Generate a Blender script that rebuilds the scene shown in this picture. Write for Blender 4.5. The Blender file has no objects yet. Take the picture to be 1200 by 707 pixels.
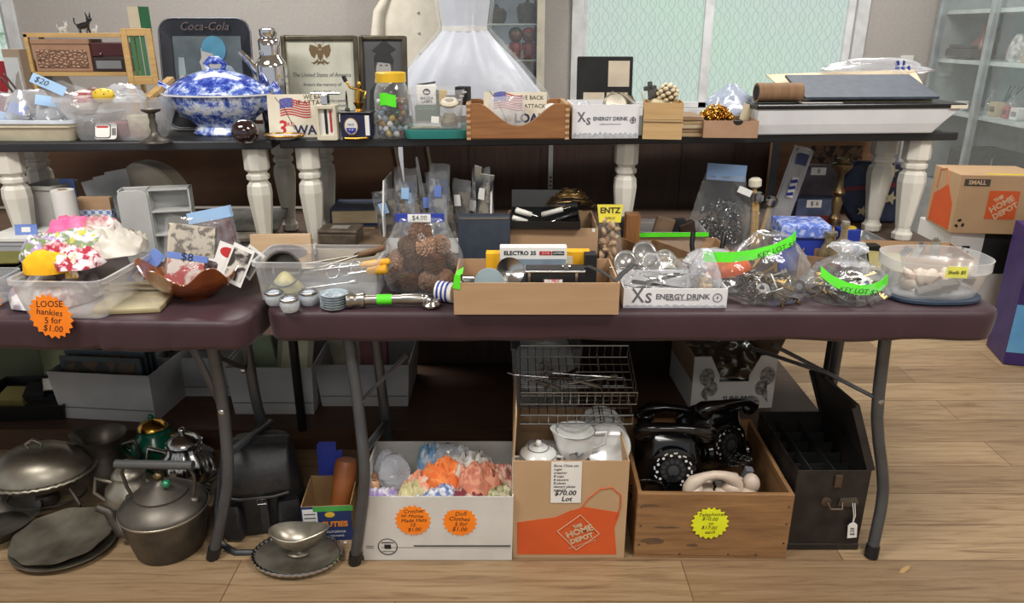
import bpy, bmesh, math, random
from math import sin, cos, pi, tan, radians as rad, sqrt, atan, atan2
from mathutils import Vector, Matrix, Euler, noise
SC = bpy.context.scene
COL = SC.collection
# ---------------------------------------------------------------- camera model (image taken to be 1200x707)
CH, PT, FP = 1.38, rad(20), 870.0
def at(x, y, D):
    u, v = (x-600)/FP, (y-353.5)/FP
    dy = cos(PT)-v*sin(PT); dz = -sin(PT)-v*cos(PT); t = D/dy
    return Vector((u*t, D, CH+dz*t))
def on(x, y, h):
    u, v = (x-600)/FP, (y-353.5)/FP
    dy = cos(PT)-v*sin(PT); dz = -sin(PT)-v*cos(PT); t = (h-CH)/dz
    return Vector((u*t, dy*t, h))
def fit(x0, x1, yb, yt, h, D=None):
    """base-front centre X, distance, width and height of something on the plane z=h"""
    if D is None: D = on(600, yb, h).y
    z = D*cos(PT)+(CH-h)*sin(PT)
    a, b = (x0-600)/FP*z, (x1-600)/FP*z
    return (a+b)/2, D, b-a, at(600, yt, D).z-h
# ---------------------------------------------------------------- mesh builder
def rrect(w, d, r, n=4, cx=0, cy=0):
    r = max(1e-5, min(r, w/2-1e-5, d/2-1e-5)); p = []
    for k, (sx, sy) in enumerate(((1, 1), (-1, 1), (-1, -1), (1, -1))):
        for i in range(n+1):
            a = (k+i/n)*pi/2
            p.append((cx+sx*(w/2-r)+r*cos(a), cy+sy*(d/2-r)+r*sin(a)))
    return p
def lift(poly, z): return [(x, y, z) for x, y in poly]
def ngon(n, r, sx=1, sy=1, z=0, ph=0): return [(r*sx*cos(2*pi*i/n+ph), r*sy*sin(2*pi*i/n+ph), z) for i in range(n)]
def TR(x=0, y=0, z=0, rx=0, ry=0, rz=0, s=1):
    m = Matrix.Translation((x, y, z)) @ Euler((rx, ry, rz)).to_matrix().to_4x4()
    return m @ Matrix.Scale(s, 4) if s != 1 else m
class MB:
    def __init__(s): s.v, s.f = [], []
    def add(s, vs, fs, m=None):
        o = len(s.v)
        if m is not None: vs = [tuple(m @ Vector(v)) for v in vs]
        s.v += [tuple(v) for v in vs]; s.f += [tuple(i+o for i in f) for f in fs]; return s
    def box(s, x0, x1, y0, y1, z0, z1, m=None):
        return s.add([(x0,y0,z0),(x1,y0,z0),(x1,y1,z0),(x0,y1,z0),(x0,y0,z1),(x1,y0,z1),(x1,y1,z1),(x0,y1,z1)],
            [(0,3,2,1),(4,5,6,7),(0,1,5,4),(1,2,6,5),(2,3,7,6),(3,0,4,7)], m)
    def loft(s, loops, m=None, cap0=True, cap1=True):
        n = len(loops[0]); vs = [p for l in loops for p in l]; fs = []
        for k in range(len(loops)-1):
            for i in range(n):
                j = (i+1) % n; fs.append((k*n+i, k*n+j, (k+1)*n+j, (k+1)*n+i))
        if cap0: fs.append(tuple(range(n))[::-1])
        if cap1: fs.append(tuple((len(loops)-1)*n+i for i in range(n)))
        return s.add(vs, fs, m)
    def lathe(s, prof, n=24, sx=1, sy=1, m=None, cap0=True, cap1=True):
        return s.loft([ngon(n, max(r, 1e-4), sx, sy, z) for r, z in prof], m, cap0, cap1)
    def tube(s, pts, r, n=8, m=None, closed=False, flat=1):
        P = [Vector(p) for p in pts]; R = r if isinstance(r, (list, tuple)) else [r]*len(P); loops = []
        up = None
        for i, p in enumerate(P):
            a = P[i-1] if (i or closed) else P[i]; b = P[(i+1) % len(P)] if (i < len(P)-1 or closed) else P[i]
            t = (b-a).normalized()
            if up is None: up = Vector((0,0,1)) if abs(t.z) < .9 else Vector((0,1,0))
            x = t.cross(up)
            if x.length < 1e-4: x = t.cross(Vector((1,0,0)))
            x.normalize(); y = x.cross(t).normalized(); up = y
            loops.append([tuple(p+x*(R[i]*cos(2*pi*k/n))+y*(R[i]*flat*sin(2*pi*k/n))) for k in range(n)])
        if closed: loops.append(loops[0])
        return s.loft(loops, m, not closed, not closed)
    def prism(s, poly, z0, z1, m=None): return s.loft([lift(poly, z0), lift(poly, z1)], m)
    def sphere(s, c, r, nu=12, nv=8, m=None):
        if not isinstance(r, (tuple, list)): r = (r, r, r)
        L = []
        for j in range(nv+1):
            a = -pi/2+pi*j/nv; q = max(cos(a), .01)
            L.append([(c[0]+r[0]*q*cos(2*pi*i/nu), c[1]+r[1]*q*sin(2*pi*i/nu), c[2]+r[2]*sin(a)) for i in range(nu)])
        return s.loft(L, m)
    def grid(s, fn, nu, nv, m=None):
        vs = [fn(i/nu, j/nv) for j in range(nv+1) for i in range(nu+1)]
        fs = [(j*(nu+1)+i, j*(nu+1)+i+1, (j+1)*(nu+1)+i+1, (j+1)*(nu+1)+i) for j in range(nv) for i in range(nu)]
        return s.add(vs, fs, m)
    def obox(s, w, d, h, t=.004, tap=0, m=None, y0=0):
        """open box, front face at y0; tap = how much wider the top is on each side"""
        R = lambda a, b, z: [(-w/2-a-b, y0-a-b, z), (w/2+a+b, y0-a-b, z), (w/2+a+b, y0+d+a+b, z), (-w/2-a-b, y0+d+a+b, z)]
        return s.loft([R(0,0,0), R(tap,0,h), R(tap,-t,h), R(0,-t,t)], m)
    def tub(s, w, d, h, inset, r=.02, t=.003, lip=.006, m=None, n=4):
        """rounded tub centred in x, front of the rim at y=0"""
        L = lambda e, z: lift(rrect(w-2*e, d-2*e, max(.004, r-e*.5), n, 0, d/2), z)
        return s.loft([L(inset, 0), L(lip, h-.012), L(0, h-.011), L(0, h), L(t+lip, h), L(inset+t, t)], m)
    def build(s, name, mat, parent=None, smooth=None, bevel=0, loc=None, rot=None, solid=0, sub=0, seg=2):
        me = bpy.data.meshes.new(name); me.from_pydata(s.v, [], s.f)
        bm = bmesh.new(); bm.from_mesh(me)
        bmesh.ops.remove_doubles(bm, verts=bm.verts, dist=1e-6)
        bmesh.ops.recalc_face_normals(bm, faces=bm.faces)
        bm.to_mesh(me); bm.free()
        me.materials.append(mat)
        if smooth is not None:
            me.polygons.foreach_set('use_smooth', [True]*len(me.polygons))
            if smooth < 180: me.set_sharp_from_angle(angle=rad(smooth))
        o = bpy.data.objects.new(name, me); COL.objects.link(o)
        if parent: o.parent = parent
        if loc: o.location = loc
        if rot: o.rotation_euler = rot
        if solid:
            q = o.modifiers.new('solid', 'SOLIDIFY'); q.thickness = solid; q.offset = 0
        if bevel:
            q = o.modifiers.new('bevel', 'BEVEL'); q.width = bevel; q.segments = seg; q.limit_method = 'ANGLE'; q.angle_limit = rad(40)
        if sub:
            q = o.modifiers.new('sub', 'SUBSURF'); q.levels = sub; q.render_levels = sub
        return o
# ---------------------------------------------------------------- things
def tag(o, label=None, cat=None, group=None, kind=None):
    if label: o['label'] = label
    if cat: o['category'] = cat
    if group: o['group'] = group
    if kind: o['kind'] = kind
    return o
def T_(name, label, cat, loc, rz=0, group=None):
    o = bpy.data.objects.new(name, None); COL.objects.link(o); o.empty_display_size = .05
    o.location = loc; o.rotation_euler = (0, 0, rz)
    return tag(o, label, cat, group)
def solo(name, mb, mat, label, cat, loc, rot=(0,0,0), group=None, **k):
    if not isinstance(rot, (tuple, list, Euler)): rot = (0, 0, rot)
    return tag(mb.build(name, mat, None, loc=loc, rot=rot, **k), label, cat, group)
def dup(o, loc=None, rot=None, label=None, group=None, mat=None):
    c = o.copy(); COL.objects.link(c)
    if loc is not None: c.location = loc
    if rot is not None: c.rotation_euler = rot
    if label: c['label'] = label
    if group: c['group'] = group
    for ch in list(o.children):
        d = ch.copy(); COL.objects.link(d); d.parent = c
        for g in list(ch.children):
            e = g.copy(); COL.objects.link(e); e.parent = d
    if mat:
        c.data = c.data.copy(); c.data.materials[0] = mat
    return c
def txt(s, size, mat, parent, loc, rot=(pi/2, 0, 0), name='lettering', shear=0, align='CENTER', sx=1, bold=0, ext=.0002):
    cu = bpy.data.curves.new('t', 'FONT'); cu.body = s; cu.size = size; cu.align_x = align; cu.align_y = 'CENTER'
    cu.shear = shear; cu.resolution_u = 2; cu.extrude = ext; cu.offset = bold
    t = bpy.data.objects.new('t', cu); COL.objects.link(t)
    me = bpy.data.meshes.new_from_object(t.evaluated_get(bpy.context.evaluated_depsgraph_get()))
    bpy.data.objects.remove(t); bpy.data.curves.remove(cu)
    me.name = name; me.materials.clear(); me.materials.append(mat)
    if sx != 1:
        for v in me.vertices: v.co.x *= sx
    o = bpy.data.objects.new(name, me); COL.objects.link(o); o.parent = parent; o.location = loc; o.rotation_euler = rot
    return o
# ---------------------------------------------------------------- materials
def lin(c):
    f = lambda u: u/12.92 if u <= .04045 else ((u+.055)/1.055)**2.4
    return tuple(f(x/255) for x in c[:3])+(1,)
MC = {}
class NT:
    def __init__(s, name):
        s.m = bpy.data.materials.new(name); s.m.use_nodes = True; s.t = s.m.node_tree; s.t.nodes.clear()
        s.out = s.n('ShaderNodeOutputMaterial')
    def n(s, t, **k):
        o = s.t.nodes.new(t)
        for a, b in k.items():
            if isinstance(b, dict):
                for i, w in b.items():
                    if hasattr(w, 'is_output'): s.t.links.new(w, o.inputs[i])
                    else: o.inputs[i].default_value = w
            else: setattr(o, a, b)
        return o
    def l(s, a, b): s.t.links.new(a, b)
    def coords(s, scale=(1,1,1), rot=(0,0,0), kind='Object'):
        tc = s.n('ShaderNodeTexCoord')
        return s.n('ShaderNodeMapping', i={0: tc.outputs[kind], 2: rot, 3: scale}).outputs[0]
    def noise(s, vec, scale, detail=3, rough=.5, dist=0):
        return s.n('ShaderNodeTexNoise', i={'Vector': vec, 'Scale': scale, 'Detail': detail, 'Roughness': rough, 'Distortion': dist}).outputs[0]
    def ramp(s, fac, stops, interp='LINEAR'):
        r = s.n('ShaderNodeValToRGB', i={0: fac}); e = r.color_ramp.elements; r.color_ramp.interpolation = interp
        while len(e) < len(stops): e.new(.5)
        for q, (p, c) in zip(e, stops): q.position = p; q.color = c if len(c) == 4 else lin(c)
        return r.outputs[0]
    def mix(s, f, a, b, mode='MIX'):
        return s.n('ShaderNodeMix', data_type='RGBA', blend_type=mode, i={0: f, 6: a, 7: b}).outputs[2]
    def math(s, op, a, b=0): return s.n('ShaderNodeMath', operation=op, i={0: a, 1: b}).outputs[0]
    def bump(s, h, st, d=.01): return s.n('ShaderNodeBump', i={'Height': h, 'Strength': st, 'Distance': d}).outputs[0]
    def pbr(s, **k):
        b = s.n('ShaderNodeBsdfPrincipled')
        for a, w in k.items():
            a = a.replace('_', ' ')
            if hasattr(w, 'is_output'): s.l(w, b.inputs[a])
            else: b.inputs[a].default_value = w
        return b.outputs[0]
    def done(s, sh): s.l(sh, s.out.inputs[0]); return s.m
def mat(name, rgb, rough=.55, metal=0, rgb2=None, scale=12, stretch=(1,1,1), bump=0, detail=4, spec=.5, lo=.35, hi=.65, sheen=0, coat=0, emit=0):
    if name in MC: return MC[name]
    t = NT(name); vec = t.coords(stretch); nz = t.noise(vec, scale, detail)
    c2 = rgb2 or tuple(x*.9 for x in rgb)
    k = dict(Base_Color=t.ramp(nz, [(lo, rgb), (hi, c2)]), Roughness=rough, Metallic=metal, Specular_IOR_Level=spec)
    if bump: k['Normal'] = t.bump(nz, bump, .004)
    if sheen: k['Sheen_Weight'] = sheen
    if coat: k['Coat_Weight'] = coat
    if emit: k['Emission_Color'] = lin(rgb); k['Emission_Strength'] = emit
    MC[name] = t.done(t.pbr(**k)); return MC[name]
def clear(name, rgb=(240,243,245), body=.12, edge=.5, rough=.12, bump=0, scale=30, diff=.3, tint=(255,255,255), spec=.5):
    """thin see-through plastic or glass: transparent body, a little milky diffuse, glossy highlights"""
    if name in MC: return MC[name]
    t = NT(name); nz = t.noise(t.coords(), scale, 3, .6, .6)
    nrm = t.bump(nz, bump, .006) if bump else None
    p = dict(Base_Color=lin(rgb), Roughness=rough, Specular_IOR_Level=spec)
    if nrm: p['Normal'] = nrm
    sh = t.pbr(**p)
    tr = t.n('ShaderNodeBsdfTransparent', i={0: lin(tint)}).outputs[0]
    lw = t.n('ShaderNodeLayerWeight', i={0: .35})
    if nrm: t.l(nrm, lw.inputs[1])
    fac = t.n('ShaderNodeMapRange', i={0: lw.outputs['Facing'], 3: body, 4: edge}).outputs[0]
    gl = t.n('ShaderNodeBsdfGlossy', i={0: (1,1,1,1), 1: rough})
    if nrm: t.l(nrm, gl.inputs['Normal'])
    m1 = t.n('ShaderNodeMixShader', i={0: fac, 1: tr, 2: sh}).outputs[0]
    l2 = t.n('ShaderNodeLayerWeight', i={0: .5})
    if nrm: t.l(nrm, l2.inputs[1])
    fr = t.math('ADD', t.math('MULTIPLY', t.math('POWER', l2.outputs['Facing'], 4.0), .7), .045)
    m2 = t.n('ShaderNodeMixShader', i={0: fr, 1: m1, 2: gl.outputs[0]}).outputs[0]
    MC[name] = t.done(m2); return MC[name]
def wood(name, a, b, axis='x', scale=6, rough=.5, grain=14, bump=.05, coat=0):
    if name in MC: return MC[name]
    t = NT(name); st = {'x': (1, grain, grain), 'y': (grain, 1, grain), 'z': (grain, grain, 1)}[axis]
    v = t.coords(st); n1 = t.noise(v, scale, 5, .6, .4); n2 = t.noise(t.coords(), scale*.6, 2)
    c = t.mix(t.math('MULTIPLY', n2, .35), t.ramp(n1, [(.3, b), (.7, a)]), lin(b))
    MC[name] = t.done(t.pbr(Base_Color=c, Roughness=rough, Normal=t.bump(n1, bump, .003), Coat_Weight=coat)); return MC[name]
# common
CARD = mat('cardboard', (176,144,110), .8, rgb2=(168,136,103), scale=5, stretch=(1,1,8))
CARD_D = mat('dark_cardboard', (140,108,78), .8, rgb2=(124,94,66), scale=6, stretch=(14,1,1))
WHITEC = mat('white_cardboard', (222,222,220), .7, rgb2=(212,212,210), scale=8)
GREYC = mat('grey_cardboard', (176,176,176), .8, rgb2=(160,160,160), scale=6)
WHITE = mat('white_paper', (232,231,226), .7, rgb2=(224,222,216))
CREAM = mat('cream_paper', (226,218,198), .7, rgb2=(212,202,180))
BLACK = mat('black_plastic', (16,16,17), .35, rgb2=(22,22,23))
BLACKM = mat('black_matte', (13,13,14), .8, rgb2=(28,28,28))
INK = mat('black_ink', (24,24,28), .6)
GREYINK = mat('grey_ink', (96,98,104), .6)
PALEINK = mat('pale_grey_ink', (172,173,178), .6)
SILVER = mat('silver', (205,205,205), .2, 1, rgb2=(180,180,178), scale=20)
CHROME = mat('chrome', (230,230,232), .06, 1, rgb2=(225,225,228))
TARN = mat('tarnished_silver', (172,165,150), .36, .78, rgb2=(116,110,98), scale=9, detail=6, lo=.38, hi=.66)
PEWTER = mat('pewter', (112,106,98), .46, .75, rgb2=(76,71,65), scale=9, detail=6)
BRASS = mat('brass', (190,150,70), .25, 1, rgb2=(150,112,48))
GOLD = mat('gold', (222,176,84), .22, 1, rgb2=(190,140,60))
LEATHER = mat('black_leather', (26,26,28), .45, rgb2=(36,36,38), scale=60, bump=.25)
LEGW = mat('white_leg_paint', (226,222,210), .4, rgb2=(212,207,194), scale=8)
GREYM = mat('grey_leg_metal', (92,94,97), .38, .55, rgb2=(82,84,87), scale=14)
ORANGE = mat('orange_card', (255,140,28), .6, rgb2=(250,130,20))
NEON = mat('neon_green_tape', (92,232,40), .45, rgb2=(80,215,32), emit=0)
NEONY = mat('neon_yellow_card', (232,240,40), .6, rgb2=(224,230,30))
BLUEL = mat('blue_label', (112,140,205), .55, rgb2=(96,120,190))
PALEB = mat('pale_blue_label', (160,196,232), .55, rgb2=(150,186,226))
RED = mat('red_print', (196,44,44), .5)
BLUE = mat('royal_blue', (38,60,160), .5, rgb2=(30,48,140))
NAVY = mat('navy_cloth', (40,52,78), .7, rgb2=(32,42,66), scale=40)
HDOR = mat('orange_box_print', (214,92,40), .7, rgb2=(200,84,36), scale=6)
BAG = clear('clear_bag', body=.025, edge=.34, rough=.1, bump=.55, scale=26)
BAG2 = clear('milky_bag', (236,240,248), body=.22, edge=.7, rough=.15, bump=.5, scale=18)
TUBC = clear('clear_plastic', (236,239,241), body=.12, edge=.55, rough=.22)
TUBW = clear('frosted_plastic', (240,242,243), body=.42, edge=.75, rough=.3)
GLASS = clear('clear_glass', (235,240,240), body=.015, edge=.3, rough=.03)
PANE = clear('pane_glass', (220,235,235), body=.03, edge=.12, rough=.02)
PINE = wood('pine', (206,172,112), (178,140,84))
OAK = wood('oak', (162,112,68), (126,82,46), rough=.4)
DARKW = wood('dark_brown_wood', (66,46,34), (42,28,20), axis='z', rough=.5, grain=8)
def nz3(x, y, z=0): return noise.noise(Vector((x, y, z)))
# ================================================================ ROOM
T, B, PL = .745, 1.094, .08      # table top, bench top, platform heights
WY = 4.55
def floor_mat():
    t = NT('plank_floor'); v = t.coords()
    br = t.n('ShaderNodeTexBrick', offset=.37, offset_frequency=2, i={'Vector': t.n('ShaderNodeVectorMath', operation='ADD', i={0: v, 1: (.3, .0535, 0)}).outputs[0], 'Color1': (0,0,0,1), 'Color2': (1,1,1,1), 'Mortar': (.5,.5,.5,1), 'Scale': 1, 'Mortar Size': .0017, 'Mortar Smooth': .3, 'Bias': 0, 'Brick Width': 1.22, 'Row Height': .1585})
    g = t.noise(t.coords((1.1, 15, 1)), 3.2, 6, .62, 1.3)
    g2 = t.noise(t.coords((.5, 4, 1)), 2.2, 3, .5, .6)
    base = t.ramp(g, [(.28, (124,102,76)), (.5, (172,149,116)), (.75, (192,171,140))])
    tone = t.ramp(br.outputs[0], [(0, (172,160,150)), (1, (255,252,246))])
    c = t.mix(.85, base, tone, 'MULTIPLY'); c = t.mix(t.math('MULTIPLY', g2, .4), c, lin((150,118,88)))
    c = t.mix(t.math('MULTIPLY', br.outputs[1], .85), c, lin((84,62,44)))
    return t.done(t.pbr(Base_Color=c, Roughness=.42, Normal=t.bump(g, .05, .002)))
WALLM = mat('painted_wall', (176,171,166), .85, rgb2=(170,165,160), scale=60, bump=.15)
TRIMW = mat('white_trim_paint', (222,224,226), .5)
def S_(o): return tag(o, kind='structure')
S_(MB().box(-6, 2.82, -3, WY+.1, -.05, 0).build('floor', floor_mat()))
wb = MB(); W1 = (.407, 1.97, .95, 2.15); W2 = (-3.9, -2.9, .95, 2.15)
for x0, x1 in ((-6, W2[0]), (W2[1], W1[0]), (W1[1], 2.82)): wb.box(x0, x1, WY, WY+.12, 0, 2.75)
for w in (W1, W2):
    wb.box(w[0], w[1], WY, WY+.12, 0, w[2]); wb.box(w[0], w[1], WY, WY+.12, w[3], 2.75)
S_(wb.build('wall_back', WALLM))
S_(MB().box(2.82, 2.94, -3, WY+.12, 0, 2.75).build('wall_right', WALLM))
S_(MB().box(-6, 2.94, -3, WY+.12, 2.75, 2.85).build('ceiling', mat('ceiling_paint', (225,224,220), .9)))
def film():
    t = NT('etched_window_film'); v = t.coords((1,1,1))
    n = t.noise(v, 1.1, 2)
    sep = t.n('ShaderNodeSeparateXYZ', i={0: v})
    x, z = sep.outputs[0], sep.outputs[2]
    # interlaced rings and leaves of the embossed film
    def wav(a, k, p=0): return t.math('SINE', t.math('ADD', t.math('MULTIPLY', a, k), p))
    wob = t.math('MULTIPLY', wav(z, 42), 1.1)
    a = t.math('ABSOLUTE', t.math('SINE', t.math('ADD', t.math('MULTIPLY', x, 58), wob)))
    b = t.math('ABSOLUTE', t.math('SINE', t.math('SUBTRACT', t.math('MULTIPLY', x, 58), wob)))
    l = t.math('MINIMUM', a, b)
    w2 = t.math('ABSOLUTE', t.math('SINE', t.math('ADD', t.math('MULTIPLY', x, 29), t.math('MULTIPLY', wav(z, 21), 2.2))))
    l = t.math('MINIMUM', l, t.math('ADD', w2, .08))
    line = t.ramp(l, [(.02, (200,216,208)), (.22, (244,248,245))])
    glow = t.ramp(n, [(.35, (208,226,212)), (.5, (210,222,217)), (.66, (200,218,226))])
    c = t.mix(1, glow, line, 'MULTIPLY')
    em = t.n('ShaderNodeEmission', i={0: c, 1: 1.0}).outputs[0]
    gl = t.pbr(Base_Color=lin((200,220,214)), Roughness=.25)
    return t.done(t.n('ShaderNodeMixShader', i={0: .1, 1: em, 2: gl}).outputs[0])
FILM = film()
def garden():
    t = NT('garden_light_film'); n = t.noise(t.coords(), 14, 4, .7)
    c = t.ramp(n, [(.35, (120,160,120)), (.5, (206,224,214)), (.65, (236,242,246))])
    return t.done(t.n('ShaderNodeEmission', i={0: c, 1: .9}).outputs[0])
for k, (w, pm, mx) in enumerate(((W1, FILM, 1.135), (W2, garden(), -3.4))):
    fr = MB(); x0, x1, z0, z1 = w; y = WY
    for a, b, c, d in ((x0-.065, x0, z0-.06, z1+.06), (x1, x1+.065, z0-.06, z1+.06), (x0, x1, z1, z1+.06), (x0-.03, x1+.03, z0-.06, z0)): fr.box(a, b, y-.02, y+.0, c, d)
    for a, b in ((x0, x0+.03), (x1-.04, x1), (mx-.026, mx+.026)): fr.box(a, b, y+.02, y+.07, z0, z1)
    fr.box(x0, x1, y+.02, y+.07, z0, z0+.035)
    o = S_(fr.build('window_%d' % (k+1), TRIMW, bevel=.003))
    MB().box(x0+.005, x1-.005, y+.05, y+.056, z0+.01, z1).build('window_pane', pm, o)
# low dark platform under the back tables
S_(MB().box(-3.2, 1.12, 2.27, 3.3, 0, PL).build('trim_platform', wood('platform_wood', (84,58,40), (60,40,28))))
# light switch
sw = T_('light_switch', 'white rectangular light switch plate on the wall right of the window', 'switch', (2.30, WY-.004, 1.19))
MB().box(-.037, .037, -.004, .004, -.058, .058).build('wall_plate', WHITE, sw, bevel=.002)
MB().box(-.016, .016, -.008, -.003, -.033, .033).build('rocker', WHITE, sw, bevel=.002)
# ================================================================ TABLES
def cloth_mat():
    t = NT('plum_tablecloth'); n = t.noise(t.coords(), 5, 3); f = t.noise(t.coords(), 400, 2)
    return t.done(t.pbr(Base_Color=t.ramp(n, [(.3, (62,38,46)), (.7, (52,31,39))]), Roughness=.5, Sheen_Weight=.12, Sheen_Roughness=.4, Normal=t.bump(f, .12, .002)))
CLOTH = cloth_mat()
def dense(p, st):
    o = []
    for i in range(len(p)):
        a, b = Vector(p[i]), Vector(p[(i+1) % len(p)]); n = max(1, int((b-a).length/st))
        o += [tuple(a+(b-a)*k/n) for k in range(n)]
    return o
def fitted_cover(w, d, seed, folds):
    mb = MB(); L = []; base = dense(rrect(w, d, .055, 8, 0, d/2), .012)
    for e, dz, amp in ((.03, 0, 0), (.01, -.001, 0), (.002, -.006, .2), (0, -.016, .5), (.001, -.04, .9), (.003, -.066, 1.4), (.005, -.077, 1.5), (.03, -.079, .6)):
        lp = []
        for x, y in base:
            x, y = x*(w-2*e)/w, d/2+(y-d/2)*(d-2*e)/d
            q = nz3(x*9+seed, y*9, 0)*.0014+nz3(x*30+seed, y*30, 0)*.0004
            for fx, fw, fa in folds: q += fa*math.exp(-((x-fx)/fw)**2)*sin((x-fx)*110)*.35
            z = nz3(x*6+seed, y*6, 3)*.006 if dz < -.05 else nz3(x*3, y*3, seed)*.0006
            cx, cy = x/(w/2), (y-d/2)/(d/2)
            n = Vector((cx**9, cy**9)); n = n.normalized() if n.length > 1e-6 else n
            lp.append((x+n.x*q*amp, y+n.y*q*amp, dz+z*amp))
        L.append(lp)
    return mb.loft(L, None, True, False)
def folding_table(name, label, X0, X1, D, d, rz, seed, folds, legs_l, legs_r, cl_label):
    w = X1-X0; t = T_(name, label, 'table', (X0+w/2, D, 0), rz, 'folding tables in front')
    M = Matrix.Translation((X0+w/2, D, 0)) @ Matrix.Rotation(rz, 4, 'Z'); I = M.inverted()
    MB().box(-w/2+.02, w/2-.02, .02, d-.02, T-.05, T-.004).build('tabletop', mat('grey_table_plastic', (140,138,134), .6), t, bevel=.008)
    for pts, br in legs_l+legs_r:
        P = [I @ Vector(p) for p in pts]
        P2 = []
        for i in range(len(P)-1):           # rounded bends
            P2 += [P[i].lerp(P[i+1], f) for f in ((0, .12, .3, .5, .7, .88))]
        P2.append(P[-1]); S = []
        for i, p in enumerate(P2):
            a, b = P2[max(0, i-2)], P2[min(len(P2)-1, i+2)]; S.append(p if i in (0, len(P2)-1) else (p*2+a+b)/4)
        l = MB().tube(S, .0155, 12).build('leg', GREYM, t, smooth=60)
        e = S[-1]; dr = (S[-2]-S[-1]).normalized()
        MB().tube([e, e+dr*.035], .0185, 12).build('foot_cap', BLACK, l, smooth=50)
        if br:
            a, b = I @ Vector(br[0]), I @ Vector(br[1])
            bb = MB().tube([a, b], .011, 8, flat=.5).build('brace', GREYM, t, smooth=50)
            MB().sphere(a+Vector((0, -.015, 0)), (.009, .006, .009), 10, 6).build('rivet', SILVER, bb, smooth=60)
    for lg in (legs_l, legs_r if X0 < -1 else []):
        if len(lg) == 2:
            a, b = [I @ Vector(lg[k][0][-2]) for k in (0, 1)]
            MB().tube([a.lerp(b, .04)+Vector((0,0,.08)), a.lerp(b, .96)+Vector((0,0,.08))], .011, 10).build('crossbar', GREYM, t, smooth=60)
    c = solo('fitted_tablecloth', fitted_cover(w, d, seed, folds), CLOTH, cl_label, 'tablecloth', (X0+w/2, D, T), rz, 'plum fitted tablecloths', smooth=180)
    return t
zt = T-.05
def leg(px, Ds, zs=None):
    P = [at(x, y, D) for (x, y), D in zip(px, Ds)]
    P[0].z = zt; P[-1].z = 0.001; return P
R_f = leg([(1036,397),(1026,490),(1037,575),(1020,655)], [1.735,1.75,1.735,1.705])
R_b = leg([(984,397),(970,480),(966,530),(953,580)], [2.06,2.09,2.105,2.10])
L_f = leg([(407,397),(420,475),(429,560),(415,652)], [1.735,1.71,1.665,1.68])
L_b = leg([(437,397),(449,470),(456,520),(452,560)], [2.03,2.02,2.06,2.08])
E_f = leg([(248,402),(263,485),(269,565),(249,653)], [1.70,1.72,1.71,1.70])
E_b = leg([(286,397),(302,485),(322,520),(332,560)], [2.0,2.0,2.04,2.07])
folding_table('folding_table', 'long folding table with bent grey legs under the right plum tablecloth', -.603, 1.197, 1.672, .50, 0, 1.3,
    [(.62,.05,.005), (-.80,.03,.005)],
    [(L_f, (at(425,468,1.75), at(478,415,1.75))), (L_b, None)], [(R_f, (at(1029,468,1.75), at(905,404,1.75))), (R_b, (at(976,440,2.03), at(880,408,2.03)))],
    'plum fitted tablecloth with gathered corners on the right table')
folding_table('folding_table', 'folding table with bent grey legs under the left plum tablecloth, above the kettle', -2.42, -.622, 1.63, .54, rad(-1.6), 7.7,
    [(.55,.05,.012), (.72,.03,.007)],
    [], [(E_f, (at(262,480,1.72), at(224,405,1.72))), (E_b, (at(287,432,2.0), at(256,418,1.75)))],
    'plum fitted tablecloth bunched in tight folds on the left table')
# back tables that carry the benches
bt = T_('back_table', 'plain dark table standing behind the two cloth-covered tables', 'table', (-.3, 2.19, 0))
MB().box(-1.75, 1.66, 0, .595, T-.03, T).build('tabletop', wood('table_brown', (92,72,56), (70,52,40)), bt, bevel=.004)
for x, y in ((-.427, .08), (-.427, .565), (1.52, .42), (-1.65, .08)):
    MB().tube([(x, y, T-.03), (x, y, PL+.001 if x < 1.3 else .001)], .016, 10).build('leg', BLACK, bt, smooth=50)
# ================================================================ BENCHES (turned white legs, black tops)
PROF = [(.019,0),(.026,.004),(.027,.022),(.021,.03),(.019,.04),(.021,.05),(.030,.13),(.036,.19),(.034,.215),(.026,.226),(.026,.229),(.033,.234),(.033,.246),(.026,.25),(.028,.254),(.036,.262),(.036,.324)]
BTOP = mat('black_bench_paint', (34,35,38), .45, rgb2=(44,45,48), scale=8)
def bench(label, p0, p1, d, legs, cz=.025):
    a, b = Vector(p0), Vector(p1); w = (b-a).length; rz = atan2(b.y-a.y, b.x-a.x); m = (a+b)/2
    t = T_('bench', label, 'bench', (m.x, m.y, T), rz, 'white-legged benches standing on the tables')
    h = B-T
    MB().box(-w/2, w/2, 0, d, h-cz, h).build('seat_board', BTOP, t, bevel=.004)
    for x, y, *k in legs:
        MB().lathe([(r*(k[0] if k else 1), z*(h-cz)/.324) for r, z in PROF], 8, m=TR(x, y, 0, 0, 0, pi/8)).build('leg', LEGW, t, bevel=.0015)
    return t
bench('long black bench on white turned legs along the right table', (-.655, 2.115, T), (1.353, 2.285, T), .41,
      [(-.940, .05), (-.945, .345), (.0, .05), (.92, .055, 1.17), (.885, .175, 1.17)])
bench('black bench on white turned legs at the left, under the patterned tureen', (-1.66, 2.03, T), (-.672, 2.10, T), .41,
      [(.435, .05), (.44, .36), (-.245, .05, 1.08), (-.33, .345, 1.08)])
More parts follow.
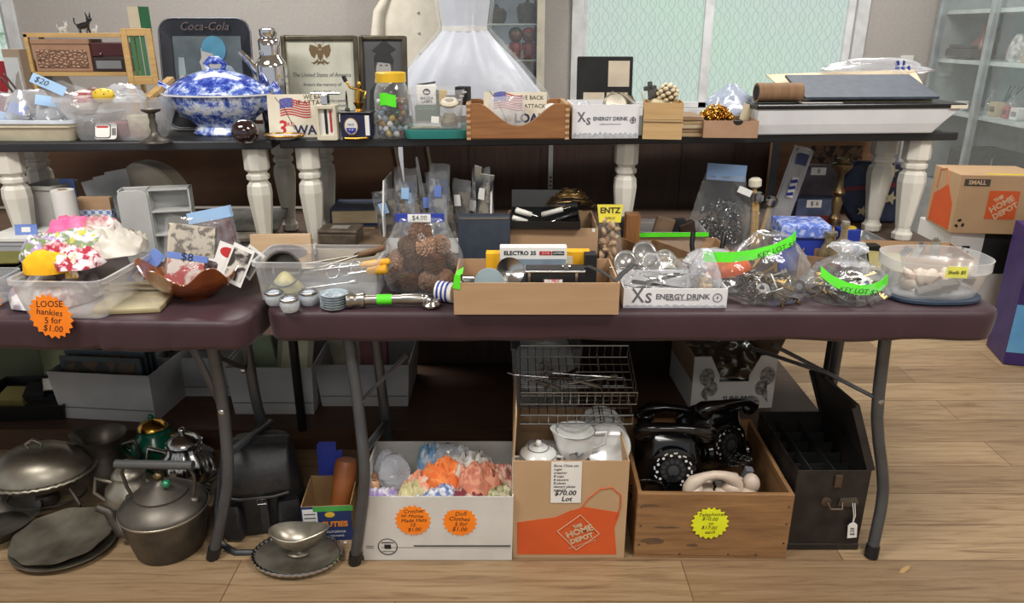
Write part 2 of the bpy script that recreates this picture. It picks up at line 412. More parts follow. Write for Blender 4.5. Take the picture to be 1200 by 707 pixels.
# ================================================================ dark cabinet backs behind
bk = T_('bookcase', 'dark brown wooden cabinet back behind the tables, below the long bench', 'cabinet', (.35, 2.812, PL))
MB().box(-.76, .73, 0, .22, 0, .985).build('carcass', DARKW, bk, bevel=.003)
for x in (-.50, -.23, .04, .30, .5): MB().box(x-.012, x+.012, -.006, 0, .62, .98).build('batten', wood('batten_wood', (58,40,30), (40,28,20), 'z'), bk)
for k, x in enumerate((-.74, -.62)):
    MB().box(-.005, .005, -.012, 0, 0, .42, TR(x, -.003, .57, 0, rad(-8), 0)).build('edge_strip', mat('pale_edge', (118,104,90), .6), bk)
kb = T_('plywood_board', 'wide brown board leaning upright behind the left bench', 'board', (-1.30, 2.815, T+.001))
MB().box(-.80, .87, 0, .02, 0, .325).build('board', mat('brown_board', (92,66,46), .75, rgb2=(72,50,34), scale=3, stretch=(1,1,4)), kb, bevel=.002)
MB().box(-.35, .02, -.003, .0, .27, .30).build('edge_tape', mat('maroon_edge', (66,30,36), .6), kb)
# ================================================================ LIGHT + CAMERA
def area(name, loc, sx, sy, e, rot=(0,0,0), col=(1,.97,.93)):
    l = bpy.data.lights.new(name, 'AREA'); l.shape = 'RECTANGLE'; l.size = sx; l.size_y = sy; l.energy = e; l.color = col
    o = bpy.data.objects.new(name, l); COL.objects.link(o); o.location = loc; o.rotation_euler = rot; return o
for k, (x, y, e) in enumerate(((-1.4, .7, 56), (1.4, .7, 56), (-1.4, 3.3, 46), (1.4, 3.3, 46), (0, -1.6, 40))):
    area('ceiling_lamp', (x, y, 2.72), 1.2, .5, e)
w = bpy.data.worlds.new('room_world'); SC.world = w; w.use_nodes = True
w.node_tree.nodes['Background'].inputs[0].default_value = (.93, .96, 1, 1); w.node_tree.nodes['Background'].inputs[1].default_value = .5
cam = bpy.data.cameras.new('camera'); cam.sensor_width = 36; cam.lens = FP/1200*36; cam.clip_start = .05
co = bpy.data.objects.new('camera', cam); COL.objects.link(co); co.location = (0, 0, CH); co.rotation_euler = (pi/2-PT, 0, 0); SC.camera = co
SC.view_settings.view_transform = 'Standard'; SC.view_settings.look = 'None'; SC.view_settings.gamma = 1; SC.view_settings.exposure = 0; SC.view_settings.use_curve_mapping = False
cy = SC.cycles; cy.use_denoising = True; cy.max_bounces = 8; cy.transparent_max_bounces = 24; cy.diffuse_bounces = 3; cy.glossy_bounces = 4; cy.transmission_bounces = 4
cy.sample_clamp_indirect = 4; cy.caustics_reflective = False; cy.caustics_refractive = False; cy.blur_glossy = .5
# ================================================================ generators
def bagmb(w, d, h, seed, neck=.25, lump=.12, fine=.05, nu=28, nv=16, top=1.0, flat=.8):
    """crumpled bag blob, base centre at origin"""
    L = []
    for j in range(nv+1):
        q = j/nv
        p = flat+(1-flat)*min(1, q/.25) if q < .25 else (1-(1-neck)*((q-.25)/.75)**1.6)
        l = []
        for i in range(nu):
            a = 2*pi*i/nu; c, s_ = cos(a), sin(a)
            f = p*(1+lump*nz3(c*1.6+seed, s_*1.6, q*3)+fine*(1-2*abs(nz3(c*4+seed, s_*4, q*7))))
            l.append((w/2*c*f, d/2*s_*f, max(0, h*q*top+(h*.06*nz3(c*3, s_*3, seed+q) if q > .1 else 0))))
        L.append(l)
    return MB().loft(L)
def pillow(w, h, th, seed, nu=10, nv=12, crumple=.25):
    """upright flat bag / padded sheet: bottom edge centre at origin, faces -y and +y"""
    mb = MB()
    def side(sg):
        def fn(u, v):
            e = (max(0, sin(pi*u))**.5)*(max(0, sin(pi*v))**.5)
            n = nz3(u*4+seed, v*5, sg*2)*crumple+nz3(u*11+seed, v*12, sg)*crumple*.5
            return ((u-.5)*w*(1+.04*nz3(v*4, seed)), sg*th/2*e*(1+n*2), v*h*(1+.03*nz3(u*4, seed+3)))
        return fn
    return mb.grid(side(-1), nu, nv).grid(side(1), nu, nv)
def clothlump(w, d, h, seed, nu=32, nv=24, fold=.35):
    """rumpled cloth heap with a closed flat base at z=0"""
    mb = MB()
    def fn(u, v):
        x, y = u*2-1, v*2-1
        r = min(1, max(abs(x), abs(y)))
        e = (1-r**3)
        n = 1-2*abs(nz3(x*2.1+seed, y*2.1, .3)); n2 = 1-2*abs(nz3(x*5+seed, y*5, 2))
        k = 1/max(1, sqrt(x*x+y*y)/1.02)
        return (x*k*w/2*(1+.12*nz3(y*2, seed)), y*k*d/2*(1+.12*nz3(x*2, seed+4)), max(0, h*e*(1-fold+fold*n*.8+fold*.35*n2)))
    mb.grid(fn, nu, nv); mb.f.append(tuple([i for i in range(nu+1)]+[(j+1)*(nu+1)-1 for j in range(1, nv+1)]+[nv*(nu+1)+i for i in range(nu-1, -1, -1)]+[j*(nu+1) for j in range(nv-1, 0, -1)])[::-1])
    return mb
def card(w, h, t=.001): return MB().box(-w/2, w/2, -t, 0, 0, h)
def starsticker(parent, loc, r, m, lines, size, rot=(0,0,0), n=20, name='price_sticker'):
    p = [((r if i % 2 else r*.86)*cos(pi*i/n), (r if i % 2 else r*.86)*sin(pi*i/n)) for i in range(2*n)]
    o = MB().prism(p, 0, .0012).build(name, m, parent, loc=loc, rot=(pi/2+rot[0], rot[1], rot[2]))
    for k, s in enumerate(lines):
        txt(s, size, INK, o, (0.002*(-1)**k, ((len(lines)-1)/2-k)*size*.92, .0014), (0,0,rad(3*(-1)**k)), 'handwriting', shear=.25)
    return o
def spoon(L, bw, bl, dp, hw=.008):
    """bowl centre at origin, handle along +y"""
    mb = MB()
    mb.grid(lambda u, v: (bw/2*v*cos(2*pi*u), bl/2*v*sin(2*pi*u), dp*(v*v-1)), 20, 5)
    n = 8
    for i in range(n):
        a, b = i/n, (i+1)/n
        f = lambda q: (hw/2*(.45+.55*abs(2*q-1)**1.5), bl/2*.97+q*L, .012*sin(pi*q*.9))
        (wa, ya, za), (wb, yb, zb) = f(a), f(b)
        mb.add([(-wa,ya,za),(wa,ya,za),(wb,yb,zb),(-wb,yb,zb)], [(0,1,2,3)])
    return mb
def fork(L):
    mb = MB(); mb.prism([(-.011,0),(.011,0),(.006,-.03),(.003,-.05),(.004,-L),(-.004,-L),(-.003,-.05),(-.006,-.03)], 0, .0015)
    for k in range(4): mb.box(-.011+k*.0063, -.0078+k*.0063, -.002, .045, 0, .0015)
    return mb
# ================================================================ BACK WALL: dress, jacket, curio cabinet
cc = T_('curio_cabinet', 'cream framed glass curio cabinet behind the white gown', 'cabinet', (-.03, 4.22, 0))
CRM = mat('cream_frame_paint', (206,200,182), .5)
m = MB()
for a, b, c, d in ((-.33,-.29,0,1.95), (.165,.205,0,1.95), (-.29,.165,1.90,1.95), (-.29,.165,0,.62)): m.box(a, b, 0, .04, c, d)
m.build('front_frame', CRM, cc, bevel=.003)
MB().box(-.32, .195, .29, .31, 0, 1.95).box(-.33,-.315,.04,.3,0,1.95).box(.19,.205,.04,.3,0,1.95).build('cabinet_shell', mat('cabinet_back', (196,196,190), .5), cc)
MB().box(-.31, .185, .282, .288, .62, 1.9).build('mirror_back', mat('mirror_glass', (150,156,158), .08, 1), cc)
for z in (1.03, 1.235, 1.42): MB().box(-.315, .19, .05, .28, z-.008, z).build('shelf', mat('glass_shelf_green', (188,204,196), .15), cc)
MB().box(-.29, .165, .015, .02, .62, 1.9).build('glass_door', PANE, cc)
DOLLB = mat('doll_brown', (92,56,36), .4); DOLLR = mat('doll_maroon', (120,32,34), .45)
for k, (x, hm, s) in enumerate(((.05, mat('dark_hair', (44,32,28), .6), 1), (.125, mat('red_cap', (150,40,42), .6), .97))):
    t = T_('doll', 'small brown doll with %s, standing on the curio cabinet shelf' % ('dark hair' if k == 0 else 'a red cap, at the right'), 'doll', (cc.location.x+x, 4.30, 1.236), 0, 'dolls in the curio cabinet')
    MB().lathe([(.016,0),(.026,.01),(.03,.04),(.026,.075),(.014,.092)], 16).build('body', DOLLR, t, smooth=60)
    for sg in (-1, 1): MB().tube([(sg*.024,0,.08),(sg*.034,-.012,.055),(sg*.022,-.026,.045)], .008, 8).build('arm', DOLLR, t, smooth=60)
    h = MB().sphere((0,0,.122), (.036,.034,.036), 16, 12).build('head', DOLLB, t, smooth=60)
    MB().sphere((0,.006,.132), (.038,.035,.034), 16, 10).build('hair', hm, t, smooth=60)
    e = MB()
    for sg in (-1, 1): e.sphere((sg*.013,-.031,.118), .004, 8, 6)
    e.build('eyes', BLACK, h)
WICK = mat('dark_wicker', (84,76,66), .7, rgb2=(50,44,38), scale=90, bump=.6)
for k, (x, r, hh) in enumerate(((-.055, .052, .06), (.115, .055, .085))):
    b = T_('basket', ('low woven basket' if k == 0 else 'tall dark woven basket with a lid') + ' on the upper curio cabinet shelf', 'basket', (cc.location.x+x, 4.36, 1.421), 0, 'baskets in the curio cabinet')
    MB().lathe([(r*.75,0),(r*.95,hh*.4),(r,hh*.85),(r*1.05,hh),(r*.9,hh),(r*.7,.01)], 20).build('body', WICK, b)
    MB().lathe([(r*.95,hh+.001),(r*.85,hh+.014),(r*.2,hh+.022),(.006,hh+.024),(.01,hh+.036),(.002,hh+.04)], 20).build('lid', WICK, b)
    MB().tube([(sx*r*cos(a), 0, hh*.8+.03*sin(a)) for sx in (1,) for a in [pi*i/10 for i in range(11)]], .004, 6).build('handle', WICK, b)
GOWN = mat('white_satin', (210,214,224), .8, rgb2=(198,203,215), scale=4, sheen=.3)
def gown_ring(z, rx, ry, amp, k, ph): return [(rx*cos(a)*(1+amp*sin(k*a+ph)+amp*.6*sin(k*1.7*a+1)), ry*sin(a)*(1+amp*sin(k*a+ph)), z) for a in [2*pi*i/96 for i in range(96)]]
gx = at(546, 60, 4.02).x
g = T_('hanging_gown', 'white bridal gown with a full skirt hanging on the back wall', 'dress', (gx, 3.95, 0))
zw = at(546, 34, 4.0).z
MB().loft([gown_ring(zw-.95,.46,.15,.05,15,2), gown_ring(zw-.6,.44,.15,.055,15,1.6), gown_ring(zw-.42,.40,.145,.05,15,1), gown_ring(zw-.3,.36,.14,.05,15,.6), gown_ring(zw-.16,.25,.12,.045,15,.3), gown_ring(zw-.05,.145,.09,.03,15,.2), gown_ring(zw,.108,.075,.02,15,0)]).build('skirt', GOWN, g, smooth=60)
MB().loft([gown_ring(zw-.005,.108,.076,.01,12,0), gown_ring(zw+.12,.125,.085,.015,12,0), gown_ring(zw+.3,.15,.09,.02,12,0), gown_ring(zw+.42,.13,.07,.02,12,0)]).build('bodice', GOWN, g, smooth=60)
MB().loft([gown_ring(zw-.012,.113,.08,.01,12,0), gown_ring(zw+.012,.113,.08,.01,12,0)]).build('waist_ribbon', mat('satin_ribbon', (238,236,232), .35), g, smooth=60)
MB().tube([(.07*cos(a)+.0, .0+.03, zw+.42+.10*sin(a)) for a in [pi*i/12 for i in range(13)]], .012, 8).build('straps', GOWN, g, smooth=60)
MB().loft([gown_ring(zw-.50,.47,.165,.03,9,2), gown_ring(zw-.3,.40,.155,.03,9,2), gown_ring(zw-.12,.24,.13,.03,9,1), gown_ring(zw+.0,.13,.095,.03,9,0), gown_ring(zw+.3,.165,.10,.03,9,0)], None, False, False).build('plastic_cover', clear('garment_film', body=.04, edge=.24, rough=.28, bump=.5, scale=9), g, smooth=60)
jx = at(487, 60, 4.1).x
j = T_('hanging_jacket', 'cream short-sleeved buttoned jacket hanging left of the white gown', 'jacket', (jx, 4.16, 0))
zj = at(487, 0, 4.16).z
CRMC = mat('cream_linen', (222,216,200), .75, rgb2=(210,203,186), scale=14, bump=.15, sheen=.2)
MB().loft([gown_ring(zj-.62,.20,.05,.02,7,0), gown_ring(zj-.35,.185,.05,.02,7,0), gown_ring(zj-.15,.18,.05,.015,7,0), gown_ring(zj-.0,.175,.05,.01,7,0), gown_ring(zj+.06,.10,.04,.01,7,0), gown_ring(zj+.075,.05,.03,0,7,0)]).build('body', CRMC, j, smooth=60)
for sg in (-1, 1):
    MB().tube([(sg*.13,0,zj+.02),(sg*.185,0,zj-.06),(sg*.205,0,zj-.19)], [.05,.058,.062], 12, flat=.6).build('sleeve', CRMC, j, smooth=60)
for k in range(5): MB().sphere((.02,-.053,zj-.06-.1*k), (.008,.004,.008), 10, 6).build('button', mat('pearl_button', (200,196,186), .3), j, smooth=60)
MB().prism([(-.05,.03),(0,-.02),(.05,.03),(.04,.045),(0,.005),(-.04,.045)], -.004, .004, TR(0, -.05, zj+.03, pi/2)).build('collar', CRMC, j)
MB().tube([(-.13,0,zj+.03),(0,0,zj+.1),(.13,0,zj+.03)], .006, 8).tube([(0,0,zj+.1),(0,0,zj+.15),(.02,0,zj+.17),(.03,0,zj+.15)], .003, 6).build('coat_hanger', PINE, j)
rl = tag(MB().tube([(-.95,WY-.39,zj+.176),(.45,WY-.39,zj+.176)], .012, 10).box(-.93,-.91,WY-.39,WY,zj+.166,zj+.186).box(.41,.43,WY-.39,WY,zj+.166,zj+.186).build('garment_rail', SILVER, smooth=40), 'thin metal garment rail on the back wall above the gown', 'rail')
# display cabinet at the right wall
gc = T_('display_cabinet', 'tall glass display cabinet with white shelves at the right wall', 'cabinet', (2.42, 3.3, 0))
ALU = mat('aluminium', (196,204,206), .3, .6)
m = MB()
for y in (0, .68, 1.17): m.box(-.015, .02, y, y+.03, 0, 2.1)
m.box(-.015, .02, 0, 1.2, 2.07, 2.1).box(-.015, .39, 0, 1.2, .0, .55).box(.36,.39,0,1.2,.55,2.1).box(-.015,.02,0,1.2,.55,.58)
m.build('cabinet_frame', ALU, gc, bevel=.002)
MB().box(.345,.358,0.03,1.17,.56,2.07).box(.02,.345,1.172,1.482,.56,2.07).build('back_panel', mat('cabinet_grey', (166,176,178), .4), gc)
for z in (.965, 1.235, 1.49): MB().box(.022, .345, .03, 1.17, z-.02, z).build('shelf', mat('pale_shelf', (208,222,220), .3), gc)
for y, e in ((.03,.68), (.71,1.17)): MB().box(-.004, .002, y, e, .58, 2.07).build('glass_door', PANE, gc)
def shelfthing(name, label, cat, prof, m, y, x, z, n=18, **k):
    return solo(name, MB().lathe(prof, n, **k), m, label, cat, (2.42+x, 3.0+y, z+.001), smooth=50)
cz = 1.236
pt = T_('pitcher', 'dark red pitcher on the upper shelf of the display cabinet', 'pitcher', (2.58, 4.30, cz))
RW = mat('red_brown_glaze', (128,70,60), .35)
MB().lathe([(.045,0),(.07,.03),(.06,.08),(.028,.12),(.024,.16),(.034,.18),(.028,.18),(.02,.12)], 20).build('body', RW, pt, smooth=60)
MB().tube([(.03,0,.165),(.075,0,.15),(.08,0,.1),(.06,0,.06)], .007, 8).build('handle', RW, pt, smooth=60)
solo('model_bus', MB().box(-.03,.03,-.12,.12,0.008,.055).box(-.026,.026,-.1,.1,.055,.075).box(-.032,.032,-.09,-.06,0,.02).box(-.032,.032,.06,.09,0,.02), mat('dark_toy', (70,62,56), .5), 'dark model car in front of the red pitcher in the display cabinet', 'toy', (2.49, 4.33, cz), bevel=.008)
solo('figurine', bagmb(.08, .1, .13, 4, .4, .3, .2), mat('porcelain_grey', (206,206,202), .3, rgb2=(120,116,112), scale=30), 'white and grey animal figurine on the upper display cabinet shelf', 'figurine', (2.52, 3.90, cz), smooth=50)
solo('gift_box', MB().box(-.04,.04,-.04,.04,0,.055), mat('tan_card', (186,158,116), .7), 'small tan box at the right end of the upper display cabinet shelf', 'box', (2.52, 3.76, cz), bevel=.003)
cz = .966
for k, (y, x, nm, lb, bx, cl) in enumerate(((.97,.10,'souvenir_box','cream souvenir box with dark sticks rising behind it, on the lower cabinet shelf',(.05,.06,.07),(206,190,150)), (.86,.09,'souvenir_tin','small red and white tin on the lower cabinet shelf',(.035,.045,.06),(176,96,90)), (.76,.08,'souvenir_card','white printed card box at the frame edge on the lower cabinet shelf',(.05,.06,.06),(222,226,222)))):
    t = T_(nm, lb, 'box', (2.42+x, 3.0+y, cz)); w_, d_, h_ = bx
    MB().box(-w_/2,w_/2,-d_/2,d_/2,0,h_).build('carton', mat(nm+'_c', cl, .6), t, bevel=.002)
    MB().box(-w_/2-.001,-w_/2,-d_/2*.7,d_/2*.7,h_*.3,h_*.7).build('front_print', mat(nm+'_p', tuple(c*.6 for c in cl), .6), t)
tea = T_('teacup', 'white cup on the lower shelf beside the cabinet frame', 'cup', (2.50, 4.25, cz))
MB().lathe([(.02,0),(.03,.01),(.036,.05),(.033,.05),(.026,.012)], 20).build('cup_body', WHITE, tea, smooth=60)
MB().tube([(0,-.034,.042),(0,-.055,.036),(0,-.05,.016),(0,-.032,.016)], .004, 8).build('handle', WHITE, tea, smooth=60)
stk = T_('drumsticks', 'bundle of dark sticks standing on the lower cabinet shelf', 'sticks', (2.58, 4.04, cz))
for k in range(4): MB().tube([(0,.01*k,0),(.01*k,-.05-.02*k,.15)], .005, 6).build('stick', DARKW, stk)
for k, (y, h) in enumerate(((1.10,.11), (.92,.13))):
    b = T_('glass_bottle', 'clear glass bottle on the lower cabinet shelf, %s' % ('nearer the middle post' if k == 0 else 'beside the cream souvenir box'), 'bottle', (2.56, 3+y, cz))
    MB().lathe([(.02,0),(.024,.01),(.024,h*.6),(.009,h*.75),(.009,h),(.006,h),(.006,h*.75),(.02,h*.58),(.02,.012)], 16).build('bottle_body', GLASS, b, smooth=50)
    MB().lathe([(.006,h-.01),(.006,h+.002),(.01,h+.004),(.01,h+.014)], 12).build('stopper', GLASS, b)
bk1 = solo('black_case', MB().box(-.12,.12,-.15,.15,0,.22).tube([(-.122,-.06,.15),(-.145,-.04,.15),(-.145,.04,.15),(-.122,.06,.15)], .006, 6), BLACKM, 'black case on the bottom of the display cabinet', 'case', (2.6, 4.1, .551), bevel=.01)
sl = T_('silver_lamp', 'small silver stand with a black top in the bottom of the cabinet', 'stand', (2.54, 3.95, .551))
MB().lathe([(.03,0),(.03,.006),(.006,.02),(.008,.1),(.005,.2)], 14).build('stand_stem', SILVER, sl, smooth=50)
MB().box(-.02,.02,-.03,.03,.2,.235).build('head', BLACK, sl, bevel=.004)
# ================================================================ SHELF TOP (benches), left to right
# -- pine rack with boxes at the back left
X, D, W, H = fit(50, 164, 150, 40, B, 2.35)
rk = T_('pine_rack', 'open pine rack holding a carved box, standing at the back left', 'rack', (X, D, B+.001))
zr = at(100, 84, D).z-B
for a in (-W/2, W/2-.012):
    for b in (0, .075): MB().box(a, a+.012, b, b+.012, 0, H).build('rack_post', PINE, rk, bevel=.001)
for z in (zr-.014, H-.01): MB().box(-W/2, W/2, 0, .087, z, z+.012).build('rack_shelf', PINE, rk, bevel=.001)
def carved():
    t = NT('carved_cedar'); v = t.coords((1, 1, 1.4)); n = t.n('ShaderNodeTexVoronoi', feature='DISTANCE_TO_EDGE', i={'Vector': v, 'Scale': 78}).outputs[0]
    c = t.ramp(n, [(.02, (92,62,46)), (.2, (176,138,112))])
    return t.done(t.pbr(Base_Color=c, Roughness=.6, Normal=t.bump(n, .8, .01)))
def inrack(x0, x1, yb, yt):
    a = fit(x0, x1, yb, yt, B, D+.01); return a[0], a[2], a[3]
x_, w_, h_ = inrack(59, 123, 82, 46)
cb = T_('carved_box', 'carved cedar keepsake box on the pine rack', 'box', (x_, D+.004, B+zr))
MB().box(-w_/2, w_/2, 0, .075, 0, h_-zr-.014).build('box_body', mat('cedar', (168,130,104), .6, rgb2=(146,110,86)), cb, bevel=.002)
MB().box(-w_/2-.003, w_/2+.003, -.003, .078, h_-zr-.014, h_-zr).build('lid', mat('cedar', (0,0,0)), cb, bevel=.002)
MB().box(-w_/2+.01, w_/2-.01, -.003, 0, .012, h_-zr-.03).build('carved_panel', carved(), cb)
x_, w_, h_ = inrack(124, 162, 82, 49)
db = T_('jewellery_box', 'dark brown lacquered box beside the carved box on the rack', 'box', (x_, D+.006, B+zr))
hh = (h_-zr)/2
MB().box(-w_/2, w_/2, 0, .07, 0, hh*.95).build('lower_drawer', mat('dark_lacquer', (48,32,28), .35), db, bevel=.002)
MB().box(-w_/2, w_/2, 0, .07, hh, hh*1.95).build('upper_tray', mat('maroon_lacquer', (74,30,32), .3), db, bevel=.003)
MB().box(-w_/2*.8, w_/2*.7, -.002, 0, hh*.2, hh*.75).build('metal_plate', mat('grey_plate', (150,150,150), .4, .6), db)
MB().sphere((-w_/2*.4, -.003, hh*1.2), .004, 8, 6).build('clasp', SILVER, db)
zt_ = B+H+.003
def glass_animal(px, py0, py1, label, mm, seed):
    p = at(px, py0, D+.03); h = at(px, py1, D+.03).z-zt_
    t = T_('animal_figurine', label, 'figurine', (p.x, D+.035, zt_), 0, 'animal figurines on the rack')
    w = h*.55
    MB().tube([(-w*.5,0,h*.3),(0,0,h*.34),(w*.45,0,h*.42)], [h*.13,h*.17,h*.14], 10).build('body', mm, t, smooth=60)
    for x in (-w*.42, -w*.34, w*.34, w*.42): MB().tube([(x, .006*(1 if x in (-w*.42, w*.42) else -1), 0), (x, 0, h*.35)], h*.05, 6).build('leg', mm, t, smooth=60)
    hd = MB().sphere((w*.62,0,h*.66), (h*.15,h*.12,h*.14), 10, 8).tube([(w*.4,0,h*.42),(w*.6,0,h*.64)], h*.1, 8).build('head', mm, t, smooth=60)
    for sg in (-1, 1): MB().tube([(w*.58+sg*h*.07,0,h*.76),(w*.58+sg*h*.12,0,h*1.0)], [h*.06,h*.012], 6).build('ear', mm, t, smooth=60)
    MB().tube([(-w*.55,0,h*.34),(-w*.8,0,h*.5),(-w*.75,0,h*.72)], h*.035, 6).build('tail', mm, t, smooth=60)
GLF = clear('figurine_glass', (226,232,232), body=.3, edge=.8, rough=.05)
glass_animal(73, 38, 24, 'small clear glass animal at the left on top of the pine rack', GLF, 1)
glass_animal(98, 38, 14, 'black cat figurine, tallest on top of the pine rack', mat('black_ceramic', (34,34,36), .25), 2)
glass_animal(110, 38, 28, 'small clear glass animal right of the black cat on the rack', GLF, 3)
# leaning pine frame with green backing, green and white carton above
p0 = at(172, 95, 2.33)
pf = T_('wooden_lattice', 'pine wooden frame with green strips leaning at the right of the rack', 'frame', (p0.x, 2.31, B+.001), rad(12))
z0, z1 = at(172, 95, 2.33).z-B, at(172, 34, 2.33).z-B
q = .033
m = MB()
for a, b, c, d in ((-.042,-.026,0,z1), (.026,.042,0,z1), (-.026,.026,z1-.02,z1), (-.026,.026,z0-.01,z0+.015)): m.box(a, b, 0, .012, c, d)
m.build('frame_body', PINE, pf, bevel=.001)
for k in range(3): MB().box(-.02+k*.0145, -.009+k*.0145, .004, .008, z0, z1-.02).build('green_strip', mat('green_strip', (60,110,70), .5), pf)
pc = T_('narrow_carton', 'narrow open carton with a green side standing on the rack', 'box', (at(153, 38, 2.33).x, 2.365, zt_+.001), rad(-20))
m = MB().obox(.042, .04, .073, .002); m.build('carton_body', mat('cream_carton', (206,196,170), .7), pc)
MB().box(.0215, .0225, 0, .04, 0, .073).build('green_side', mat('green_print', (40,110,66), .5), pc)
# far left clutter behind the tray
X, D, W, H = fit(-14, 24, 150, 72, B, 2.36)
bo = T_('red_book', 'red book standing at the far left behind the flatware tray', 'book', (X, D, B+.001), 0)
MB().box(-W/2, W/2, 0, .02, 0, H).box(-W/2,W/2,.02,.03,0.0,H).build('cover', mat('red_cover', (150,30,40), .5), bo, bevel=.001)
MB().box(-W/2+.003, W/2+.001, .004, .026, .002, H+.001).build('pages', CREAM, bo)
MB().box(-.006,.014,-.012,-.004,H*.3,H*1.15, TR(ry=rad(25))).build('paper_strip', CREAM, bo)
X, D, W, H = fit(20, 44, 150, 58, B, 2.33)
pk = T_('blister_pack', 'small carton with a clear window leaning behind the flatware tray', 'box', (X, D, B+.001), rad(-14))
MB().box(-W/2, W/2, 0, .03, 0, H).build('carton', mat('tan_carton', (158,140,120), .6), pk, bevel=.001)
MB().box(-W/2+.005, W/2-.005, -.004, -.0, H*.45, H*.9).build('window_film', clear('window_film', body=.5, edge=.7, bump=.5), pk)
MB().box(-W/2+.003, W/2-.003, -.002, -.0, .0, H*.33).build('black_print', BLACK, pk)
pl = T_('plate', 'white plate leaning on edge behind the small carton', 'plate', (at(45,80,2.39).x, 2.39, B+.105), 0)
MB().lathe([(.004,0),(.06,.002),(.1,.014),(.1,.018),(.06,.006),(.004,.004)], 32, m=TR(0,0,0,rad(80),0,rad(70))).build('plate_body', mat('old_plate', (190,182,176), .3), pl, smooth=40)
for k, (a, b, c, d) in enumerate(((2,92,20,108), (6,88,28,110))):
    p, r_ = at(a, b, 2.27), at(c, d, 2.24)
    o = T_('pen', 'thin dark pen sticking up at the far left, %s' % ('lower one' if k == 0 else 'upper one'), 'pen', r_, 0)
    MB().tube([(0,0,-.02), p-r_], .003, 8).build('barrel', DARKW, o, smooth=50)
    MB().tube([(p-r_)*1.0, (p-r_)*1.12], [.003,.0006], 8).build('tip', SILVER, o)
# flatware tray
X, D, W, H = fit(-44, 83, 167, 141, B)
ft = T_('enamel_tray', 'cream enamel tray of bagged flatware at the far left of the shelf', 'tray', (X, D+.004, B+.001))
MB().tub(W+.02, .3, H-.01, .018, .02, .003, .004).build('tray_body', mat('cream_enamel', (226,218,190), .35), ft, smooth=40)
MB().loft([lift(rrect(W+.03, .31, .02, 4, 0, .15), H-.011), lift(rrect(W+.03, .31, .02, 4, 0, .15), H-.002), lift(rrect(W+.01, .29, .018, 4, 0, .15), H-.002), lift(rrect(W+.01, .29, .018, 4, 0, .15), H-.011)]).build('rim', mat('blue_white_rim', (216,226,236), .35), ft, smooth=40)
for k, (px, py, w, d, h, rz, lb) in enumerate(((10, 125, .13, .16, .075, .2, 'clear bag of cutlery at the far left of the tray'), (44, 122, .12, .15, .085, -.3, 'clear bag with a blue tag in the middle of the flatware tray'), (66, 128, .10, .14, .06, .4, 'clear bag of cutlery at the right end of the flatware tray'))):
    p = at(px, 140, D+.14)
    o = T_('bag_of_cutlery', lb, 'bag', (p.x, D+.13, B+H-.045), rz, 'bags of cutlery in the tray')
    bagmb(w, d, h+.03, k*3.3, .5).build('plastic_bag', BAG2, o, smooth=60)
    MB().box(-.032, .032, -.001, 0, 0, .03, TR(-.0, -.06, .035+.02*k, rad(-30), rad(12), 0)).build('blue_tag', PALEB if k != 1 else BLUEL, o)
for k in range(7):
    p = at(6+11*k, 140, D+.1+.012*k)
    sp = solo('teaspoon' if k % 2 else 'table_fork', spoon(.09,.03,.045,.006) if k % 2 else fork(.12), SILVER, 'silver %s inside the bags on the flatware tray' % ('spoon' if k % 2 else 'fork'), 'spoon' if k % 2 else 'fork', (p.x, p.y, B+.02+.005*k), (rad(10), rad(12*(k-3)), k*1.9), 'flatware in the enamel tray', smooth=60, solid=.001)
# clear bin with yellow ball
X, D, W, H = fit(61, 187, 168, 116, B)
ch = T_('plastic_bin', 'clear plastic bin with a yellow spotted ball on top, left of the tureen', 'bin', (X, D+.005, B+.001), rad(-2))
MB().tub(W, .19, H, .042, .035, .002, .004).build('bin_body', TUBC, ch, smooth=40)
lb = MB().prism(rrect(.062, .045, .008, 4), 0, .001).build('label', WHITE, ch, loc=(-.012, .026, .028), rot=(rad(90-19), 0, 0))
MB().prism(rrect(.046, .041, .008, 4), 0, .0006).build('label_border', BLACK, lb, loc=(-.008, 0, .0008))
MB().prism(rrect(.041, .036, .007, 4), 0, .0006).build('label_face', WHITE, lb, loc=(-.008, 0, .0014))
MB().box(-.016,.016,-.003,.003,0,.0004).build('red_lettering', RED, lb, loc=(-.008, .011, .002))
for k in range(7): MB().box(0,.0008+.0006*(k%2),-.012,.008,0,.0004).build('barcode', INK, lb, loc=(.0175+.0018*k, 0, .001))
zc = B+H
def bit(name, label, cat, mb, mm, px, py, Dd, rot=(0,0,0), sm=60, z=None, **k):
    p = at(px, py, Dd); 
    if z is not None: p.z = z
    return solo(name, mb, mm, label, cat, p, rot, smooth=sm, **k)
yb = T_('pomander_ball', 'yellow ball with small dark spots on top of the clear bin', 'ball', at(122, 112, D+.09))
MB().sphere((0,0,0), (.031,.028,.02), 18, 12).build('ball_body', mat('lemon_yellow', (232,196,48), .5), yb, smooth=60)
m = MB()
for k in range(14): m.sphere((.030*cos(k*2.4)*sin(.4+.09*k), .027*sin(k*2.4)*sin(.4+.09*k), .0195*cos(.4+.09*k)), .0022, 6, 4)
m.build('dark_spots', BLACKM, yb)
bit('toy_ball', 'dark red and white striped ball under the price card in the clear bin', 'ball', MB().sphere((0,0,0), .035, 18, 12), mat('red_white_ball', (150,40,46), .4, rgb2=(225,220,214), scale=5, lo=.48, hi=.52, stretch=(.2,.2,6)), 100, 120, D+.1)
bit('brown_ball', 'brown wooden ball beside the yellow ball in the clear bin', 'ball', MB().sphere((0,0,0), .026, 16, 10), mat('ball_brown', (112,74,52), .5), 111, 113, D+.13)
pg = T_('price_bag', 'clear bag with a pale blue price card at the left of the clear bin', 'bag', (at(82, 120, D+.08).x, D+.06, B+.03), .2)
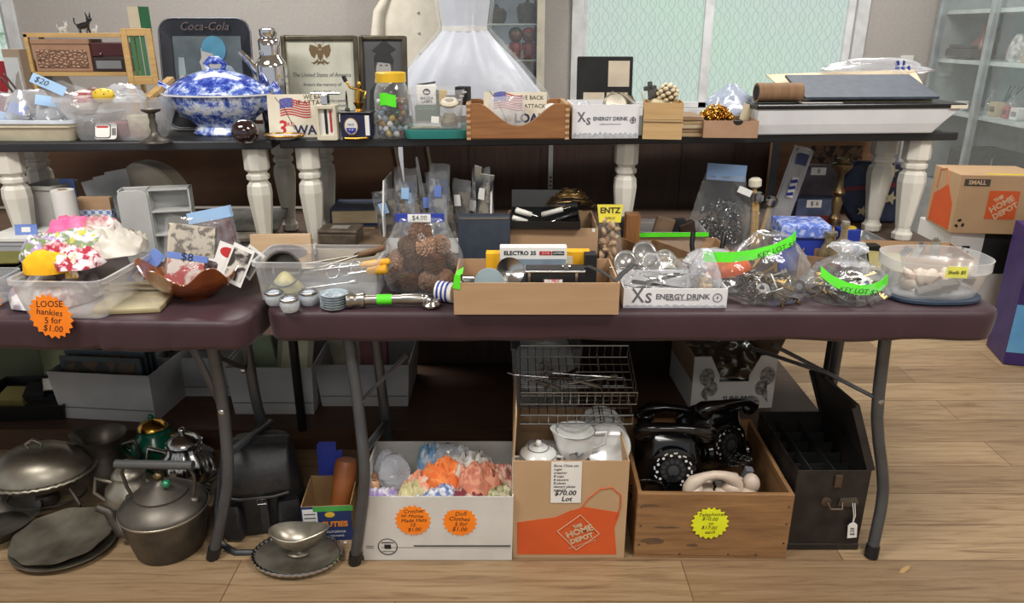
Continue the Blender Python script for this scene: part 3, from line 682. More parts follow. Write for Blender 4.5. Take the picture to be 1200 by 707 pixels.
pillow(.13, .12, .05, 2.2).build('plastic_bag', BAG, pg, smooth=60, rot=(rad(-12), rad(20), 0))
o = MB().box(-.055,.03,-.001,0,0,.026).build('price_card', PALEB, pg, loc=(-.02, -.03, .105), rot=(rad(-15), rad(28), 0))
txt('$20', .022, INK, o, (-.03, -.0015, .013), name='handwriting', shear=.2)
solo('crumpled_film', bagmb(.11, .09, .05, 8, .4, .3, .2), BAG2, 'crumpled clear film piled at the right of the yellow ball', 'plastic film', (at(145, 108, D+.13).x, D+.13, B+H-.02), smooth=60)
for k, (px, py, cl, lbl) in enumerate(((140, 140, (150,60,64), 'red tin lying inside the clear bin'), (165, 138, (190,186,160), 'cream patterned carton at the right inside the clear bin'), (112, 150, (60,52,48), 'dark box lying at the bottom of the clear bin'))):
    p = at(px, py, D+.1)
    solo('small_carton', MB().box(-.03,.03,-.02,.02,0,.04 if k != 1 else .06), mat('carton_%d' % k, cl, .6, rgb2=tuple(c*.85 for c in cl), scale=60), lbl, 'box', (p.x, D+.09+.01*k, B+.006), .3*k-.2, bevel=.003)
# wooden lath right of the bin
p, r_ = at(172, 112, 2.2), at(200, 88, 2.3)
solo('wooden_lath', MB().box(-.012,.012,-.006,.006,0,(r_-p).length), PINE, 'short pine lath leaning between the clear bin and the tureen', 'lath', p+Vector((0,0,-.01)), (r_-p).to_track_quat('Z', 'Y').to_euler())
# pewter candlestick
X, D, W, H = fit(166, 200, 166, 128, B, 2.055)
cs = T_('candlestick', 'short pewter candlestick standing left of the blue tureen', 'candlestick', (X, D, B+.001))
MB().lathe([(W/2,0),(W/2,.003),(W*.42,.008),(W*.2,.016),(W*.1,.03),(W*.14,.045),(W*.09,.06),(W*.12,H-.02),(W*.12,H-.012)], 24).build('stem', PEWTER, cs, smooth=60)
MB().lathe([(W*.12,H-.012),(W*.30,H-.006),(W*.32,H),(W*.22,H),(W*.14,H-.006)], 24).build('cup', PEWTER, cs, smooth=60)
# tureen
def transfer(name, dens):
    t = NT(name); v = t.coords(); n = t.noise(v, 40, 5, .62, .6); b = t.noise(v, 95, 3, .6, 1.0)
    sep = t.n('ShaderNodeSeparateXYZ', i={0: v}); 
    band = t.ramp(t.math('FRACT', t.math('MULTIPLY', sep.outputs[2], 1/.052)), [(0, (40,40,40)), (.16, (40,40,40)), (.22, (235,235,235)), (.62, (205,205,205)), (.72, (60,60,60)), (1, (50,50,50))])
    f = t.math('ADD', t.math('MULTIPLY', n, .72), t.math('MULTIPLY', b, .3))
    f = t.math('ADD', f, t.math('MULTIPLY', t.n('ShaderNodeRGBToBW', i={0: band}).outputs[0], .10))
    c = t.ramp(f, [(.40+dens, (34,52,150)), (.50+dens, (84,110,196)), (.57+dens, (180,196,232)), (.63+dens, (232,236,244))])
    return t.done(t.pbr(Base_Color=c, Roughness=.15, Coat_Weight=.4))
BW, BW2, PORC = transfer('blue_transfer', 0), transfer('blue_transfer_dense', .06), mat('porcelain', (232,234,238), .15, coat=.4)
X, D, W, H = fit(183, 311, 164, 71, B)
D += .13
tu = T_('tureen', 'large blue and white transferware soup tureen with lid and knob', 'tureen', (X-.01, D, B+.001), rad(-6))
w = W/2*1.06
MB().lathe([(w*.52,0),(w*.54,H*.02),(w*.50,H*.07),(w*.46,H*.11),(w*.55,H*.17),(w*.72,H*.27),(w*.85,H*.37),(w*.92,H*.46),(w*.95,H*.53),(w*.9,H*.53),(w*.8,H*.40),(w*.4,H*.14)], 48, 1, .74).build('tureen_body', BW, tu, smooth=50)
MB().lathe([(w*.94,H*.522),(w*1.02,H*.535),(w*1.02,H*.555),(w*.95,H*.555)], 48, 1, .74).build('rim', PORC, tu, smooth=50)
ld = MB().lathe([(w*.96,H*.557),(w*.95,H*.58),(w*.82,H*.66),(w*.66,H*.735),(w*.46,H*.80),(w*.26,H*.845),(w*.12,H*.87)], 48, 1, .74).build('lid', BW2, tu, smooth=50)
MB().tube([(-.022,0,H*.86),(-.028,0,H*.93),(-.012,0,H*.985),(.012,0,H*.985),(.028,0,H*.93),(.022,0,H*.86)], [.007,.008,.01,.01,.008,.007], 10).sphere((0,0,H*.97), (.022,.012,.01), 12, 8).build('knob', BW2, ld, smooth=60)
for sg in (-1, 1):
    MB().tube([(sg*w*.84,0,H*.36),(sg*w*1.04,0,H*.38),(sg*w*1.12,0,H*.52),(sg*w*1.06,0,H*.66),(sg*w*.92,0,H*.6)], [.011,.013,.014,.012,.008], 10).build('handle', BW2, tu, smooth=60)
# advertising tray with lettering
X, D, W, H = fit(203, 306, 150, 20, B, 2.39)
zb = 0
tr = T_('serving_tray', 'dark metal serving tray with a lady in a blue cap, leaning behind the tureen', 'tray', (X, D-.03, B+.001), rad(2))
tl = TR(0, 0, 0, rad(-9))
MB().loft([lift(rrect(W-.06, H-.09, .015, 6, 0, H/2-.012), -.009), lift(rrect(W, H, .045, 6, 0, H/2), .007), lift(rrect(W, H, .045, 6, 0, H/2), .012), lift(rrect(W-.008, H-.008, .042, 6, 0, H/2), .012), lift(rrect(W-.06, H-.09, .015, 6, 0, H/2-.012), -.005)]).build('tray_body', mat('dark_tin', (34,38,46), .35, .3, rgb2=(48,50,58)), tr, smooth=30, rot=(pi/2-rad(9), 0, 0))
ring = MB().tube(lift(rrect(W-.004, H-.004, .043, 6, 0, H/2), .0115), .003, 8, closed=True).build('rolled_edge', mat('dull_steel', (120,124,130), .3, .9), tr, smooth=60, rot=(pi/2-rad(9), 0, 0))
R0 = (pi/2-rad(9), 0, 0)
def onT(poly, mm, name, z, par=tr, c=(0, 0)):
    return MB().prism([(x*W+c[0], y*H+c[1]) for x, y in poly], 0, .0008).build(name, mm, par, rot=R0, loc=(0, -z*cos(rad(9)), z*sin(rad(9))*-1))
pic = onT([(-.37,.10),(.37,.10),(.37,.84),(-.37,.84)], mat('tray_picture', (56,70,78), .4, rgb2=(84,96,100), scale=14), 'picture', -.003)
DY = .15
def up(P): return [(x, y+DY if y > .101 else y) for x, y in P]
def ell(cx, cy, rx, ry, n=20, a0=0, a1=2*pi): return [(cx+rx*cos(a0+(a1-a0)*i/n), cy+ry*sin(a0+(a1-a0)*i/n)) for i in range(n + (a1-a0 < 6.2))]
SKIN = mat('printed_skin', (178,176,172), .4)
onT(up([(-.02,.10),(.36,.10),(.34,.30),(.25,.42),(.08,.46),(0,.36)]), mat('printed_coat', (158,176,190), .4, rgb2=(140,158,172), scale=9), 'painted_coat', -.0018)
onT(up([(-.06,.33),(-.08,.42),(-.095,.46),(-.07,.50),(-.07,.58),(.0,.64),(.12,.60),(.16,.45),(.08,.36),(.0,.3)]), SKIN, 'painted_face', -.0008)
onT(up([(-.06,.56)]+ell(.07,.57,.135,.125,16,pi*.95,-.35*pi)+[(.10,.47),(.05,.54)]), mat('printed_teal_cap', (66,140,168), .4, rgb2=(54,118,148), scale=20), 'painted_cap', .0002)
onT(up([(-.33,.34),(-.25,.34),(-.26,.50),(-.32,.50)]), mat('printed_glass', (150,166,172), .4), 'painted_glass', -.001)
onT(up([(-.34,.24),(-.12,.16),(-.04,.30),(-.10,.33),(-.24,.32),(-.32,.36)]), SKIN, 'painted_arm', -.0012)
txt('Coca-Cola', .034, mat('dull_red_lettering', (90,72,70), .4), tr, (0, -.0135-sin(rad(9))*-H*.915, H*.915), R0, shear=.3)
# cocktail shaker
X, D, W, H = fit(309, 343, 150, 33, B, 2.33)
sh = T_('cocktail_shaker', 'chrome cocktail shaker with a slanted spout behind the tureen', 'shaker', (X, D, B+.001))
r = W/2
zs = H*.62
MB().lathe([(r*.85,0),(r*.9,.004),(r,zs*.7),(r*1.02,zs),(r*.96,zs+.015),(r*.72,zs+.03),(r*.66,zs+.036)], 32).build('shaker_body', CHROME, sh, smooth=50)
MB().lathe([(r*.68,zs+.036),(r*.7,zs+.05),(r*.7,H-.035),(r*.62,H-.03),(r*.5,H-.026),(r*.56,H-.02),(r*.56,H-.004),(r*.4,H)], 32).build('cap', CHROME, sh, smooth=50)
MB().tube([(-r*.8,0,zs-.02),(-r*1.35,0,zs+.012),(-r*2.0,0,zs+.045)], [.014,.011,.009], 14).build('spout', CHROME, sh, smooth=60)
# dark egg and gilt saucer
X, D, W, H = fit(273, 304, 166, 140, B, 2.06)
eg = T_('glass_paperweight', 'dark maroon glass paperweight in front of the tureen foot', 'paperweight', (X, D, B+.001))
MB().lathe([(W*.3,0),(W*.46,H*.2),(W*.5,H*.45),(W*.44,H*.75),(W*.26,H*.95),(.002,H)], 28).build('glass_body', mat('maroon_glass', (40,20,24), .06, coat=1), eg, smooth=60)
X, D, W, H = fit(306, 356, 163, 152, B, 2.10)
gs = T_('gilt_saucer', 'small gilt-rimmed saucer lying in front of the flag card', 'saucer', (X, D+.02, B+.001))
MB().lathe([(W*.25,0),(W*.3,.003),(W*.45,.009),(W*.45,.011),(W*.28,.006),(.001,.005)], 32, 1, .7).build('saucer_body', PORC, gs, smooth=50)
MB().tube([(W*.46*cos(a), W*.46*.7*sin(a), .0112) for a in [2*pi*i/32 for i in range(32)]], .003, 8, closed=True).build('gilt_rim', GOLD, gs, smooth=60)
# loan campaign cards
def flag(par, x, y, w, h, z=-.0016):
    m = MB(); mr = MB(); mb_ = MB()
    def wv(u): return .10*sin(u*5.5)*h
    for k in range(7):
        y0, y1 = 1-(k+1)/7+.02, 1-k/7-.05
        P = [(x+w*u, y+h*y0+wv(u)) for u in [i/8 for i in range(9)]]+[(x+w*u, y+h*y1+wv(u)) for u in [i/8 for i in range(8, -1, -1)]]
        mr.prism(P, 0, .0003)
    P = [(x+w*u, y+h*.45+wv(u)) for u in [i/8*.42 for i in range(9)]]+[(x+w*u, y+h+wv(u)) for u in [i/8*.42 for i in range(8, -1, -1)]]
    mb_.prism(P, .0003, .0006)
    mr.build('flag_stripes', mat('flag_red', (190,50,60), .6), par, rot=(pi/2,0,0), loc=(0,z,0)); mb_.build('flag_canton', mat('flag_blue', (58,62,140), .6, rgb2=(110,112,170), scale=300), par, rot=(pi/2,0,0), loc=(0,z,0))
    MB().tube([(x-.012,z,y+h*1.12),(x+.012,z,y+h*.5),(x+w*.45,z,y-h*.75)], .0009, 6).build('flag_pole', INK, par)
X, D, W, H = fit(317, 387, 160, 111, B, 2.16)
c1 = T_('campaign_card', 'flag card with a red 3rd, standing left of the marble jar', 'card', (X, D, B+.001), rad(3))
k1 = card(W, H).build('card_sheet', CREAM, c1, rot=(rad(-7),0,0))
flag(k1, -W*.30, H*.48, W*.5, H*.4)
txt('3', .058, RED, k1, (-W*.30, -.0016, H*.2), shear=.2, bold=.001); txt('RD', .016, RED, k1, (-W*.14, -.0016, H*.3))
txt('WAR', .036, mat('navy_ink', (36,40,84), .6), k1, (W*.16, -.0016, H*.16), bold=.001); txt('THE ATTACK', .019, INK, k1, (W*.18, -.0016, H*.8)); txt('WE BACK', .016, INK, k1, (W*.30, -.0016, H*.93))
# small cream desk calendar case
X, D, W, H = fit(372, 396, 161, 124, B, 2.10)
ca = T_('desk_thermometer', 'small cream case with a dark window and red bar, before the flag card', 'thermometer', (X, D, B+.001))
PLAS = mat('ivory_plastic', (216,208,186), .4)
m = MB()
for a, b, c, d in ((-W/2,-W/2+.008,0,H), (W/2-.008,W/2,0,H), (-W/2+.008,W/2-.008,0,.014), (-W/2+.008,W/2-.008,H-.01,H)): m.box(a, b, 0, .035, c, d)
m.build('case', PLAS, ca, bevel=.0015)
MB().box(-W/2+.008, W/2-.008, .012, .03, .014, H-.01).build('dial_face', WHITE, ca)
MB().box(-.006, .001, .010, .012, .016, H-.012).build('black_bar', BLACK, ca); MB().box(.008, .013, .010, .012, .02, H-.014).build('red_bar', RED, ca)
MB().box(-.010, .008, .0, .03, H, H+.028).build('chrome_top', CHROME, ca, bevel=.003)
MB().tube([(-.04,.015,H+.03),(.04,.015,H+.03)], .003, 8).build('chrome_bar', CHROME, ca)
# certificate and portrait frames
BRZ = mat('bronze_frame', (98,90,72), .35, .7, rgb2=(70,64,52))
def picture_frame(name, label, cat, x0, x1, yt, D, rz, lean=7, t=.014):
    X, D, W, H = fit(x0, x1, 150, yt, B, D)
    o = T_(name, label, cat, (X, D, B+.001), rz)
    m = MB()
    for a, b, c, d in ((-W/2,-W/2+t,0,H), (W/2-t,W/2,0,H), (-W/2+t,W/2-t,H-t,H), (-W/2+t,W/2-t,0,t)): m.box(a, b, -.01, .008, c, d)
    f = m.build('frame', BRZ, o, rot=(rad(-lean),0,0), bevel=.003)
    return o, f, W, H
o, f, W, H = picture_frame('certificate_frame', 'bronze framed cream certificate with an eagle seal', 'picture frame', 337, 424, 42, 2.42, rad(3))
MB().box(-W/2+.012, W/2-.012, 0, .004, .012, H-.012).build('document', mat('ivory_paper', (214,214,196), .6), f)
BRN = mat('brown_ink', (116,92,56), .6)
zc = H*.80
m = MB()
for sg in (-1, 1):
    m.prism([(sg*.004,.02),(sg*.016,.026),(sg*.03,.03),(sg*.034,.014),(sg*.028,-.004),(sg*.018,-.012),(sg*.012,.002),(sg*.006,-.004)], 0, .0004)
    m.prism([(sg*.006,-.012),(sg*.022,-.024),(sg*.03,-.022),(sg*.02,-.03),(sg*.008,-.022)], 0, .0004)
m.prism([(-.009,.014),(.009,.014),(.008,-.008),(0,-.02),(-.008,-.008)], 0, .0006).prism(ell(0,.024,.006,.008,12), 0, .0005).prism([(-.008,-.02),(.008,-.02),(.012,-.032),(0,-.026),(-.012,-.032)], 0, .0004)
e = m.build('eagle_emblem', BRN, f, loc=(0,-.0005,zc), rot=(pi/2,0,0))
mm = MB()
for k in range(14): mm.prism(ell(.013*cos(k*.449), .038+.011*sin(k*.449), .0016, .0016, 6), 0, .0004)
mm.build('star_ring', BRN, e)
for s, z, sz in (('The United States of America', .575, .0185), ('honors the memory of', .47, .0155), ('ROY J. PAGE', .385, .012), ('This certificate is awarded by a grateful', .29, .0115), ('nation in recognition of devoted and', .235, .0115), ('selfless consecration to the service', .18, .0115)):
    txt(s, sz, GREYINK, f, (0, -.0008, H*z), shear=.3 if sz > .012 else .1, name='script_lettering', sx=.82)
o, f, W, H = picture_frame('portrait_frame', 'bronze framed grey portrait of a graduate, right of the certificate', 'picture frame', 424, 479, 42, 2.43, rad(-3), 8, .012)
MB().box(-W/2+.01, W/2-.01, 0, .004, .01, H-.01).build('photograph', mat('grey_photo', (92,92,92), .3, rgb2=(72,72,72), scale=5), f)
def onP(poly, mm, nm, z): MB().prism(poly, 0, .0004).build(nm, mm, f, rot=(pi/2,0,0), loc=(0,-z,0))
PG = mat('photo_pale', (176,172,168), .3); PD = mat('photo_dark', (44,44,46), .3)
cx, cy = .0, H*.675
onP([(x*.9+cx, y+cy) for x, y in ((-.05,-.075),(-.025,-.05),(-.012,-.045),(.012,-.045),(.025,-.05),(.055,-.08),(.06,-.14),(-.055,-.14))], PD, 'gown', .0006)
onP(ell(cx, cy-.012, .024, .033, 18), PG, 'face', .0012)
onP([(cx-.026,cy+.012),(cx+.028,cy+.006),(cx+.024,cy-.03),(cx+.032,cy+.02),(cx+.02,cy+.04),(cx-.01,cy+.045),(cx-.03,cy+.03),(cx-.028,cy-.02)], PD, 'hair', .0016)
onP([(cx-.036,cy+.046),(cx+.004,cy+.078),(cx+.04,cy+.05),(cx-.0,cy+.026)], PD, 'mortarboard', .002)
onP([(cx-.03,cy-.05),(cx-.004,cy-.066),(cx,cy-.06),(cx+.004,cy-.066),(cx+.03,cy-.05),(cx+.028,cy-.036),(cx,cy-.05),(cx-.028,cy-.036)], PG, 'collar', .0022)
for a, b, c, d in ((-.012,0,-.004,.003), (.006,0,.014,.003), (-.007,-.026,.008,-.0225)): onP([(cx+a,cy+b),(cx+c,cy+b),(cx+c,cy+d),(cx+a,cy+d)], PD, 'facial_feature', .0022)
# trophy
X, D, W, H = fit(400, 436, 163, 134, B, 2.11)
tp = T_('trophy', 'small gold trophy figure on a dark blue base with a round emblem', 'trophy', (X, D, B+.001), rad(-4))
MB().box(-W/2, W/2, 0, .04, 0.006, H).build('plinth', mat('navy_plinth', (30,34,70), .3), tp, bevel=.003)
MB().box(-W/2-.004, W/2+.004, -.004, .044, H, H+.006).box(-W/2+.005, W/2-.005, -.006, .044, 0, .008).build('plinth_trim', BLACK, tp, bevel=.002)
em = MB().prism(ell(0,0,.020,.024,28), 0, .003).build('emblem_rim', GOLD, tp, loc=(-.012, -.001, H*.52), rot=(pi/2,0,0))
MB().prism(ell(0,0,.0175,.0215,28), 0, .001).build('emblem_face', mat('emblem_white', (220,220,216), .4), em, loc=(0,0,.0026))
MB().prism([(-.014,-.004),(.014,-.004),(.012,-.014),(0,-.021),(-.012,-.014)], 0, .001).build('emblem_shield', BLUE, em, loc=(0,0,.0034))
txt('SALE', .009, BLUE, em, (0, .005, .004), (0,0,0)); txt('03 00', .006, WHITE, em, (0, -.009, .0048), (0,0,0))
MB().box(W/2-.016, W/2-.004, -.001, 0, .012, H-.004).build('name_plate', WHITE, tp)
MB().tube([(-.03,-.008,.004),(0,-.012,.004),(.032,-.006,.006)], .004, 8).build('gold_plate', GOLD, tp, smooth=60)
MB().lathe([(.012,H+.006),(.006,H+.012),(.012,H+.022),(.016,H+.03),(.010,H+.03)], 14, m=TR(.008,.018,0)).build('gold_socle', GOLD, tp, smooth=60)
fg = MB().tube([(.004,.018,H+.03),(.006,.018,H+.05),(.010,.018,H+.066)], [.007,.009,.007], 10).sphere((.012,.018,H+.078), (.006,.006,.008), 10, 8).tube([(.010,.018,H+.064),(-.012,.012,H+.07),(-.022,.012,H+.088)], [.004,.0035,.003], 8).tube([(.010,.018,H+.064),(.030,.014,H+.058),(.026,.010,H+.04)], [.004,.0035,.003], 8)
fg.build('gold_figure', GOLD, tp, smooth=60)
MB().tube([(-.022,.012,H+.085),(-.028,.012,H+.10)], .006, 8).build('glove', BLACK, tp, smooth=60)
MB().lathe([(.007,H+.006),(.007,H+.012),(.003,H+.016),(.003,H+.045),(.001,H+.06)], 10, m=TR(-.026,.02,0)).build('side_column', BLACK, tp, smooth=60)
# marble jar
X, D, W, H = fit(438, 479, 161, 86, B, 2.115)
D += W/2; r = W/2
mj = T_('glass_jar', 'glass jar of marbles with a yellow lid', 'jar', (X, D, B+.001))
hb = H-.014
MB().lathe([(r*.9,0),(r,.008),(r,hb*.72),(r*.92,hb*.84),(r*.80,hb*.9),(r*.80,hb),(r*.77,hb),(r*.77,hb*.9),(r*.95,hb*.72),(r*.95,.01),(r*.85,.005)], 36).build('jar_body', GLASS, mj, smooth=50)
MB().lathe([(r*.80,hb-.012),(r*.86,hb-.012),(r*.86,H-.002),(r*.80,H)], 36).build('lid', mat('yellow_lid', (236,190,40), .4), mj, smooth=40)
a0 = pi*1.32; P = [(a0+i*.09) for i in range(10)]
mb = MB().grid(lambda u, v: ((r+.0012)*cos(a0+u*.95), (r+.0012)*sin(a0+u*.95), hb*(.55+.2*v)+.003*sin(u*5)), 10, 2); mb.build('green_sticker', NEON, mj, smooth=60)
random.seed(5)
mcols = [('white', (226,228,230)), ('white', (226,228,230)), ('dark blue', (40,56,120)), ('red', (150,40,44)), ('amber', (200,150,60)), ('green', (52,104,82)), ('brown', (128,92,70)), ('pale blue', (150,178,200)), ('black', (30,30,34)), ('yellow', (214,190,80))]
proto = MB().sphere((0,0,0), .0088, 14, 10).build('marble', mat('marble_white', mcols[0][1], .12, coat=.6), None, smooth=60)
n = 0; rr = r*.95-.0092
mark = {}
for lay in range(7):
    z = .014+lay*.0142
    for ring, cnt in ((rr, 11), (rr*.52, 5)):
        if cnt == 5 and lay < 6: continue
        for i in range(cnt):
            a = 2*pi*(i+.5*(lay % 2)+random.uniform(-.12,.12))/cnt
            nm, cl = random.choice(mcols)
            if n == 0: o = proto
            else:
                o = proto.copy(); COL.objects.link(o)
                if cl != mcols[0][1]:
                    if nm not in mark:
                        mark[nm] = proto.data.copy(); mark[nm].materials[0] = mat('marble_'+nm, cl, .12, coat=.6, rgb2=tuple(c*.7 for c in cl), scale=60)
                    o.data = mark[nm]
            if n == 0: nm = 'white'
            o.location = (X+ring*cos(a), D+ring*sin(a), B+z+random.uniform(-.001,.001)+.002*(ring < rr))
            tag(o, '%s glass marble in the yellow-lidded jar' % nm, 'marble', 'marbles in the jar'); n += 1
# ================================================================ SHELF TOP, right half
# teal-lidded clear box
X, D, W, H = fit(477, 547, 164, 118, B)
D = 2.125
tb = T_('storage_box', 'clear storage box standing on its teal lid, right of the marble jar', 'box', (X, D, B+.001), rad(4))
TEAL = mat('teal_plastic', (42,128,122), .4)
MB().loft([lift(rrect(W+.008, .17, .02, 4, 0, .085), 0), lift(rrect(W+.016, .178, .02, 4, 0, .085), .018), lift(rrect(W+.016, .178, .02, 4, 0, .085), .024), lift(rrect(W, .16, .02, 4, 0, .085), .024)]).build('lid', TEAL, tb, smooth=30)
MB().tub(W-.008, .158, H-.0, .012, .018, .002, .004, m=TR(0, .006, .025)).build('box_body', TUBC, tb, smooth=40)
def inbox(name, label, cat, x0, x1, yb, yt, mm, z, dd=.05, y=.03, d=.04, rz=0):
    a = at(x0, yb, D+y); b = at(x1, yt, D+y)
    o = T_(name, label, cat, ((a.x+b.x)/2, D+y, z), rz)
    w, h = b.x-a.x, b.z-z
    MB().box(-w/2, w/2, 0, d, 0, h).build('carton', mm, o, bevel=.0015)
    return o, w, h
o, w, h = inbox('green_carton', 'dark green carton inside the teal-lidded box', 'box', 487, 514, 150, 124, mat('green_carton', (70,104,84), .6), B+.048, y=.024)
txt('MINIATURE LAMPS', .006, mat('pale_green_ink', (170,200,170), .6), o, (0, -.0006, h*.8))
o, w, h = inbox('yellow_carton', 'flat yellow carton at the bottom of the teal-lidded box', 'box', 482, 514, 160, 150, mat('yellow_carton', (222,204,140), .6), B+.028, y=.02)
txt('o  FUSES', .007, INK, o, (-.01, -.0006, h*.5))
o, w, h = inbox('lamp_carton', 'white bulb carton with an open black flap, on the teal-lidded box', 'box', 489, 511, 120, 100, WHITE, B+.09, y=.045, rz=.15)
MB().prism(ell(0,0,.011,.009,20), 0, .0006).build('round_mark', INK, o, loc=(0, 0, h*.66), rot=(pi/2,0,0))
MB().prism([(-.008,-.003),(.008,-.003),(.004,.002),(0,.0),(-.003,.004)], 0, .0006).build('mountain_mark', WHITE, o, loc=(0, -.0006, h*.66), rot=(pi/2,0,0))
txt('MAZDA', .0105, INK, o, (0, -.0006, h*.34), bold=.0002); txt('LAMPS', .0105, INK, o, (0, -.0006, h*.17), bold=.0002)
MB().box(-w/2, w/2, -.012, .0, 0, .0012).build('flap', BLACKM, o, loc=(0, .03, h+.004), rot=(rad(15), rad(-8), 0))
o, w, h = inbox('bulb_carton', 'small black and yellow carton in the middle of the teal-lidded box', 'box', 512, 524, 121, 106, mat('dull_yellow', (196,164,64), .6), B+.085, y=.05, d=.03, rz=.3)
MB().box(-w/2-.001, -w/2+.006, -.001, .03, 0, h).build('black_side', BLACKM, o)
t_ = T_('thread_spool', 'dark blue spool beside the yellow carton in the teal-lidded box', 'spool', (at(528,112,2.17).x, 2.175, B+.085))
MB().lathe([(.013,0),(.013,.004),(.011,.005),(.011,.026),(.013,.027),(.013,.031)], 18).build('spool_body', mat('spool_blue', (60,70,110), .5), t_, smooth=40)
t_ = T_('coil_of_tape', 'pale roll of tape lying on the teal-lidded box', 'tape', (at(527,118,2.16).x, 2.148, B+.092))
MB().lathe([(.022,0),(.026,.008),(.022,.014),(.012,.014),(.012,0)], 24, m=TR(0,0,0,rad(20))).build('tape_roll', CREAM, t_, smooth=40)
o, w, h = inbox('clapper_box', 'black and white printed carton at the right end of the teal-lidded box', 'box', 533, 548, 119, 102, BLACKM, B+.088, y=.06, rz=-.2)
for k in range(3): MB().box(-.006,.006,-.001,0,0,.004).build('white_mark', WHITE, o, loc=(-.006+.008*k, 0, h*(.25+.22*k)))
tag(solo('tissue_scraps', bagmb(.05, .05, .035, 12, .5, .3, .2), mat('straw_tissue', (176,160,120), .7), 'straw coloured packing showing through the right of the teal-lidded box', 'packing', (X+.03, D+.07, B+.03), smooth=60), kind='stuff')
solo('price_note', card(.022, .018), WHITE, 'small white price note on the front of the teal-lidded box', 'note', (X-.005, D+.0005, B+.045), (0, rad(4), 0))
# oak drawer with a dipped front
X, D, W, H = fit(547, 667, 170, 122, B, 2.105)
od = T_('oak_box', 'dovetailed oak box with a dipped front, holding a flag card and film', 'box', (X, D, B+.001), rad(2))
dip = [(-W/2+.012,0.004),(W/2-.012,.004),(W/2-.012,H),(W*.36,H)]+[(W*.36-W*.72*i/14, H-H*.62*(sin(pi*i/14))**1.4) for i in range(1,14)]+[(-W*.36,H),(-W/2+.012,H)]
MB().prism(dip, 0, .012, TR(0, .012, 0, pi/2)).build('front_board', OAK, od, bevel=.001)
MB().prism(dip, 0, .012, TR(0, .17, 0, pi/2)).build('rear_board', OAK, od, bevel=.001)
for sg in (-1, 1): MB().box(sg*W/2-.006-.006*sg, sg*W/2+.006-.006*sg, 0, .17, 0, H).build('side_board', wood('pale_oak', (202,168,124), (170,132,90), 'y'), od, bevel=.001)
MB().box(-W/2+.012, W/2-.012, .012, .158, 0.0, .006).build('bottom', OAK, od)
for sg in (-1, 1):
    for k in range(6): MB().box(sg*(W/2-.006)-.006, sg*(W/2-.006)+.006, -.0008, 0, .008+k*H/6.2, .008+k*H/6.2+H/13).build('dovetail', wood('dovetail_wood', (150,104,60), (120,80,44)), od)
X2, D2, W2_, H2 = fit(567, 640, 158, 108, B, D+.05)
c2 = T_('campaign_card', 'flag card reading WE BACK THE ATTACK standing in the dipped oak box', 'card', (X2, D2, B+.012), rad(-2))
k2 = card(W2_, H2-.012).build('card_sheet', CREAM, c2, rot=(rad(-6),0,0))
flag(k2, -W2_*.34, H2*.52, W2_*.46, H2*.36)
nv = mat('navy_ink', (36,40,84), .6)
txt('WE BACK', .0155, INK, k2, (W2_*.26, -.0016, H2*.78)); txt('THE ATTACK', .0155, INK, k2, (W2_*.22, -.0016, H2*.60)); txt('LOAN', .034, nv, k2, (W2_*.25, -.0016, H2*.33), bold=.0012)
solo('crumpled_bag', pillow(.10, .11, .03, 5.5, crumple=.5), BAG2, 'crumpled clear plastic hanging over the dipped front of the oak box', 'bag', (X-.032, D+.028, B+.008), (rad(6), 0, .1), smooth=60)
solo('paper_scrap', clothlump(.06, .06, .03, 4), WHITE, 'white paper scrap at the right end inside the dipped oak box', 'paper', (X+W*.34, D+.07, B+.085-.02), smooth=60)
# printed can tray on the shelf
def drink_box(name, label, x0, x1, yb, yt, h0, D_, dd, hh, rz=0):
    X, D, W, H = fit(x0, x1, yb, yt, h0, D_)
    b = T_(name, label, 'box', (X, D, h0+.001), rz, 'cut-down can boxes')
    MB().obox(W, dd, H, .003).build('carton', mat('box_grey_white', (226,226,228), .6, rgb2=(216,216,219)), b)
    m = MB(); n = 26; random.seed(3)
    P = [(-W/2+.001, .001)]+[(-W/2+.001+(W-.002)*i/n, H*(.10+.12*abs(nz3(i*.41, 2))+.06*(i % 2))) for i in range(n+1)]+[(W/2-.001, .001)]
    m.prism(P, 0, .0004).build('mountain_print', mat('grey_mountain', (158,160,166), .6, rgb2=(190,192,196), scale=90), b, rot=(pi/2,0,0))
    txt('X', W*.2, GREYINK, b, (-W*.36, -.0006, H*.62), shear=-.1, sx=.8, bold=.0008); txt('S', W*.14, GREYINK, b, (-W*.26, -.0006, H*.5), bold=.0008)
    txt('ENERGY DRINK', W*.074, GREYINK, b, (W*.07, -.0006, H*.58), bold=.0004)
    txt('INFUSED WITH NATURAL FLAVORS', W*.02, GREYINK, b, (W*.07, -.0006, H*.42))
    lp = [(W*.042*cos(2*pi*i/20), 0, W*.042*sin(2*pi*i/20)) for i in range(20)]
    MB().tube(lp, .0009, 6, closed=True).build('round_mark', GREYINK, b, loc=(W*.405, -.0008, H*.54))
    MB().prism([(.002,.009),(-.005,-.001),(-.0005,-.001),(-.002,-.009),(.005,.002),(.0005,.002)], 0, .0006, TR(s=H/.075)).build('bolt_mark', GREYINK, b, loc=(W*.405, -.0006, H*.54), rot=(pi/2,0,0))
    return b, X, D, W, H
xb, X, D, W, H = drink_box('can_box', 'grey and white drink can box in front of the black folder, on the shelf', 670, 748, 163, 123, B, 2.135, .16, 0, rad(2))
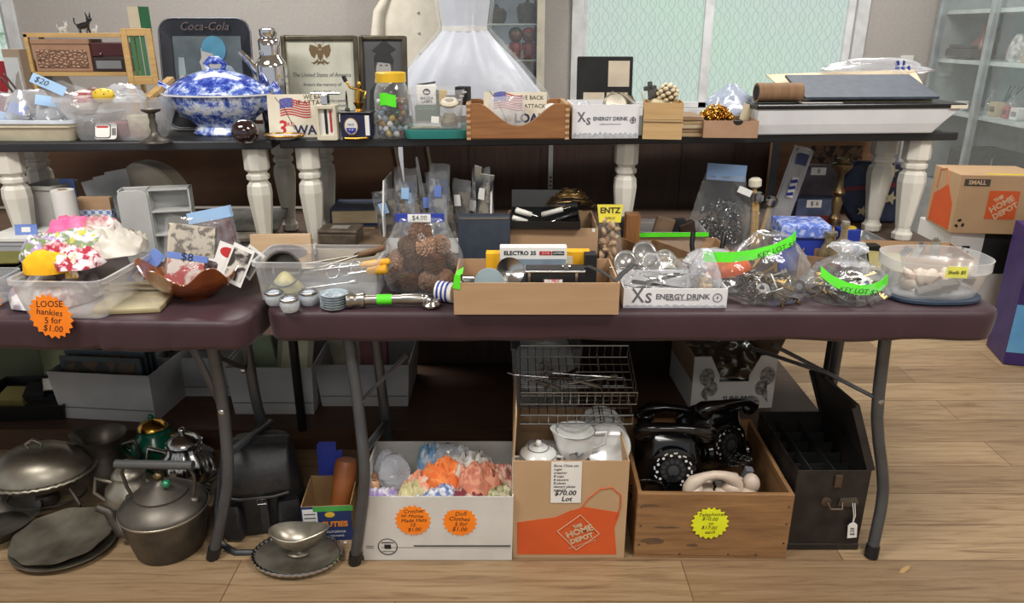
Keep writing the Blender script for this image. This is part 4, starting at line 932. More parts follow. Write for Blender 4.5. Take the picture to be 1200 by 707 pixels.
for k in range(5):
    o = solo('folded_brochure', pillow(.05, .11, .008, k*2.2, crumple=.4), mat('brochure_%d' % (k % 3), [(150,136,112), (96,86,72), (176,166,146)][k % 3], .6), ['tan folded brochure leaning', 'dark folded brochure leaning', 'pale folded brochure leaning'][k % 3]+' in the shelf can box, '+('left of the silver disc' if k < 3 else 'nearest its front'), 'brochure', (X-.01+.014*k, D+.05+.014*k, B+.02), (rad(-10), rad(30+5*k), rad(8*k)), 'papers in the shelf can box', smooth=60)
solo('metal_disc', MB().lathe([(.036,0),(.036,.008),(.03,.014),(.001,.016)], 28), TARN, 'round dark metal disc lying in the shelf can box', 'disc', (X+.03, D+.05, B+.085-.0), (rad(60), 0, .2), smooth=40)
solo('crumpled_film', bagmb(.05, .05, .04, 9, .4, .3, .2), BAG2, 'crumpled clear film at the left inside the shelf can box', 'plastic film', (X-.06, D+.05, B+.06), smooth=60)
# black folder with three blank cream pictures
X, D, W, H = fit(675, 739, 150, 66, B, 2.345)
fo = T_('album', 'black picture album with three cream squares standing behind the can box', 'album', (X, D, B+.001), rad(-2))
al = MB().box(-W/2, W/2, 0, .022, 0, H).build('cover', BLACKM, fo, rot=(rad(-8),0,0), bevel=.003)
for (a, b) in ((.22,.70), (-.22,.27), (.20,.27)): MB().box(-W*.19, W*.19, -.0008, 0, -H*.18, H*.17).build('cream_square', mat('album_cream', (206,192,170), .5), al, loc=(W*a+.005, 0, H*b+.015))
# tall open cardboard box with cross
X, D, W, H = fit(753, 798, 164, 121, B, 2.115)
tbx = T_('cardboard_box', 'small tall open cardboard box with taped flaps, holding a shell ornament', 'box', (X, D, B+.001), rad(-8))
KR = mat('kraft_card', (196,164,116), .8, rgb2=(180,146,100), scale=5, stretch=(1,1,10))
MB().obox(W, .11, H, .003).build('carton', KR, tbx)
MB().box(-W/2, W/2, -.002, 0, 0, H*.34, TR(0,-.001,H*.55)).build('front_flap', KR, tbx, rot=(0,0,0))
MB().box(-W/2, -W/2+.002, 0, .09, 0, H*.40).build('left_flap', KR, tbx, loc=(0, .01, H), rot=(0, rad(-16), 0))
MB().box(-W/2, W/2, 0, .0022, 0, H*.05).build('tape', mat('box_tape', (186,160,118), .3), tbx, loc=(0,-.004,H*.49))
solo('packing_tissue', clothlump(W*.8, .09, .035, 6), mat('popcorn_cream', (216,204,168), .8), 'cream packing tissue filling the tall cardboard box', 'packing', (X, D+.055, B+H-.022), smooth=60, rot=(0,0,0))
zz = B+H-.0
cr = T_('cross_figure', 'small dark stone cross leaning on the tall cardboard box', 'cross', (at(764, 108, D+.05).x, D+.065, B+H+.004), rad(10))
STN = mat('dark_stone', (86,82,78), .8, rgb2=(60,57,54), scale=60, bump=.5)
MB().box(-.006,.006,-.006,.006,0,.05).box(-.018,.018,-.006,.006,.026,.038).build('cross_body', STN, cr, bevel=.002, rot=(0,rad(-6),0))
MB().sphere((.012,-.002,.012), (.014,.012,.02), 10, 8).build('figure', STN, cr, smooth=60)
sb = T_('shell_ornament', 'round ornament covered in cream shells on the tall cardboard box', 'ornament', (at(782, 110, D+.05).x, D+.045, B+H+.022))
MB().sphere((0,0,0), .026, 16, 12).build('core', mat('ornament_dark', (70,60,46), .6), sb, smooth=60)
for k in range(30):
    a, z = k*2.4, 1-1.7*(k+.5)/30; q = sqrt(max(0, 1-z*z))
    MB().sphere((.025*q*cos(a), .025*q*sin(a), .025*z), (.008,.008,.006), 8, 6).build('shell', mat('cream_shell', (226,214,184), .45, rgb2=(204,186,150)), sb, smooth=60)
# stack of papers behind
for k in range(5):
    X, D, W, H = fit(794-(k % 2)*3, 826-(k*2) % 5, 160, 140, B, 2.17)
    solo('paper_packet', MB().box(-W/2, W/2, 0, .14, 0, .0105), mat('packet_%d' % (k % 3), [(178,152,116), (150,122,92), (196,180,152)][k % 3], .7), ['tan', 'brown', 'pale'][k % 3]+' paper packet in the stack beside the tall cardboard box, '+['at the bottom', 'second from the bottom', 'in the middle', 'second from the top', 'on the top'][k], 'packet', (X, D+.004*(k % 2), B+.001+k*.0115), rad(2*(k % 3)-2), 'packets beside the tall box', bevel=.001)
# low tray with gold chain
X, D, W, H = fit(824, 887, 160, 142, B, 2.145)
lt = T_('cardboard_tray', 'low brown cardboard tray with a thumb notch and gold chain behind', 'tray', (X, D, B+.001), rad(-3))
MB().obox(W, .13, H, .003).build('carton', mat('tray_card', (168,134,106), .7, rgb2=(154,120,92)), lt)
MB().prism(ell(0, H, .014, .012, 14, pi, 2*pi), 0, .0006).build('thumb_notch', BLACKM, lt, rot=(pi/2,0,0), loc=(W*.12,-.0002,0))
MB().box(-W/2+.003,W/2-.003,.003,.127,H*.8,H*.82).build('dark_liner', BLACKM, lt)
def chainheap(w, d, h, seed, n=150):
    m = MB(); random.seed(seed)
    for k in range(n):
        a, r_ = random.uniform(0, 2*pi), sqrt(random.random())
        x, y = w/2*r_*cos(a), d/2*r_*sin(a); z = h*(1-r_*r_)*random.uniform(.4, 1)+.003
        m.tube([(.0075*cos(2*pi*i/8), .005*sin(2*pi*i/8), 0) for i in range(8)], .0016, 5, TR(x, y, z, random.uniform(0,6), random.uniform(0,6), random.uniform(0,6)), closed=True)
    return m
p = at(839, 140, D+.08)
tag(solo('gold_chain', chainheap(.10, .075, .038, 4, 230), GOLD, 'heap of gold coloured chain on the low cardboard tray', 'chain', (p.x, D+.085, B+H-.004), smooth=60), kind='stuff')
solo('torn_card', MB().box(-.02,.02,0,.001,0,.05), mat('torn_card_cream', (206,192,160), .7), 'torn cream card flap at the right end of the low tray', 'card', (X+W*.42, D+.09, B+H-.01), (rad(-10), rad(20), .3))
p = at(856, 132, 2.31)
bp = T_('plastic_bag', 'pale blue translucent plastic bag slumped beside the long tray', 'bag', (p.x, 2.32, B+.001))
MB().add(*(lambda b_: (b_.v, b_.f))(bagmb(.17, .09, .135, 3.3, .12, .45, .12))).build('bag_body', clear('blue_bag_film', (206,218,244), body=.55, edge=.85, rough=.2, bump=.4, scale=14), bp, smooth=60)
# long grey tray with black rim, and what lies on it
X0, X1 = at(880, 157, 2.24).x, at(1100, 157, 2.255).x
XR = at(1133, 122, 2.25).x
w_ = XR-X0; H = at(900, 122, 2.24).z-B
lg = T_('long_tray', 'long pale grey tray with a black rim at the right end of the shelf', 'tray', ((X0+XR)/2, 2.225, B+.001), rad(4.8))
MB().loft([[(-w_/2+.006,.006,0),(w_/2-.085,.006,0),(w_/2-.085,.30,0),(-w_/2+.006,.30,0)], [(-w_/2,0,H*.35),(w_/2-.06,0,H*.35),(w_/2-.06,.31,H*.35),(-w_/2,.31,H*.35)], [(-w_/2,0,H-.012),(w_/2-.008,0,H-.012),(w_/2-.008,.31,H-.012),(-w_/2,.31,H-.012)]]).build('tray_body', mat('pale_grey_enamel', (206,206,206), .4, rgb2=(198,198,199)), lg, bevel=.004)
MB().box(-w_/2-.006, w_/2, -.006, .316, H-.012, H).build('black_rim', BLACK, lg, bevel=.003)
MB().box(w_/2-.05, w_/2+.002, -.0075, -.005, H-.014, H-.004).build('worn_edge', CREAM, lg)
ZT = B+H+.002
p0, p1 = at(885, 115, 2.27), at(938, 115, 2.27); r = (at(900,105,2.27).z-at(900,128,2.27).z)/2
ru = T_('cardboard_roll', 'brown cardboard roll lying at the left end of the long tray', 'roll', ((p0.x+p1.x)/2, 2.27, ZT+r), rad(4))
L_ = p1.x-p0.x
MB().loft([[(x, rr_*cos(2*pi*i/28), rr_*sin(2*pi*i/28)) for i in range(28)] for x, rr_ in ((-L_/2, r*.8), (-L_/2, r), (L_/2, r), (L_/2, r*.8))]).build('tube_body', CARD_D, ru, smooth=40)
MB().loft([[(x, r*.78*cos(2*pi*i/24), r*.78*sin(2*pi*i/24)) for i in range(24)] for x in (-L_/2-.0008, -L_/2+.0001)]).build('dark_end', BLACKM, ru)
pa = [at(922, 97, 2.50), at(1070, 95, 2.50), at(1104, 119, 2.25), at(943, 124, 2.25)]
# slate portfolio: a board lying tilted on the papers
def slab(pts, th): 
    m = MB(); n = (pts[1]-pts[0]).cross(pts[3]-pts[0]).normalized(); n = n if n.z > 0 else -n
    return m.loft([[tuple(p-n*th) for p in pts], [tuple(p) for p in pts]])
def slabthing(name, label, cat, pts, th, mm, **k):
    c = sum(pts, Vector())/4
    return solo(name, slab([p-c for p in pts], th), mm, label, cat, c, **k)
pa = [Vector((at(922, 94, 2.45).x, 2.47, ZT+.068)), Vector((at(1072, 94, 2.47).x, 2.51, ZT+.068)), Vector((at(1104, 118, 2.24).x, 2.255, ZT+.018)), Vector((at(945, 124, 2.22).x, 2.235, ZT+.018))]
slabthing('portfolio', 'dark slate blue portfolio board lying on top of the long tray', 'portfolio', pa, .008, mat('slate_cover', (66,76,90), .6, rgb2=(54,63,76), scale=30), bevel=.001)
pb = [Vector((at(905, 92, 2.5).x, 2.565, ZT+.064)), Vector((at(1085, 84, 2.5).x, 2.575, ZT+.080)), Vector((at(1090, 110, 2.3).x, 2.28, ZT+.004)), Vector((at(930, 124, 2.3).x, 2.28, ZT+.002))]
slabthing('paper_sheaf', 'sheaf of cream papers under the slate portfolio', 'papers', pb, .003, mat('buff_paper', (224,204,168), .7))
solo('white_paper_edge', MB().box(-.06,.06,0,.05,0,.002), WHITE, 'white paper sheet sticking out at the portfolio front edge', 'paper', (at(965,122,2.23).x, 2.236, ZT+.0005), rad(3))
fb = T_('film_bag', 'clear plastic bag with blue printing crumpled behind the portfolio', 'bag', (at(1028, 96, 2.55).x, 2.57, ZT+.066), rad(4))
MB().add(*(lambda b_: (b_.v, b_.f))(bagmb(.36, .08, .05, 7.7, .4, .25, .1))).build('bag_body', BAG2, fb, smooth=60)
for k in range(5): MB().prism([(-.009,-.006),(.006,-.008),(.01,.004),(-.004,.008)], 0, .0008).build('blue_print', BLUE, fb, loc=(.05+.02*(k % 3), -.035, .02+.016*(k//3)), rot=(rad(60), rad(20*k), 0))
# ================================================================ LEFT TABLE
# frosted bins and stationery behind
def fitbox(name, label, cat, x0, x1, yt, D, h0, d, mm, rz=0, group=None, yb=280, bevel=.001, part='body'):
    X, D, W, H = fit(x0, x1, yb, yt, h0, D)
    o = T_(name, label, cat, (X, D, h0+.001), rz, group)
    MB().box(-W/2, W/2, 0, d, 0, H).build(part, mm, o, bevel=bevel)
    return o, W, H
X, D, W, H = fit(40, 80, 290, 219, T, 2.14)
gb = T_('grey_bin', 'tall grey translucent plastic bin standing beside the white paper roll', 'bin', (X, D, T+.001), rad(-10))
GP = mat('grey_plastic', (176,174,168), .4, rgb2=(166,164,158))
MB().tub(W, .12, H, .008, .02, .003, .004).build('bin_body', GP, gb, smooth=40)
X, D, W, H = fit(-8, 46, 308, 279, T, 2.02)
wt = T_('plastic_tub', 'white plastic tub with a lid and a blue card on top, at the far left', 'tub', (X, D, T+.001))
MB().tub(W, .13, H-.012, .010, .02, .003, .003).build('tub_body', TUBW, wt, smooth=40)
MB().prism(rrect(W+.008, .138, .02, 4, 0, .065), H-.012, H).build('lid', WHITE, wt, bevel=.002)
o = solo('price_card', MB().box(-.03,.03,-.001,0,0,.03), BLUEL, 'blue price card standing on the white tub lid', 'card', (at(32,279,2.05).x, 2.05, T+H+.001), (rad(-15),0,.1))
MB().box(-.012,.012,-.0016,-.001,.008,.022).build('white_square', WHITE, o)
pbg = solo('plastic_sheet_bag', pillow(.10, .12, .03, 4.4), BAG2, 'clear bag of odds and ends behind the white tub', 'bag', (at(30,260,2.16).x, 2.17, T+.002), smooth=60)
X, D, W, H = fit(79, 103, 290, 223, T, 2.06)
rl_ = T_('paper_roll', 'upright white paper roll behind the handkerchief bin', 'roll', (X, D, T+.001))
MB().lathe([(W/2,0),(W/2,H),(W*.2,H),(W*.2,H-.02)], 28).build('roll_body', WHITE, rl_, smooth=40)
MB().lathe([(W*.21,H-.01),(W*.21,H+.001),(W*.15,H+.001),(W*.15,H-.01)], 20).build('core', CARD, rl_, smooth=40)
o, W, H = fitbox('ribbon_card', 'cardboard sheet wrapped with blue gingham ribbon beside the paper roll', 'card', 104, 141, 232, 2.12, T, .02, CARD)
def ging():
    t = NT('gingham'); c = t.n('ShaderNodeTexChecker', i={0: t.coords(), 1: (.8,.84,.95,1), 2: (.2,.3,.6,1), 3: 90}).outputs[0]
    return t.done(t.pbr(Base_Color=c, Roughness=.8))
MB().box(-W/2-.001, W/2+.001, -.003, .023, H*.62, H*.8).build('gingham_ribbon', ging(), o)
MB().box(-W/2+.04, W/2-.02, -.006, -.003, 0, H*.72).build('paper_sleeve', mat('manila', (206,190,150), .7), o)
o, W, H = fitbox('blue_envelope', 'blue and white packet sticking up behind the paper roll', 'packet', 86, 103, 210, 2.2, T, .004, BLUEL)
for k in range(3):
    p = at(128+9*k, 200, 2.22)
    solo('plastic_folder', MB().box(-.03,.03,0,.002,0,p.z-T-.02+.01*k), clear('folder_film', (190,196,200), body=.5, edge=.7), 'clear plastic folder leaning before the beige domed case, %s of three' % ['leftmost', 'middle', 'rightmost'][k], 'folder', (p.x, 2.2+.012*k, T+.002), (rad(-4), rad(-10+2*k), rad(35)), 'clear folders on the left table')
# beige domed case and grey organiser
X, D, W, H = fit(142, 226, 290, 188, T, 2.27)
BEI = mat('beige_case', (196,184,162), .5, rgb2=(186,174,152))
dom = [(-W/2,0),(W/2,0),(W/2,H*.55)]+[(W/2-W*.62*(1-cos(a)), H*.55+H*.42*sin(a)) for a in [pi/2*i/10 for i in range(1, 11)]]+[(-W*.12-W*.38*sin(a), H*.97*cos(a)*.5+H*.485) for a in [pi/2*i/10 for i in range(1, 11)]]
dc = T_('domed_case', 'beige case with a rounded top standing behind the grey organiser', 'case', (X, D, T+.001), rad(-18))
MB().prism(dom, -.06, 0, TR(0,0,0,pi/2)).build('case_body', BEI, dc, bevel=.006, seg=3)
MB().prism([(x*.93, .01+z*.95) for x, z in dom], 0, .0015, TR(0,-.0005,0,pi/2)).build('front_face', mat('beige_face', (208,198,178), .5), dc)
X, D, W, H = fit(152, 228, 296, 224, T, 2.06)
og = T_('desk_organiser', 'grey plastic organiser with compartments standing on its edge', 'organiser', (X, D+.02, T+.001), rad(14))
GO = mat('organiser_grey', (190,191,188), .4, rgb2=(180,181,178))
m = MB(); m.box(-W/2, W/2, .05, .055, 0, H)
m.build('back_wall', GO, og, bevel=.002)
for z in (0, H*.36, H*.68, H-.006): MB().box(-W*.1, W/2, 0, .05, z, z+.006).build('divider', GO, og, bevel=.001)
for x in (-W/2, -W*.1, W/2-.005): MB().box(x, x+.005, 0, .05, 0, H).build('side_wall', GO, og, bevel=.001)
MB().loft([lift(rrect(W*.42, H, .02, 4, -W*.3, H/2), 0), lift(rrect(W*.42, H, .02, 4, -W*.3, H/2), .006)], TR(0,.0,0,pi/2)).build('front_panel', GO, og, bevel=.002)
# magazines lying behind, right of the organiser
for k in range(6):
    X, D, W, H = fit(200+4*(k % 3), 308-5*(k % 2), 288, 270, T, 2.2)
    solo('magazine', MB().box(-W/2, W/2, 0, .20, 0, .006), mat('magazine_%d' % (k % 4), [(70,66,62),(120,112,100),(48,48,50),(150,142,128)][k % 4], .5, rgb2=[(110,100,90),(160,150,136),(84,84,86),(100,92,80)][k % 4], scale=22), ['dark','tan','black','pale','dark','tan'][k]+' magazine in the flat pile behind the amber bowl, '+['bottom one','second from the bottom','third from the bottom','third from the top','second from the top','topmost'][k], 'magazine', (X, D+.01*(k % 2), T+.002+.0065*k), rad(3*(k % 3)-3), 'magazines piled on the left table', bevel=.0005)
solo('picture_board', MB().box(-.12,.12,0,.16,0,.004), mat('photo_board', (62,62,60), .3, rgb2=(110,108,100), scale=30), 'dark printed board leaning on the magazine pile beside the bench legs', 'board', (at(285,268,2.3).x, 2.27, T+.045), (rad(12),0,rad(4)))
# black tray and sticker, far left
bl = T_('black_tray', 'shallow black tray at the far left edge of the left table', 'tray', (at(0,334,1.86).x-.03, 1.86, T+.001))
MB().obox(.16, .16, .05, .004).build('tray_body', BLACK, bl)
solo('yellow_leaflet', MB().box(-.06,.06,0,.09,0,.003), mat('olive_leaflet', (120,116,60), .6), 'olive leaflet lying in the black tray at the far left', 'leaflet', (bl.location.x, 1.90, T+.05), (rad(5),0,.1))
fb_ = T_('clear_box', 'clear box with an orange sticker, cut off by the left edge', 'box', (at(-40,372,1.69).x, 1.69, T+.001))
MB().tub(.16, .13, .065, .008, .02, .002, .003).build('box_body', TUBC, fb_, smooth=40)
starsticker(fb_, (.060, -.004, .030), .042, ORANGE, ['for', '$1'], .018)
# handkerchief bin
X, D, W, H = fit(10, 127, 377, 331, T, 1.606)
hb_ = T_('hanky_bin', 'clear bin heaped with handkerchiefs and an orange sticker', 'bin', (X, D, T+.001), rad(-3))
MB().tub(W, .25, H, .022, .03, .002, .005).build('bin_body', TUBC, hb_, smooth=40)
starsticker(hb_, (-.012, -.004, .014), .056, ORANGE, ['LOOSE', 'hankies', '5 for', '$1.00'], .022, rot=(0, 0, rad(-4)))
def hanky(label, px, py, w, d, h, z, mm, seed, rz=0, D=1.76, g='handkerchiefs in the clear bin', fold=.35, cat='handkerchief', nm='handkerchief'):
    p = at(px, py, D)
    return solo(nm, clothlump(w, d, h, seed, fold=fold), mm, label, cat, (p.x, D, z), rz, g, smooth=60)
def printm(name, a, b, sc, lo=.45, hi=.55, c=None):
    if name in MC: return MC[name]
    t = NT(name); v = t.coords(); n = t.noise(v, sc, 2, .5, .5)
    col = t.ramp(n, [(lo, a), (hi, b)])
    if c: col = t.mix(t.ramp(t.noise(v, sc*1.7, 2), [(.55, (0,0,0)), (.6, (255,255,255))]), col, lin(c))
    MC[name] = t.done(t.pbr(Base_Color=col, Roughness=.85)); return MC[name]
zt1 = T+H
hanky('crumpled white handkerchiefs filling the bottom of the clear bin', 68, 350, .2, .2, .07, T+.006, printm('hk0', (214,212,208), (150,140,150), 26), 1)
hanky('bright pink handkerchief on top at the back of the bin', 88, 300, .15, .12, .085, zt1+.005, mat('hk_pink', (240,96,150), .85, rgb2=(250,150,190), scale=16), 3, .2, 1.88)
hanky('lilac floral handkerchief left of the pink one', 62, 318, .13, .14, .06, zt1+.005, printm('hk_lilac', (176,150,200), (120,140,90), 34, c=(240,236,240)), 5, .5, 1.80)
hanky('green and lilac flowered handkerchief in the middle of the bin', 98, 312, .15, .14, .06, zt1+.012, printm('hk_flower', (216,214,226), (130,150,110), 30, c=(200,196,80)), 7, -.3, 1.82)
hanky('white lace handkerchief at the right of the heap', 138, 318, .16, .16, .055, zt1+.012, mat('hk_white', (222,218,208), .85, rgb2=(190,182,170), scale=18), 9, .8, 1.83, fold=.6)
hanky('cream crocheted cloth hanging at the right corner of the bin', 150, 318, .12, .14, .05, zt1-.002, mat('hk_cream', (204,196,180), .9, rgb2=(150,142,130), scale=40), 19, .2, 1.90, fold=.6)
hanky('white floral handkerchief at the back right of the heap', 122, 296, .12, .1, .075, zt1+.01, printm('hk_wf', (226,222,216), (190,120,130), 30), 13, .1, 1.9)
hanky('red and white patterned handkerchief at the front right of the bin', 98, 334, .12, .13, .045, zt1+.004, printm('hk_red', (172,44,66), (236,222,224), 46), 11, .4, 1.74, fold=.5)
hanky('dark red handkerchief tucked behind the yellow one', 72, 324, .10, .08, .05, zt1+.004, printm('hk_red2', (170,50,70), (230,190,196), 40), 15, -.2, 1.76)
yk = hanky('bright yellow folded handkerchief at the front of the bin', 56, 326, .10, .06, .055, zt1-.005, mat('hk_yellow', (246,190,24), .85, rgb2=(232,170,16), scale=12), 17, .05, 1.70, fold=.2)
solo('embroidered_handkerchief', pillow(.03, .06, .02, 4, crumple=.5), printm('hk_gold', (216,170,60), (240,236,226), 60), 'gold and white embroidered handkerchief beside the yellow one', 'handkerchief', (at(85,335,1.69).x, 1.695, zt1-.02), (rad(-8),0,.1), 'handkerchiefs in the clear bin', smooth=60)
# books and papers right of the bin
X, D, W, H = fit(110, 186, 379, 362, T, 1.655)
bx_ = T_('flat_box', 'flat clear-topped cream box at the table front beside the handkerchief bin', 'box', (X, D, T+.001), rad(7))
MB().box(-W/2, W/2, 0, .12, 0, H*.9).build('box_base', mat('straw_card', (206,190,138), .6, rgb2=(190,172,120), scale=20), bx_, bevel=.002)
MB().box(-W/2-.002, W/2+.002, -.002, .122, H*.35, H).build('clear_lid', clear('box_lid_film', (232,224,196), body=.3, edge=.6, rough=.15), bx_, bevel=.002)
for k in range(7):
    X, D, W, H = fit(120+5*(k % 3), 194+4*(k % 2), 360, 350, T, 1.79)
    solo('postcard', MB().box(-W/2, W/2, 0, .13, 0, .0045), mat('postcard_%d' % (k % 3), [(212,200,176),(196,182,150),(222,214,196)][k % 3], .6, rgb2=[(190,176,150),(170,150,120),(200,190,170)][k % 3], scale=30), ['pale','buff','white'][k % 3]+' card in the loose stack behind the flat cream box, '+['lowest','second up','third up','fourth up','fifth up','second from top','topmost'][k], 'card', (X, D+.006*(k % 3), T+.002+.0047*k), rad(6*(k % 3)-2), 'loose cards left of the amber bowl')
solo('brown_envelope', MB().box(-.05,.05,0,.07,0,.002), mat('env_brown', (190,140,84), .7), 'tan envelope lying on the loose card stack', 'envelope', (at(165,336,1.84).x, 1.83, T+.038), rad(-12))
o = solo('price_tag', MB().box(-.018,.018,-.001,0,0,.105), BLUEL, 'long lilac price tag leaning between the cards and the amber bowl', 'tag', at(160, 330, 1.80)+Vector((-.012,0,-.005)), (rad(-25), rad(42), 0))
MB().box(-.012,.012,-.0018,-.001,.012,.062).build('white_panel', WHITE, o); txt('$3', .02, BLUE, o, (0, -.0022, .036), (pi/2, rad(-90), 0), 'handwriting')
# amber carnival bowl
p = at(235, 357, 1.80)
cbw = T_('carnival_bowl', 'amber ruffled glass bowl full of postcards and packets', 'bowl', (p.x, 1.79, T+.001))
AMB = clear('amber_glass', (150,84,36), body=.62, edge=.95, rough=.08, diff=1, tint=(236,170,96), bump=.25, scale=60)
RR = .122
def ruffle(r, z, amp, n=72): return [(r*(1+amp*.10*sin(6*a+.6))*cos(a), r*(1+amp*.10*sin(6*a+.6))*sin(a), z+amp*.021*sin(6*a+.6)) for a in [2*pi*i/n for i in range(n)]]
MB().loft([ruffle(.04,0,0), ruffle(.044,.006,0), ruffle(.062,.016,0), ruffle(.088,.034,.1), ruffle(.106,.056,.45), ruffle(RR,.082,1), ruffle(RR-.004,.083,1), ruffle(.101,.058,.45), ruffle(.084,.038,.1), ruffle(.05,.018,0), ruffle(.01,.012,0)]).build('bowl_body', AMB, cbw, smooth=50)
def packet(label, px0, px1, yb, yt, D, mm, rot, seed, header=None, price=None, bag=BAG, nm='postcard_packet', cat='packet', inner=.86):
    a, b = at(px0, yb, D), at(px1, yt, D); w, h = b.x-a.x, b.z-a.z
    o = T_(nm, label, cat, ((a.x+b.x)/2, D, a.z), 0); o.rotation_euler = rot
    MB().box(-w/2*inner, w/2*inner, -.006, .006, .004, h*inner).build('contents', mm, o, bevel=.001)
    pillow(w, h, .022, seed).build('bag_film', bag, o, smooth=60)
    if header:
        q = MB().box(-w/2*.98, w/2*.98, -.007, .007, h*.84, h*1.02).build('header_card', header, o)
        if price: txt(price, w*.3, INK, q, (0, -.0076, h*.93), name='handwriting')
    return o
SKETCH = printm('sketch_card', (206,196,176), (120,112,100), 50, .5, .6)
packet('clear packet of sketched postcards at the back left of the amber bowl', 193, 244, 322, 256, 1.83, SKETCH, (rad(-8), rad(8), .1), 1)
packet('clear bag with a pale blue header leaning at the back of the amber bowl', 238, 283, 318, 247, 1.85, mat('dark_red_beads', (86,50,52), .4, rgb2=(140,130,130), scale=40), (rad(-6), rad(-12), -.1), 2, PALEB, None)
o = packet('packet of red print with an $8 tag at the front of the amber bowl', 192, 232, 338, 300, 1.745, printm('red_print_card', (176,84,84), (214,204,196), 30), (rad(-16), rad(12), .15), 3, BLUEL, '$8')
def photo(label, px, py, w, h, D, rot, mm, stripe=None):
    o = solo('photo_card', card(w, h), WHITE, label, 'card', at(px, py, D), rot)
    MB().box(-w/2*.82, w/2*.82, -.0016, -.001, h*.1, h*.62 if stripe else h*.9).build('printed_picture', mm, o)
    if stripe: MB().prism(ell(0, h*.78, w*.36, h*.13, 18), 0, .0006).build('red_badge', stripe, o, loc=(0,-.001,0), rot=(pi/2,0,0))
photo('dark photo card standing in the middle of the amber bowl', 240, 330, .055, .06, 1.77, (rad(-20), rad(14), .1), printm('photo_dark1', (60,52,60), (120,110,110), 40))
photo('white card with a red oval badge in the amber bowl', 256, 330, .055, .1, 1.78, (rad(-14), rad(20), -.1), WHITE, RED)
photo('black and white photo card at the right of the amber bowl', 270, 332, .058, .10, 1.77, (rad(-16), rad(22), -.2), printm('photo_bw', (206,200,190), (60,56,54), 30))
photo('grey photo card leaning on the right rim of the amber bowl', 284, 322, .05, .08, 1.81, (rad(-10), rad(34), -.3), printm('photo_bw2', (150,146,140), (70,66,64), 30))
# ================================================================ RIGHT TABLE, left part
# oval-cut wooden box, books
X, D, W, H = fit(296, 366, 306, 276, T, 1.98)
wb_ = T_('tissue_box', 'pale wooden tissue box cover with an oval opening, behind the utensil bin', 'box', (X, D, T+.001), rad(3))
PALEW = wood('pale_beech', (214,186,150), (196,164,126))
bd = MB().box(-W/2, W/2, 0, .014, 0, H).build('front_board', PALEW, wb_, rot=(rad(-10),0,0), bevel=.002)
zo = at(330, 297, 1.98).z-T
MB().prism(ell(0,0,W*.36,.021,28), 0, .0012).build('oval_window', mat('oval_dark', (88,70,70), .2, rgb2=(130,120,116), scale=30), bd, loc=(.012, -.0002, zo), rot=(pi/2,0,0))
MB().box(-W/2, W/2, .03, .04, 0, H*.8).box(-W/2,-W/2+.01,.0,.03,0,H*.5).box(W/2-.01,W/2,.0,.03,0,H*.5).build('rear_frame', PALEW, wb_)
solo('old_paper', MB().box(-.05,.05,0,.12,0,.002), mat('old_paper', (150,132,110), .8), 'old brown paper sheet poking out left of the wooden box', 'paper', (at(292,290,2.0).x, 2.0, T+.06), (rad(-8), rad(-10), .2))
def book(name, label, x0, x1, yb, D, h0, d, th, cov, rz=0, W=None):
    X, D, w, H = fit(x0, x1, yb, yb, h0, D)
    o = T_(name, label, 'book', (X, D, h0+.001), rz)
    MB().box(-w/2, w/2, 0, d, 0, .004).box(-w/2, w/2, 0, d, th-.004, th).box(-w/2,-w/2+.005,0,d,.004,th-.004).build('cover', cov, o, bevel=.001)
    MB().box(-w/2+.005, w/2-.005, .004, d-.004, .004, th-.004).build('pages', mat('old_pages', (196,176,142), .8, rgb2=(170,150,116), stretch=(1,1,60), scale=20), o)
    return o, X, D, w
OLDB = mat('worn_brown_cover', (118,96,74), .7, rgb2=(96,76,56), scale=18)
_, X, D, W = book('album', 'large worn brown album lying behind the utensil bin', 371, 447, 296, 2.06, T, .2, .055, OLDB, rad(-2))
X, D, W, H = fit(374, 419, 290, 261, T+.056, 2.07)
ob = T_('jewel_box', 'small old brown metal-bound box lying on the brown album', 'box', (X, D, T+.057), rad(-3))
MB().box(-W/2, W/2, 0, .08, 0, .03).build('box_base', mat('worn_tin', (104,92,78), .5, .3, rgb2=(70,60,50), scale=30, bump=.3), ob, bevel=.003)
MB().box(-W/2-.002, W/2+.002, -.002, .082, .03, .042).build('lid', mat('worn_tin', (0,0,0)), ob, bevel=.004)
MB().box(-.025,.025,.02,.055,.042,.0435).build('paper_label', mat('dull_label', (150,146,136), .5), ob)
NB = mat('navy_book', (40,54,82), .6, rgb2=(32,44,70), scale=30)
book('blue_book', 'lower of the two navy blue books stacked behind the brown album', 384, 442, 290, 2.32, T, .15, .05, NB)
book('blue_book', 'upper of the two navy blue books stacked behind the brown album', 388, 444, 290, 2.325, T+.051, .15, .05, NB, rad(2))
# utensil bin
X, D, W, H = fit(297, 446, 350, 309, T, 1.735)
ub = T_('utensil_bin', 'long clear plastic bin of old kitchen utensils at the front', 'bin', (X, D, T+.001), rad(-1))
MB().tub(W, .17, H, .014, .02, .002, .006).build('bin_body', TUBC, ub, smooth=40)
for k in range(3): MB().box(-.0015, .0015, -.0015, .0, H-.028, H-.010).build('rim_rib', TUBC, ub, loc=(-W*.32+W*.32*k, .004, 0))
mm_ = bpy.data.objects.new('metal_mug', None); COL.objects.link(mm_); tag(mm_, 'dark metal mug lying on its side in the utensil bin', 'mug'); mm_.location = (at(333, 318, 1.81).x, 1.82, T+.06); mm_.rotation_euler = (rad(72), 0, rad(8))
MB().lathe([(.03,-.03),(.04,-.03),(.045,.04),(.047,.045),(.042,.045),(.038,-.02),(.002,-.022)], 28).build('mug_body', mat('dark_tin2', (96,90,82), .35, .8, rgb2=(60,56,50)), mm_, smooth=40)
